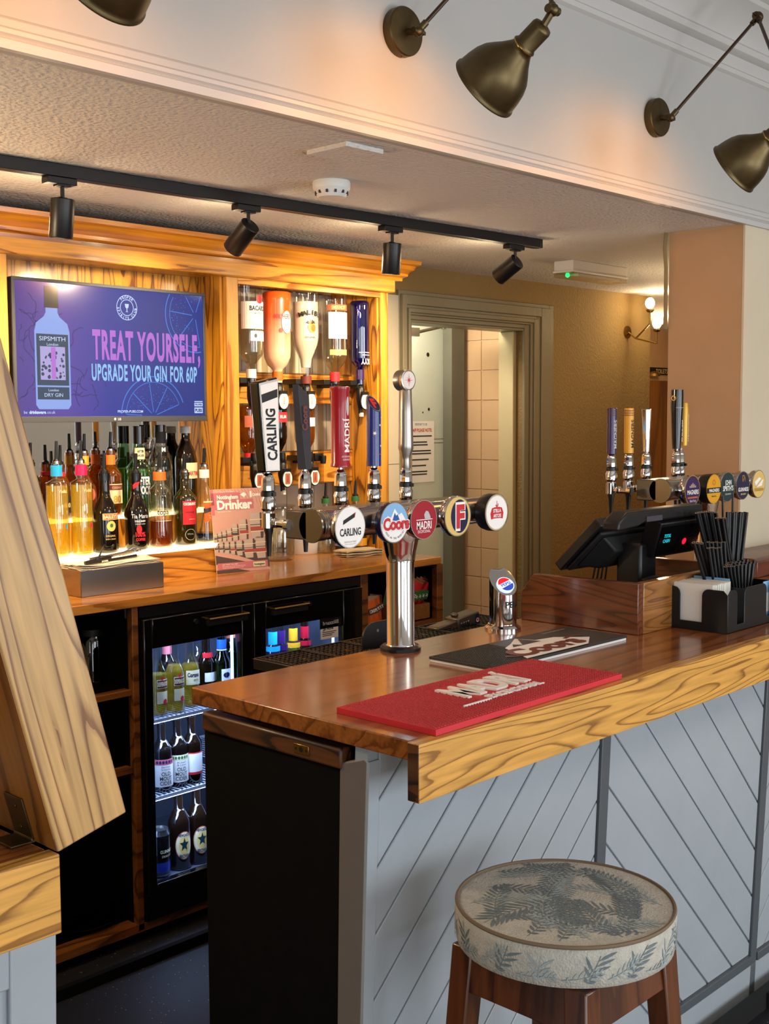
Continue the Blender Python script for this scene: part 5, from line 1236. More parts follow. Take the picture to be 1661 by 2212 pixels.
p3_ = [(.036, 0), (.041, .006), (.0415, .02), (.0415, .175), (.039, .195), (.029, .225), (.019, .25), (.0155, .28), (.0155, .335), (.012, .335)]
bottle('upturned white coconut rum bottle with a palm tree print on the third optic', (ox(660), YO, OZ), p3_, 'glass_clear', (.05, 'coconut_white'), l_coco, ('bronze_print', .31, .338, .0168), sc=(1.24, 1.07), inv=True, rz=-0.38)
def l_vod(b, r): b.use('salmon').wrap(r, -1.0, 1.2, .268, .290); b.use('cream_gold').text('SMIRNOFF', .013, Matrix.Translation((0, 0, .279)), .055, wrap=r, z=.0006, bold=.03); b.use('white').wrap(r, -.9, 1.2, .165, .262); b.use('label_red').poly([(0, 0), (0, .001), (.001, 0)]) if False else None; b.use('grey_light').text('No.21', .02, Matrix.Translation((0, 0, .235)), .04, wrap=r, z=.0006); b.text('VODKA', .012, Matrix.Translation((0, 0, .20)), .045, wrap=r, z=.0006); b.use('cream_gold').wrap(r, -.8, .8, .105, .125)
p4_ = [(.036, 0), (.041, .006), (.0415, .02), (.0415, .225), (.039, .24), (.028, .26), (.0175, .275), (.0145, .285), (.0145, .33), (.012, .33)]
bottle('upturned clear vodka bottle with white label and red collar on the fourth optic', (ox(722), YO, OZ), p4_, 'glass_clear', (.10, 'drink_water'), l_vod, ('label_red', .287, .322, .0165), sc=(1.18, 1.045), inv=True, rz=-0.33)
def l_sky(b, r): 
    b.use('white'); vs, fs = text_mesh('SKYY', .03); x0 = min(v.x for v in vs); x1 = max(v.x for v in vs); k = .05/(x1-x0)
    b.vf([((r+.0004)*math.sin(-(v.x-(x0+x1)/2)*k/r), -(r+.0004)*math.cos(-(v.x-(x0+x1)/2)*k/r), .097-v.y*.030) for v in vs], fs)
    b.wrap(r, -.5, .6, .110, .113); b.wrap(r, -.9, .9, .120, .1225)
p5_ = [(.031, 0), (.036, .006), (.0365, .02), (.0365, .215), (.034, .232), (.020, .248), (.0145, .256), (.0145, .318), (.012, .318)]
bottle('upturned cobalt blue vodka bottle on the right hand optic', (ox(777), YO, OZ), p5_, 'glass_blue', None, l_sky, ('purple', .262, .30, .0165), sc=(1.02, 1.03), inv=True)
for px, nm in ((541, 'first, under the white rum'), (600, 'second, under the peach bottle'), (660, 'third, under the coconut rum'), (720, 'fourth, under the clear vodka'), (777, 'fifth, under the blue bottle')):
    optic(ox(px)+.0, OZ-.004, 'grey_light', 'round spirit optic on the upper rail, '+nm)
ZL = OZ-.29
pl_ = [(.034, 0), (.039, .006), (.0395, .02), (.0395, .14), (.036, .165), (.022, .195), (.0145, .212), (.0145, .245), (.012, .245)]
bottle('upturned amber whisky bottle with a red collar on the lower rail', (ox(541), YO+.022, ZL), pl_, 'drink_amber', None, LB(.15, .20, 1.0, 'salmon', []), ('label_red', .205, .23, .0165), inv=True, sc=(1.0, .84))
bottle('upturned dark rum bottle with a pink label behind the white tap handle', (ox(603), YO+.022, ZL), pl_, 'glass_brown', None, LB(.17, .215, 1.2, 'label_red', [('white', 'RUM', .014, .03, .195)]), ('cream', .205, .235, .0165), inv=True, sc=(1.0, .84))
bottle('upturned amber bottle with a white label behind the grey tap handle', (ox(664), YO+.022, ZL), pl_, 'drink_amber', None, LB(.15, .19, 1.2, 'white', []), ('bronze_print', .205, .235, .0165), inv=True, sc=(1.0, .84))
for px, nm in ((545, 'left one, under the amber bottle'), (606, 'middle one, under the dark bottle'), (666, 'right one, behind the grey handle')):
    optic(ox(px), ZL-.004, 'salmon', 'round spirit optic on the lower rail, '+nm)
t = thing('optic_bracket', 'empty black optic bracket on the lower rail beside the grey handle', 'bracket', (ox(702), 3.5, ZL)); b = MB('black_plastic'); x = ox(702); b.box(x-.03, x+.012, 3.40, 3.448, ZL-.01, ZL+.02); b.lathe([(.011, -.02), (.013, 0), (.013, .012)], 12, Matrix.Translation((x, 3.39, ZL))); b.build('clamp', t, bevel=.002)
# string of tiny lights / metal letters at the top of the bay
b = MB('brass_bright')
pz0 = at(582, 625, Y=3.545)
for k in range(6): b.tube([(pz0.x+k*.014, 3.545, pz0.z+.004*math.sin(k*2)), (pz0.x+k*.014+.010, 3.545, pz0.z+.008*math.cos(k*3))], .0025, 6)
b.box(pz0.x-.004, pz0.x+.09, 3.546, 3.549, pz0.z-.002, pz0.z+.001); b.box(pz0.x+.03, pz0.x+.036, 3.546, 3.57, pz0.z-.002, pz0.z+.002)
tag(b.build('metal_ornament'), 'small twisted gold ornament at the top of the spirit bay', 'ornament')

# ------------------------------------------------------------------ bottle fridge
FX0, FX1 = xb+.004, xc-.004; FY = YC0-.012
FT = at(300, 1338, Y=FY).z; FB = z0+.004
g1 = at(330, 1402, Y=FY); g1r = at(523, 1370, Y=FY); g1b = at(347, 1908, Y=FY)
g2 = at(575, 1360, Y=FY); g2r = at(742, 1333, Y=FY)
GZ0, GZ1 = g1b.z, g1.z; DM_ = at(548, 1345, Y=FY).x
t = thing('bottle_fridge', 'black two door bottle fridge with blue lit glass doors under the back counter', 'fridge', ((FX0+FX1)/2, 3.2, FB))
b = MB('fridge_black'); y0, y1 = YC0+.02, 3.52
b.box(FX0, FX1, y0, y1, FT-.012, ZB_-.035); b.box(FX0, FX1, YC0+.005, YC0+.03, FT+.0, ZB_-.032); b.box(FX0, FX0+.03, y0, y1, FB, FT); b.box(FX1-.03, FX1, y0, y1, FB, FT); b.box(FX0, FX1, y1, y1+.02, FB, FT); b.box(FX0, FX1, YC0-.006, y1, FB, GZ0-.03)
b.box(DM_-.02, DM_+.02, y0, y0+.02, FB, FT); b.build('cabinet', t)
b = MB('fridge_steel'); b.box(FX0+.03, FX1-.03, y1-.004, y1, GZ0-.03, FT-.012); b.box(FX0+.03, FX0+.032, y0, y1, GZ0-.03, FT-.012); b.box(FX1-.032, FX1-.03, y0, y1, GZ0-.03, FT-.012); b.box(FX0+.03, FX1-.03, y0, y1, GZ0-.03, GZ0-.022); b.build('lining', t)
def fdoor(xl, xr, gl, gr, hx0, hx1, lockx):
    b = MB('black_gloss'); Y0, Y1 = FY-.0, FY+.03
    b.box(xl, gl, Y0, Y1, GZ0-.035, FT-.004); b.box(gr, xr, Y0, Y1, GZ0-.035, FT-.004); b.box(gl, gr, Y0, Y1, GZ1, FT-.004); b.box(gl, gr, Y0, Y1, GZ0-.035, GZ0)
    o = b.build('door', t, bevel=.003)
    b = MB('pane'); b.box(gl, gr, Y0+.010, Y0+.013, GZ0, GZ1); b.build('glass_pane', o, smooth=False)
    b = MB('brass_bright'); hz = FT-.030; b.tube([(hx0, Y0, hz), (hx0, Y0-.018, hz), (hx1, Y0-.018, hz), (hx1, Y0, hz)], .0045, 8); b.use('black_plastic').box(hx0, hx1, Y0-.014, Y0, hz-.022, hz-.006); b.build('handle', o)
    b = MB('chrome_soft'); b.cyl((lockx, Y0+.004, FT-.034), (lockx, Y0-.005, FT-.034), .008, 16); b.build('lock', o)
fdoor(FX0+.004, DM_-.002, g1.x, g1r.x, at(445, 1360, Y=FY).x, at(530, 1345, Y=FY).x, at(424, 1362, Y=FY).x)
fdoor(DM_+.002, FX1-.004, g2.x, g2r.x, at(585, 1332, Y=FY).x, at(660, 1320, Y=FY).x, at(669, 1320, Y=FY).x)
b = MB('led_blue')
for x in (g1r.x+.004, g1.x-.006, g2.x-.006, g2r.x+.004): b.box(x-.003, x+.003, y0+.022, y0+.030, GZ0+.02, GZ1-.0)
b.build('light_strip', t)
sz1 = at(336, 1553, Y=YC0+.06).z; sz2 = at(338, 1720, Y=YC0+.06).z
for z in (sz1, sz2):
    b = MB('wire_white')
    for (a, c) in ((FX0+.035, DM_-.022), (DM_+.022, FX1-.035)):
        b.box(a, c, YC0+.05, YC0+.056, z-.012, z); b.box(a, c, y1-.03, y1-.02, z-.006, z)
        k = a+.01
        while k < c: b.box(k-.0015, k+.0015, YC0+.05, y1-.02, z-.003, z); k += .017
    b.build('wire_shelf', t, smooth=False)
b = MB('white_plastic'); q = at(322, 1350, Y=YC0+.004); b.box(q.x-.022, q.x+.022, YC0+.0025, YC0+.0048, q.z-.003, q.z+.006); b.build('badge', t)
light('fridge_lamp', 'AREA', ((g1.x+g1r.x)/2, YC0+.035, FT-.02), 9, ICE, (0, .55, -.8), shape='RECTANGLE', size=.30, size_y=.03)
light('fridge_lamp', 'AREA', ((g2.x+g2r.x)/2, YC0+.035, FT-.02), 9, ICE, (0, .55, -.8), shape='RECTANGLE', size=.30, size_y=.03)
light('fridge_lamp', 'AREA', ((g1.x+g1r.x)/2-.02, YC0+.035, sz1-.02), 5.0, ICE, (0, .55, -.8), shape='RECTANGLE', size=.30, size_y=.03)
light('fridge_lamp', 'AREA', ((g1.x+g1r.x)/2-.02, YC0+.035, sz2-.02), 5.0, ICE, (0, .55, -.8), shape='RECTANGLE', size=.30, size_y=.03)
beer = prof_bottle(.0305, .228, .125, .0135, .17, soft=.2)
def fb(px, Y, z, label, p, gl, drink, lab, cap=None, off=0):
    x = at(px, 1500, Y=Y).x; return bottle(label, (x, Y, z), p, gl, drink, lab, cap, rz=-.5)
def L_desp(b, r): 
    b.use('white').wrap(r, -.2, 1.1, .088, .116); b.use('bronze_print').wrap(r+.0003, -.15, 1.05, .090, .114); R0 = Matrix.Rotation(.42, 4, 'Z'); b.use('cream').text('DESPERADOS', .013, R0 @ Matrix.Translation((0, 0, .102)), .038, wrap=r, z=.0008, bold=.04)
    b.use('cream').wrap(r, -.2, 1.1, .04, .078); b.use('label_red').wdisc(r+.0004, .022, .045, .008, .009); b.use('label_red').wdisc(r+.0004, .012, .12, .005, .005)
def L_cor(b, r): b.use('cream').wrap(r, -.6, 1.1, .075, .122); R0 = Matrix.Rotation(.2, 4, 'Z'); b.use('navy').text('Corona', .013, R0 @ Matrix.Translation((0, 0, .108)), .040, wrap=r, z=.0006, bold=.03); b.text('Extra', .009, R0 @ Matrix.Translation((0.006, 0, .092)), .02, wrap=r, z=.0006)
YR = YC0+.10
fb(341, YR, sz1, 'lager bottle with a dark red label at the left of the top fridge shelf', beer, 'glass_clear', (.13, 'drink_lager'), L_desp)
fb(378, YR-.005, sz1, 'lager bottle with a dark red label, second on the top fridge shelf', beer, 'glass_clear', (.15, 'drink_lager'), L_desp)
fb(412, YR+.015, sz1, 'pale lager bottle with a cream label and blackletter name', beer, 'glass_clear', (.14, 'drink_lager'), L_cor)
fb(446, YR+.03, sz1, 'brown beer bottle with a red triangle neck label', beer, 'glass_brown', None, lambda b, r: (b.use('white').wrap(r, -.3, 1.0, .07, .10), b.use('label_red').wrap(.0245, -.6, 1, .148, .165)))
fb(480, YR+.0, sz1, 'green lager bottle with a blue neck label', beer, 'glass_green', None, lambda b, r: (b.use('white').wrap(r, -.2, 1.2, .06, .11), b.use('blue').wrap(.016, -1.5, 1.5, .172, .205), b.use('white').wrap(.0163, -1.5, 1.5, .169, .172), b.use('navy').wdisc(r+.0005, .012, .09, .012, .009)), ('steel', .222, .232, .0155))
fb(500, YR+.10, sz1, 'green bottle with a red neck label at the right of the fridge shelf', beer, 'glass_green', None, lambda b, r: (b.use('salmon').wrap(.016, -1.5, 1.5, .18, .22),))
fb(362, YR+.10, sz1, 'dark bottle with a red neck strip behind the two red labelled lagers', beer, 'glass_brown', None, lambda b, r: (b.use('dusty_pink').wrap(.0165, -1.2, 1.2, .165, .215),))
fb(428, YR+.12, sz1, 'clear bottle with a blue neck label behind the pale lager', beer, 'glass_clear', (.15, 'drink_water'), lambda b, r: (b.use('royal_blue').wrap(.0165, -1.2, 1.2, .185, .215),))
cid = prof_bottle(.0335, .215, .125, .0135, .165, soft=.35)
def L_mout(top, l1, l2):
    def f(b, r):
        b.use('paper_white').wrap(r, -1.0, 1.25, .018, .105); b.use(top).wrap(r+.0003, -1.0, 1.25, .088, .106)
        for k in range(6): b.use('purple' if top == 'dusty_pink' else 'green').wdisc(r+.0006, -.02+k*.010, .097, .004, .005)
        R0 = Matrix.Rotation(.25, 4, 'Z'); b.use('keg_dark').text(l1, .006, R0 @ Matrix.Translation((0, 0, .082)), .028, wrap=r, z=.0006); b.text(l2, .006, R0 @ Matrix.Translation((0, 0, .074)), .03, wrap=r, z=.0006)
        b.use('ink')
        for s, z in (('OLD', .060), ('MOUT', .045), ('CIDER', .030)): b.text(s, .012, R0 @ Matrix.Translation((0, 0, z)), .030 if s == 'OLD' else .040, wrap=r, z=.0006, bold=.01)
    return f
Y2 = YC0+.10
fb(347, Y2, sz2, 'dark cider bottle with a white and purple fruit label', cid, 'glass_dark', None, L_mout('dusty_pink', 'Berries', '& cherries'))
fb(381, Y2+.005, sz2, 'dark cider bottle with a white label topped by limes', cid, 'glass_dark', None, L_mout('drink_green' if False else 'cream', 'Kiwi', '& Lime'))
fb(412, Y2, sz2, 'dark bottle with a pale label edged in red on the middle fridge shelf', cid, 'glass_brown', None, lambda b, r: (b.use('paper_white').wrap(r, -1, 1.2, .04, .10), b.use('label_red').wrap(r, -1, 1.2, .032, .04), b.use('label_red').wrap(r, -1, 1.2, .10, .104)))
z3 = GZ0-.022
ale = prof_bottle(.037, .262, .15, .0145, .20, soft=.35)
def L_newc(b, r):
    b.use('salmon').wdisc(r, .012, .082, .030, .046, seg=32); b.use('cream').wdisc(r+.0004, .012, .082, .028, .043, seg=32); b.use('cream_gold').wdisc(r+.0007, .012, .082, .019, .029, seg=28)
    b.use('teal_dark').wpoly([(.012+(.017 if i % 2 == 0 else .0075)*math.cos(PI/2+i*PI/5), .085+(.017 if i % 2 == 0 else .0075)*1.35*math.sin(PI/2+i*PI/5)) for i in range(10)], r+.001, None, .002)
    R0 = Matrix.Rotation(.012/r, 4, 'Z'); b.use('navy').text('NEWCASTLE', .009, R0 @ Matrix.Translation((0, 0, .1165)), .038, wrap=r, z=.0012, bold=.03); b.text('BROWN', .011, R0 @ Matrix.Translation((0, 0, .048)), .034, wrap=r, z=.0012, bold=.03)
fb(381, YC0+.10, z3, 'brown ale bottle with a round star label, left of the pair', ale, 'glass_brown', None, L_newc)
fb(420, YC0+.10, z3, 'brown ale bottle with a round star label, right of the pair', ale, 'glass_brown', None, L_newc)
x = at(344, 1800, Y=YC0+.09).x
t2 = local(thing('drinks_can', 'dark stout can with a blue top on the bottom fridge shelf', 'can', (x, YC0+.09, z3))); b = MB('black_gloss'); b.lathe([(.026, 0), (.032, .008), (.033, .012), (.033, .135)], 28); b.use('royal_blue').lathe([(.0331, .018), (.0331, .05)], 28); b.build('body', t2, angle=30)
b = MB('steel_bright'); b.lathe([(.033, .135), (.0285, .148), (.0285, .152), (.026, .152), (.026, .148)], 28); b.build('lid', t2); b = MB('cream'); b.text('GUINNESS', .010, Matrix.Rotation(.2, 4, 'Z') @ Matrix.Translation((0, 0, .085)), .05, wrap=.033, z=.0005, bold=.02); b.text('DRAUGHT', .007, Matrix.Rotation(.2, 4, 'Z') @ Matrix.Translation((0, 0, .07)), .04, wrap=.033, z=.0005); b.build('lettering', t2, smooth=False)
alco = prof_bottle(.030, .225, .11, .0135, .16, soft=.3)
for px, gl, dr, lb, nm in ((590, 'glass_clear', 'drink_blue', 'cap_blue', 'blue mixer bottle with a light blue label behind the right fridge door'), (607, 'glass_clear', 'glass_blue', 'purple', 'dark blue mixer bottle with a purple label behind the right fridge door'), (634, 'glass_clear', 'drink_green', 'yellow', 'pale green mixer bottle with a yellow label behind the right fridge door'), (659, 'glass_brown', None, 'madri_red', 'dark mixer bottle with a crimson label behind the right fridge door')):
    def f(b, r, lb=lb): b.use(lb).wrap(.026, -1.3, 1.3, .128, .146); b.wrap(.0168, -1.3, 1.3, .150, .195)
    fb(px, YR+.02, sz1, nm, alco, gl, (.14, dr) if dr else None, f)
b = MB('paper_white'); q0, q1 = at(697, 1352, Y=FY-.002), at(735, 1376, Y=FY-.002); M = front((0, FY+.0085, 0)); b.rect(q0.x, q1.x, q1.z, q0.z, M); b.use('ink').text('JJs Acne', .010, M @ Matrix.Translation((q0.x+.035, q0.z-.014, 0)), .05, z=.0005, bold=.03)
for k in range(3): b.rect(q0.x+.008, q0.x+.075-k*.01, q0.z-.028-k*.006, q0.z-.0255-k*.006, M, .0005)
tag(b.build('notice_card', smooth=False), 'small white card stuck to the right fridge door glass', 'card')
b = MB('black_plastic'); q0, q1 = at(695, 1338, Y=FY-.002), at(743, 1352, Y=FY-.002); M = front((0, FY+.0085, 0)); b.rect(q0.x, q1.x, q1.z, q0.z-.002, M); b.use('grey_light'); 
vs, fs = text_mesh('Blizzard', .02); xm = max(v.x for v in vs); k = .075/xm; b.vf([((q0.x+q1.x)/2+.037-v.x*k, (q0.z+q1.z)/2-.006+v.y*.018, .0006) for v in vs], fs, M)
tag(b.build('maker_sticker', smooth=False), 'black strip with reversed lettering at the top of the right fridge door', 'sticker')

# ------------------------------------------------------------------ things in the cubbies
def jar(x, Y, z, r, h, label):
    t = local(thing('glass_jar', label, 'jar', (x, Y, z))); b = MB('glass_clear'); b.lathe([(r*.9, 0), (r, .004), (r, h*.9), (r*.85, h)], 20); b.build('glass_body', t); b = MB('black_metal'); b.lathe([(r*.9, h), (r*.9, h+.02), (r*.5, h+.024)], 20); b.build('lid', t)
p = at(200, 1465, Y=YC0+.16); jar(p.x, YC0+.16, z1, .042, .155, 'clear storage jar in the dark left hand cubby')
plate = None; p = at(175, 2010, Y=YC0+.2)
for k in range(6):
    b = MB('black_gloss'); b.lathe([(.07, 0), (.10, .004), (.135, .020), (.137, .023), (.13, .022), (.10, .008), (0, .006)], 40); o = b.build('plate', org=(0, 0, 0)); o.location = (p.x-.03, YC0+.17, z0+.001+k*.013)
    tag(o, 'black dinner plate in the low stack on the bottom shelf', 'plate', 'stacked black plates')
zc_ = zr
random.seed(21)
def packet(x, Y, z, rot, mat, mat2, word, label, w=.075, h=.11, tilt=0.):
    b = MB(mat); n = 8; vs = []; fs = []
    for s in (-1, 1):
        for i in range(n+1):
            for j in range(n+1):
                u, v = i/n, j/n; d = .014*(math.sin(PI*u)*math.sin(PI*min(1, max(0, (v-.06)/.88))))**.6*(1+.25*math.sin(u*19+v*13+s)); vs.append(((u-.5)*w, s*d, v*h))
    m_ = (n+1)**2
    for i in range(n):
        for j in range(n):
            a = i*(n+1)+j; fs += [(a, a+n+1, a+n+2, a+1), (m_+a, m_+a+1, m_+a+n+2, m_+a+n+1)]
    b.vf(vs, fs); b.use(mat2).rect(-w*.36, w*.36, h*.50, h*.74, front((0, -.0155, 0))); b.use('white').text(word, .011, front((0, -.0162, h*.62)), w*.62, bold=.03)
    b.use('steel_bright').box(-w/2, w/2, -.001, .001, h, h+.007)
    o = b.build('crisp_packet', org=(0, 0, 0)); o.location = (x, Y, z); o.rotation_euler = (tilt, rot, 0); tag(o, label, 'packet', None); return o
t = MB('wicker'); xm = (xd+xe)/2; t.box(xm+.01, xe-.008, YC0+.03, YC0+.038, zr, zr+.062); t.box(xm+.01, xm+.016, YC0+.03, YC0+.30, zr, zr+.062); t.box(xe-.014, xe-.008, YC0+.03, YC0+.30, zr, zr+.062); t.box(xm+.01, xe-.008, YC0+.03, YC0+.30, zr, zr+.005); t.box(xm+.01, xe-.008, YC0+.294, YC0+.30, zr, zr+.062)
tag(t.build('snack_tray'), 'brown tray of snack packets in the right hand cubby', 'tray')
for k in range(4):
    packet(xe-.135+k*.026, YC0+.062+k*.008, zr+.022, .45, 'label_red' if k % 2 == 0 else 'madri_red', 'green', 'PIZZA', 'shiny red and green snack packet, %s in the brown tray' % ('front', 'second', 'third', 'last')[k], .064, .142, .16+.03*k)
for k in range(3):
    packet(xe-.13+k*.032, YC0+.145+k*.012, zr+.022, .30, 'green' if k == 0 else 'dusty_pink', 'label_red', 'SNACK', 'snack packet standing at the back of the brown tray, %s' % ('left', 'middle', 'right')[k], .07, .15)
for k, px in enumerate((797, 808, 819, 830)):
    q = at(px, 1325, Y=YC0+.06); packet(q.x+.02, YC0+.05+k*.022, zr+.001, -.15+k*.1, ('orange', 'salmon', 'orange', 'bronze_print')[k], 'keg_dark', 'CRISPS', 'crumpled orange crisp packet left of the brown tray, %s' % ('front one', 'second one', 'third one', 'rear one')[k], .065, .10, -.2)
for k, px in enumerate((806, 830)):
    packet(xd+.05+k*.07, YC0+.20, zr+.001, .1, 'black_gloss', 'keg_silver', 'NUTS', 'dark snack packet at the back of the right cubby, %s' % ('left', 'right')[k], .07, .17)

# ------------------------------------------------------------------ things on the back counter
TXa, TXb, TYa, TYb, TZ = 1.936, 2.236, 3.098, 3.24, 1.141
t = thing('steel_caddy', 'brushed steel tray holding brown napkins and bar tools', 'tray', (2.086, 3.17, ZB_))
b = MB('steel'); b.box(TXa, TXb, TYa, TYa+.003, ZB_+.0003, TZ); b.box(TXa, TXb, TYb-.003, TYb, ZB_+.0003, TZ); b.box(TXa, TXa+.003, TYa, TYb, ZB_+.0003, TZ); b.box(TXb-.003, TXb, TYa, TYb, ZB_+.0003, TZ); b.box(TXa, TXb, TYa, TYb, ZB_+.0003, ZB_+.003); b.build('pan', t, bevel=.0012)
random.seed(9)
for k in range(9):
    b = MB('paper'); n = 10; dx = -.012+.004*random.random(); vs = [((i/n-.5)*.286, (j/n-.5)*.130, .0022*math.sin(i*.9+k)*math.sin(j*.7+k*1.7)+(.006*(abs(i/n-.5)*2)**4)*random.uniform(.3, 1)) for i in range(n+1) for j in range(n+1)]
    b.vf(vs, [(i*(n+1)+j, (i+1)*(n+1)+j, (i+1)*(n+1)+j+1, i*(n+1)+j+1) for i in range(n) for j in range(n)])
    o = b.build('napkin', org=(0, 0, 0)); o.location = (2.084+random.uniform(-.004, .004), 3.169, TZ-.024+k*.0042); md = o.modifiers.new('s', 'SOLIDIFY'); md.thickness = .0012
    tag(o, 'thin brown paper napkin stacked in the steel tray', 'napkin', 'brown napkins in the steel tray')
zt_ = TZ+.018
def tool(name, label, cat, pts, r, mat, tip=None):
    b = MB(mat); b.tube(pts, r, 8)
    if tip: tip(b)
    tag(b.build(name), label, cat)
tool('corkscrew', 'black and steel corkscrew lying on the brown napkins', 'corkscrew', [(1.975, 3.13, zt_), (2.02, 3.14, zt_+.004), (2.075, 3.15, zt_+.006)], .006, 'black_plastic', lambda b: b.use('steel_bright').tube([(2.0, 3.15, zt_+.008), (2.05, 3.155, zt_+.012), (2.09, 3.16, zt_+.008)], .003, 6))
tool('pen', 'black pen lying across the brown napkins', 'pen', [(2.05, 3.12, zt_+.002), (2.16, 3.135, zt_+.006)], .0045, 'black_plastic')
tool('bottle_opener', 'flat steel bottle opener at the right of the napkins', 'opener', [(2.06, 3.17, zt_+.005), (2.18, 3.18, zt_+.016)], [.006, .004], 'steel', lambda b: b.use('steel_bright').lathe([(.014, 0), (.014, .003), (.008, .003), (.008, 0)], 16, Matrix.Translation((2.185, 3.18, zt_+.014))))
tool('bar_knife', 'small knife with an upright blade on the napkins', 'knife', [(1.965, 3.12, zt_+.001), (2.02, 3.118, zt_+.003)], .006, 'black_plastic', lambda b: b.use('steel_bright').prism([(0, 0), (.012, .0), (.03, .045)], 0, .0012, front((2.0, 3.118, zt_+.002))))
tool('ice_tongs', 'bright steel tongs at the back of the steel tray', 'tongs', [(2.14, 3.20, zt_+.004), (2.19, 3.195, zt_+.022), (2.215, 3.19, zt_+.016), (2.14, 3.185, zt_+.006)], .004, 'steel_bright')
# magazine leaning on the post
m0, m1 = V((2.548, 3.222, ZB_)), V((2.752, 3.180, ZB_)); ux = (m1-m0).normalized(); uy = (V((0, 0, 1))*.975+V((.2, .98, 0))*.16).normalized()
uy = (uy-ux*uy.dot(ux)).normalized()
t = thing('magazine', 'upright pub magazine with rows of metal casks on a pink cover', 'magazine', m0)
MW, MH = .207, .290; MM = frame(m0+V((0, 0, .0005)), ux, uy); b = MB('paper'); b.box(0, MW, 0, MH, -.004, -.0003, MM); b.build('pages', t)
b = MB('stone_pink'); b.rect(0, MW, 0, MH, MM); T2 = lambda x, y: MM @ Matrix.Translation((x, y, 0))
b.use('dusty_pink'); b.rect(0, .012, .20, MH, MM, .0003); b.rect(.012, .165, .218, .253, MM, .0004); b.rect(.0, .115, .235, .277, MM, .0003); b.rect(.004, .2, .012, .034, MM, .0015)
b.use('salmon')
for k in range(14): b.line2([(.03+k*.013, .288), (.045+k*.013, .262+.01*math.sin(k*2)), (.05+k*.013, .235)], .0014, MM, .0002)
b.use('keg_dark'); b.poly([(0, .03), (0, .062), (.045, .055), (.12, .038), (.12, .03)], MM, .0002); b.poly([(0, 0), (0, .010), (.08, .011), (.13, .0)], MM, .0004); b.poly([(.0, .104), (.15, .106), (.198, .108), (.207, .03), (.207, .008), (.16, .03), (.06, .066), (0, .085)], MM, .0002)
b.use('stone_pink').poly([(0, .062), (.13, .03), (.16, .03), (.05, .066), (0, .084)], MM, .0004)
def keg(cx, y0, w, h, band):
    b.use('keg_silver'); b.poly([(cx-w*.42, y0), (cx+w*.42, y0), (cx+w*.5, y0+h*.3), (cx+w*.5, y0+h*.7), (cx+w*.43, y0+h), (cx-w*.43, y0+h), (cx-w*.5, y0+h*.7), (cx-w*.5, y0+h*.3)], MM, .0008)
    b.use('keg_dark'); b.poly([(cx+w*.22, y0), (cx+w*.42, y0), (cx+w*.5, y0+h*.3), (cx+w*.5, y0+h*.7), (cx+w*.43, y0+h), (cx+w*.3, y0+h)], MM, .0009)
    for yy, th, m_ in ((.26, .03, 'cream'), (.30, .16, band), (.52, .03, 'keg_dark'), (.72, .03, 'cream')): b.use(m_).rect(cx-w*.5, cx+w*.5, y0+h*yy, y0+h*(yy+th), MM, .0010)
for row, kegs in ((0, ((.183, .042, .050, .076), (.135, .046, .046, .066), (.097, .056, .030, .052), (.070, .062, .022, .044), (.048, .066, .022, .040), (.026, .070, .02, .036), (.008, .072, .018, .033))), (1, ((.17, .112, .052, .090), (.118, .111, .034, .070), (.085, .110, .025, .056), (.062, .109, .022, .044), (.042, .109, .018, .038), (.024, .109, .018, .034), (.008, .108, .016, .03)))):
    for i, (cx, y0, w, h) in enumerate(kegs): keg(cx, y0, w, h, ('keg_red', 'keg_red', 'keg_dark', 'keg_red', 'keg_dark', 'keg_dark', 'keg_dark')[i])
b.use('paper_white'); b.text('Nottingham', .0135, T2(.024, .262), .082, 'L', bold=.04, z=.0014); b.text('Drinker', .030, T2(.022, .235), .137, 'L', bold=.045, z=.0014); b.text('No 158 Summer 2024', .004, T2(.024, .211), .05, 'L', z=.0014); b.text('The award winning', .004, T2(.03, .281), .06, 'L', z=.0014)
b.poly([(.115, .268), (.13, .277), (.14, .268), (.13, .259)], MM, .0012); b.rect(.153, .160, .258, .279, MM, .0012); b.text('CAMRA', .009, T2(.162, .266), .034, 'L', bold=.04, z=.0012)
b.text('JUST WHAT YOU NEED', .004, T2(.022, .028), .06, 'L', z=.002); b.text('Information about real ale, pubs and cider', .003, T2(.022, .022), .09, 'L', z=.002); b.text('www.nottinghamcamra.org', .003, T2(.022, .017), .08, 'L', z=.002)
b.use('cream').rect(.142, .19, .014, .030, MM, .0018); b.use('green').text('Nottingham', .007, T2(.166, .022), .042, z=.0024, bold=.04); b.build('cover', t, smooth=False)
# glass vase, tub, oil bottles, jars, cloth
p = at(598, 1212, Z=ZB_); t = local(thing('glass_vase', 'large clear glass jar standing beside the magazine', 'jar', (p.x+.03, p.y+.03, ZB_))); b = MB('glass_clear'); b.lathe([(.055, 0), (.064, .004), (.066, .02), (.066, .19), (.060, .20), (.0575, .20), (.0635, .188), (.0635, .02), (.05, .008), (0, .008)], 36); b.build('glass_body', t); b = MB('glass_clear'); b.lathe([(.0655, .195), (.069, .198), (.069, .203), (.066, .206)], 36); b.build('rim', t)
p = at(672, 1197, Z=ZB_); t = local(thing('white_tub', 'round white plastic tub behind the beer font', 'tub', (p.x, p.y+.05, ZB_))); b = MB('white_plastic'); b.lathe([(.058, 0), (.061, .004), (.066, .085)], 36); b.build('body', t); b = MB('white_plastic'); b.lathe([(.068, .085), (.068, .095), (.064, .097)], 36); b.build('lid', t)
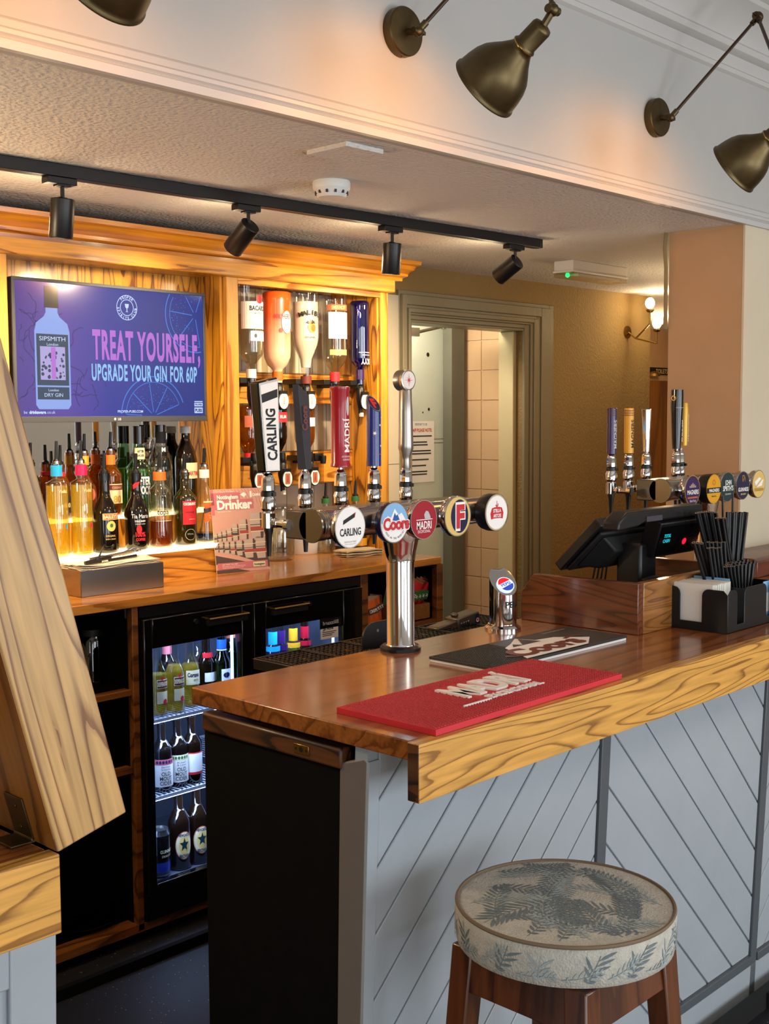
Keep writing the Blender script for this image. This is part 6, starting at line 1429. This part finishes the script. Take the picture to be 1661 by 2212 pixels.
def oil(px, label, fill):
    p = at(px, 1150, Y=3.40); prof = [(.034, 0), (.038, .004), (.038, .04), (.030, .10), (.018, .15), (.012, .175), (.012, .20), (.016, .202), (.016, .206), (.01, .206)]
    tt = bottle(label, (p.x, 3.40, ZB_), prof, 'glass_clear', (.12, fill), None, ('green', .195, .215, .0165), 'black', name='oil_bottle'); return tt
oil(704, 'conical clear bottle with a green collar and pourer, left of the red handle', 'drink_water'); oil(768, 'conical bottle of green oil with a green collar, right of the red handle', 'drink_green')
for px, mt, lm, nm in ((729, 'glass_brown', 'dusty_pink', 'dark sauce jar with a pink label under the beer font'), (775, 'glass_olive', 'yellow', 'green jar with a yellow label under the beer font')):
    p = at(px, 1188, Z=ZB_); bottle(nm, (p.x, p.y, ZB_), [(.028, 0), (.032, .004), (.032, .055), (.026, .066), (.026, .075), (.02, .075)], mt, None, LB(.02, .05, 1.1, lm, []), ('black_plastic', .066, .085, .028), None, name='jar', cat='jar')
p = at(778, 1200, Z=ZB_); b = MB('cloth'); n = 24; vs = []; W_, D_ = .17, .085
prof = []
for L_ in range(5):
    for i in range(n+1):
        u = i/n if L_ % 2 == 0 else 1-i/n; prof.append((u, .003+L_*.0048+.003*math.sin(u*PI)*(L_/4)))
vs = [((u-.5)*W_+.006*math.sin(j*2), (j/6-.5)*D_, z+.0015*math.sin(u*9+j)) for (u, z) in prof for j in range(7)]
b.vf(vs, [(i*7+j, (i+1)*7+j, (i+1)*7+j+1, i*7+j+1) for i in range(len(prof)-1) for j in range(6)]); o = b.build('bar_cloth', org=(0, 0, 0)); o.location = (p.x, p.y+.01, ZB_+.0005); o.rotation_euler = (0, 0, -.15); md = o.modifiers.new('s', 'SOLIDIFY'); md.thickness = .002
tag(o, 'folded cream bar cloth on the back counter beside the beer font', 'cloth')

# ------------------------------------------------------------------ drip trays, guard and dispense gun behind the bar
TZ1 = 1.035; c0 = at(530, 1425, Z=TZ1); c1 = at(780, 1376, Z=TZ1); YTa, YTb = 1.93, c1.y
t = thing('drip_tray', 'long black drip tray with square grilles behind the bar edge', 'drip tray', (2.1, 2.03, .99))
b = MB('black_plastic'); X0, X1 = c0.x+.02, 2.62; b.box(X0, X1, YTa, YTb, 1.0, 1.012); b.box(X0, X1, YTa, YTa+.006, 1.0, TZ1); b.box(X0, X1, YTb-.006, YTb, 1.0, TZ1); b.box(X0, X0+.006, YTa, YTb, 1.0, TZ1); b.box(X1-.006, X1, YTa, YTb, 1.0, TZ1); b.box(1.9, X1, 1.897, 1.99, .97, 1.0); b.build('tray', t, bevel=.001)
k = 0; x = X0+.008
while x < X1-.05:
    b = MB('black_metal'); xe_ = min(x+.135, X1-.008); y0_, y1_ = YTa+.008, YTb-.008
    b.box(x, xe_, y0_, y0_+.004, TZ1-.006, TZ1+.0015); b.box(x, xe_, y1_-.004, y1_, TZ1-.006, TZ1+.0015); b.box(x, x+.004, y0_, y1_, TZ1-.006, TZ1+.0015); b.box(xe_-.004, xe_, y0_, y1_, TZ1-.006, TZ1+.0015)
    q = x+.014
    while q < xe_-.004: b.box(q, q+.003, y0_, y1_, TZ1-.005, TZ1); q += .0145
    q = y0_+.014
    while q < y1_-.004: b.box(x, xe_, q, q+.003, TZ1-.005, TZ1); q += .0145
    b.use('brass_bright').box((x+xe_)/2-.001, (x+xe_)/2+.001, (y0_+y1_)/2-.012, (y0_+y1_)/2+.012, TZ1, TZ1+.0012)
    b.build('grille', t, smooth=False); x += .139
q0, q1 = at(781, 1400, Y=2.0), at(842, 1338, Y=2.0)
b = MB('black_plastic'); w_, h_ = q1.x-q0.x+.03, q1.z-TZ1; b.prism([(0, 0), (w_, 0), (w_, h_)] + [(.045-.045*math.sin(a), h_-.035+.035*math.cos(a)) for a in [k*PI/16 for k in range(9)]], 0, .006, front((q0.x, 2.0, TZ1+.002)))
b.use('steel').disc(.004, front((q0.x+.05, 2.0, TZ1+h_-.02)), .0065, 12); tag(b.build('splash_guard', bevel=.001), 'black upright splash guard with a rounded corner beside the font column', 'guard')
g0, g1_ = at(945, 1360, Y=2.06), at(1012, 1335, Y=2.06)
t = thing('dispense_gun', 'black soft drink dispense gun with button head resting behind the bar', 'dispense gun', ((g0.x+g1_.x)/2, 2.06, TZ1))
ax_ = (g1_-g0).normalized(); GM = frame(g0, ax_, (V((0, 0, 1))-ax_*ax_.z).normalized()); Ls = (g1_-g0).length
b = MB('block_grey'); b.box(-.02, Ls, -.022, .012, -.02, .02, GM); b.box(Ls*.45, Ls+.02, -.028, .018, -.024, .024, GM); b.box(Ls*.5, Ls*.62, .018, .028, -.01, .01, GM); b.build('body', t, bevel=.004)
b = MB('steel')
for i in range(4):
    for j in range(2): b.box(Ls*.5+.002+i*.010, Ls*.5+.009+i*.010, -.024+j*.016, -.012+j*.016, .024, .027, GM)
b.box(-.015, Ls*.4, -.012, -.002, .02, .022, GM); b.build('button', t, bevel=.001)
b = MB('black_plastic'); b.box(-.03, Ls*.5, -.04, -.022, -.024, .024, GM); b.box(-.03, Ls+.02, -.045, -.03, -.03, .03, GM); b.build('holder', t, bevel=.003)
b = MB('navy'); b.rect(Ls+.0, Ls+.016, -.02, .012, GM @ Matrix.Translation((0, 0, .0246))); b.use('white').disc(.006, GM, .0250, 14, cx=Ls+.008, cy=-.004); b.use('label_red').disc(.004, GM, .0253, 12, cx=Ls+.008, cy=-.003); b.build('badge', t, smooth=False)

# ------------------------------------------------------------------ wall lamps over the bar
def sconce(px, py, sx, sy, sY, axis, label, pend=True, arm_down=None):
    P0 = at(px, py, Y=YW); S0 = at(sx, sy, Y=sY)
    t = thing('wall_lamp', label, 'lamp', (P0.x, YW, P0.z))
    b = MB('brass_aged'); M = along((P0.x, YW-.0005, P0.z), (0, -1, 0)); b.lathe([(.057, 0), (.0575, .003), (.0575, .022), (.055, .0255), (.03, .027), (0, .027)], 40, M)
    b.use('brass_bright').cyl((P0.x-.002, YW-.012, P0.z-.0575), (P0.x-.002, YW-.012, P0.z-.060), .003, 8); b.build('wall_plate', t)
    J = V((P0.x+.006, YW-.055, P0.z-.006)); b = MB('brass_aged'); b.cyl((P0.x, YW-.026, P0.z-.002), J, .008, 12); b.sphere(J, .013, 14); b.cyl(J+V((-.016, 0, 0)), J+V((.016, 0, 0)), .008, 12); b.box(J.x+.014, J.x+.026, J.y-.002, J.y+.002, J.z-.004, J.z+.004)
    axn = V(axis).normalized(); top = S0-axn*.165
    E = V((P0.x+.245, YW-.215, P0.z+.312)); d1 = (E-J).normalized(); b.cyl(J+d1*.006, J+d1*.03, .0085, 12); b.build('knuckle', t)
    b = MB('rod_brown'); b.cyl(J+d1*.024, E-d1*.02, .0052, 12); b.build('arm', t)
    b = MB('brass_aged'); b.sphere(E, .0165, 16); b.cyl(E+V((-.016, 0, .002)), E+V((.013, 0, 0)), .012, 14); b.cyl(E+V((-.032, 0, .004)), E+V((-.012, 0, .002)), .003, 8); K = top-axn*.018+V((.012, 0, .022)); d2 = (K-E).normalized()
    b.cyl(E-d1*.030, E-d1*.010, .0085, 12); b.cyl(E+d2*.010, E+d2*.032, .0085, 12); b.build('elbow', t)
    b = MB('rod_brown'); b.cyl(E+d2*.026, K-d2*.018, .0052, 12); b.build('arm', t)
    b = MB('brass_aged'); b.cyl(K-d2*.024, K-d2*.004, .0085, 12); b.sphere(K, .0135, 14); b.cyl(K+V((-.018, 0, 0)), K+V((.018, 0, 0)), .009, 12); b.cyl(K, top, .008, 10); b.build('knuckle', t)
    M = along(top, axn)
    b = MB('brass_aged')
    b.lathe([(.010, -.004), (.021, 0), (.0235, .006), (.0235, .050), (.0245, .051), (.0275, .055), (.0275, .058), (.026, .062), (.0305, .070), (.041, .085), (.052, .098), (.0635, .113), (.071, .130), (.0755, .150), (.078, .168), (.0785, .175), (.0815, .177), (.0815, .181), (.0785, .182), (.075, .175), (.072, .152), (.066, .130), (.05, .102), (.028, .074), (.0, .066)], 48, M); b.use('brass_bright').lathe([(.0278, .055), (.0284, .0565), (.0278, .058)], 48, M); o = b.build('shade', t, angle=60)
    b = MB('bulb_glow'); b.sphere(top+axn*.112, .022, 16); b.use('white_plastic').cyl(top+axn*.070, top+axn*.094, .013, 12); b.build('bulb', o)
    light('lamp_light', 'POINT', top+axn*.142, 7.5, AMBER, shadow_soft_size=.018)
AX = (-.05, .79, -.53)
sconce(862, 72, 1056, 180, 1.66, AX, 'aged brass wall lamp with bell shade at the top centre')
sconce(1412, 256, 1593, 358, 1.62, AX, 'aged brass wall lamp with bell shade at the right, both arms in view')
sconce(100, -160, 226, -46, 1.66, AX, 'aged brass wall lamp at top left, only its shade rim in view')

# ------------------------------------------------------------------ track lights
TA, TB = at(-200, 320, Z=2.238), at(1161, 527, Z=2.238); du = (TB-TA).normalized(); dn = V((-du.y, du.x, 0))
t = thing('light_track', 'long black lighting track fixed to the low ceiling', 'track', (TA+TB)/2)
RM = Matrix(((du.x, dn.x, 0, TA.x), (du.y, dn.y, 0, TA.y), (0, 0, 1, 0), (0, 0, 0, 1))); LT = (TB-TA).length
b = MB('black_plastic'); b.box(0, LT, -.018, .018, ZS-.034, ZS-.0002, RM); b.box(LT, LT+.012, -.0165, .0165, ZS-.033, ZS-.0005, RM); b.build('rail', t, bevel=.002)
b = MB('black_matt'); b.box(0, LT, -.0055, .0055, ZS-.0345, ZS-.033, RM); b.build('slot', t)
def spotlight(px, py, d, label, e=9, aim=None):
    p = at(px, py, Z=ZS-.036); f = (p-TA).dot(du); c = TA+du*f; c.z = ZS-.0345
    t = thing('spotlight', label, 'spotlight', c)
    b = MB('black_plastic'); M = Matrix(((du.x, dn.x, 0, c.x), (du.y, dn.y, 0, c.y), (0, 0, 1, c.z), (0, 0, 0, 1))); b.box(-.05, .035, -.017, .017, -.017, 0, M); b.box(-.02, .02, -.012, .012, -.022, -.015, M); b.build('adaptor', t, bevel=.0015)
    d = V(d).normalized(); piv = c+V((0, 0, -.056))
    b = MB('black_plastic'); b.cyl(c+V((0, 0, -.02)), piv+V((0, 0, .0)), .0055, 10); b.cyl(piv+V((-.012, 0, 0)), piv+V((.012, 0, 0)), .008, 10); b.build('stem', t)
    b = MB('black_plastic'); s0 = piv-d*.012+V((0, 0, -.0)); M = along(s0+V((0, 0, -.008)), d); b.lathe([(.029, 0), (.031, .002), (.031, .100), (.0295, .102), (.027, .100), (.024, .085), (0, .082)], 32, M); o = b.build('can', t, angle=40)
    b = MB('bulb_glow'); b.disc(.0225, M, .086, 20); b.build('lens', o)
    tip = s0+V((0, 0, -.008))+d*.104
    light('spot_spill', 'POINT', c+V((.02, .13, -.11)), 1.5, WARM, shadow_soft_size=.03)      # light that leaks from the back of the lamp
    l = light('spot_light', 'SPOT', tip, e, WARM if aim is None else WARM, aim or d, spot_size=math.radians(95), spot_blend=.9, shadow_soft_size=.03)
spotlight(140, 385, (-.02, .12, -1), 'black track spotlight hanging straight down above the television', 75, (.12, .62, -.6))
spotlight(565, 440, (-.08, .74, -.62), 'black track spotlight tilted towards the back bar, second from the left', 75)
spotlight(846, 492, (.02, .1, -1), 'black track spotlight hanging straight down in front of the spirit bay', 62, (.2, .78, -.32))
spotlight(1098, 533, (-.10, .80, -.52), 'black track spotlight tilted to the left at the track end', 42)

# ------------------------------------------------------------------ ceiling fittings
p = at(716, 392, Z=ZS); t = local(thing('smoke_detector', 'white round smoke detector on the low ceiling', 'smoke detector', (p.x, p.y, ZS-.0002)))
b = MB('white_plastic'); b.lathe([(.038, -.045), (.041, -.042), (.043, -.036), (.052, -.022), (.053, -.019), (.0535, -.004), (.052, 0)][::1], 40); b.build('body', t, angle=30)
b = MB('charcoal')
for k in range(12): b.box(.0405, .0478, -.0032, .0032, -.0365, -.0235, Matrix.Rotation(k*PI/6, 4, 'Z'))
b.build('vent_slot', t)
ca, cb, cc = at(680, 338, Z=ZS-.012), at(748, 315, Z=ZS-.012), at(828, 333, Z=ZS-.012)
b = MB('artex_ceiling'); b.box(min(ca.x, cb.x), cc.x, min(cb.y, cc.y), ca.y, ZS-.012, ZS-.0002); tag(b.build('ceiling_plate', bevel=.001), 'small flat white cover plate on the low ceiling', 'plate')
e0, e1 = at(1212, 585, Z=ZS-.05), at(1355, 604, Z=ZS-.05)
t = thing('emergency_light', 'white emergency light box with a small green lamp on the ceiling', 'emergency light', (e0.x, e0.y, ZS))
dx_ = (at(1357, 600, Z=ZS-.05)-at(1238, 582, Z=ZS-.05)).normalized(); 
EM = frame(at(1238, 596, Z=ZS-.07), (1, 0, 0), (0, 1, 0))
Lx = .42; Wy = .10
b = MB('white_plastic'); b.box(0, Lx, 0, Wy, .026, .0698, EM); b.box(-.004, Lx+.004, -.004, Wy+.004, .018, .028, EM); b.build('housing', t, bevel=.003)
b = MB('acrylic'); b.box(.0, Lx, .0, Wy, 0, .018, EM); o = b.build('diffuser', t, smooth=False)
b = MB('white_plastic'); b.box(.07, Lx-.02, .02, Wy-.02, .008, .0178, EM); b.build('tube', t)
b = MB('led_green'); b.sphere(EM @ V((.03, .05, .009)), .010, 10); b.build('indicator', t)
# ------------------------------------------------------------------ corner by the pillar: cable, camera box, wall light, toilets sign
b = MB('cable_olive'); zq = at(1443, 712, Y=2.305).z
b.tube([(3.909, 2.302, ZS), (3.904, 2.304, 2.20), (3.908, 2.300, 2.13), (3.909, 2.300, zq)], .007, 8); tag(b.build('cable_run'), 'thick painted cable running down the back edge of the pillar', 'cable')
q = at(1425, 592, Y=3.45); t = thing('camera_box', 'small black wall camera high in the corner beyond the pillar', 'camera', q); b = MB('black_plastic'); b.box(q.x-.08, q.x+.06, 3.40, 3.48, q.z-.025, q.z+.03); b.build('housing', t, bevel=.006); b = MB('black_plastic'); b.box(q.x+.02, q.x+.25, 3.42, 3.46, q.z-.04, q.z-.005); b.cyl((q.x+.2, 3.44, q.z-.01), (q.x+.2, 3.44, ZS), .012, 10); b.build('bracket', t)
YLm = 3.47
w0, w1 = at(1404, 655, Y=YLm), at(1419, 697, Y=YLm-.06)
t = thing('wall_light', 'brass wall light with two glowing bulbs at the corner before the toilets', 'lamp', (w0.x, YD, w0.z-.12))
b = MB('brass_bright'); R0_ = V((w0.x-.02, YD, w0.z-.15))
b.lathe([(.035, 0), (.033, .008), (.012, .012)], 20, along(R0_, (0, -1, 0)))
for w_ in (w0, w1):
    b.tube([R0_+V((0, -.008, 0)), R0_+V((.01, -.05, -.035)), V((w_.x, w_.y, w_.z-.11)), V((w_.x, w_.y, w_.z-.045))], .005, 8); b.lathe([(.012, -.05), (.022, -.040), (.022, -.034)], 16, Matrix.Translation(w_))
b.build('arm', t)
b = MB('bulb_glow'); b.sphere(w0, .026, 14, .031); b.build('bulb', t); b = MB('bulb_glow'); b.sphere(w1, .026, 14, .031); b.build('bulb', t)
b = MB('glass_clear'); b.lathe([(.022, -.034), (.036, -.015), (.039, .02), (.035, .038)], 24, Matrix.Translation(w1)); b.build('glass_shade', t)
light('wall_light_bulb', 'POINT', w0+V((0, -.045, 0)), 3.2, WARM, shadow_soft_size=.03)
light('wall_light_bulb', 'POINT', w1+V((0, -.045, .0)), 3.2, WARM, shadow_soft_size=.03)
s0, s1 = at(1407, 793, Y=4.98), at(1455, 811, Y=4.98)
b = MB('black'); M = front((0, 4.985, 0)); b.box(s0.x-.2, s1.x+.42, 4.985, 4.999, s1.z, s0.z); b.use('cream'); k = at(1417, 802, Y=4.984); b.text('TOILETS', .034, front((k.x+.088, 4.9845, (s0.z+s1.z)/2)), .175, z=.0005); tag(b.build('toilets_sign', smooth=False), 'black sign lettered in white above the brown corridor door', 'sign')
b = MB('brass_bright'); q = at(1413, 807, Y=4.9); b.lathe([(.05, 0), (.045, .02), (.02, .035), (0, .038)], 20, Matrix.Translation((q.x, 4.9, q.z-.02))); b.cyl((q.x, 4.9, q.z-.01), (q.x, 4.998, q.z-.01), .008, 8); tag(b.build('picture_light'), 'small brass dome fitting beside the toilets sign', 'lamp')
# passage: door closer and notice
n0, n1 = at(886, 910, Y=YP-.002), at(938, 1040, Y=YP-.002)
b = MB('paper_white'); M = front((0, YP-.002, 0)); b.rect(n0.x-.06, n1.x, n1.z, n0.z, M); cxn = (n0.x+n1.x)/2-.01; wn = (n1.x-n0.x)
b.use('blue').text('IMPORTANT TO USE', .012, M @ Matrix.Translation((cxn, n0.z-.016, 0)), wn*.5, z=.0004); b.use('label_red').text('STAFF PLEASE NOTE:', .016, M @ Matrix.Translation((cxn, n0.z-.045, 0)), wn*.9, z=.0004, bold=.03)
b.use('charcoal'); random.seed(2)
k = n0.z-.075
while k > n1.z+.02:
    for j in range(random.choice((1, 2))):
        b.rect(n0.x-.03, n1.x-wn*random.uniform(.08, .35), k-.0035, k+.0035, M, .0004); k -= .014
    k -= .016
tag(b.build('staff_notice', smooth=False), 'white printed notice pinned in the passage behind the doorway', 'notice')
p = at(900, 718, Y=3.85); q = at(957, 705, Y=3.85)
b = MB('steel'); b.box(p.x-.14, p.x+.0, 3.83, 3.86, p.z-.02, p.z+.02); b.tube([(p.x-.03, 3.85, p.z+.01), p, q], .008, 8); b.cyl(q+V((0, 0, -.014)), q+V((0, 0, .022)), .015, 12); b.box(q.x-.03, q.x+.03, 3.73, 3.87, q.z+.02, q.z+.028); tag(b.build('door_closer'), 'steel door closer arm at the top of the doorway', 'door closer')
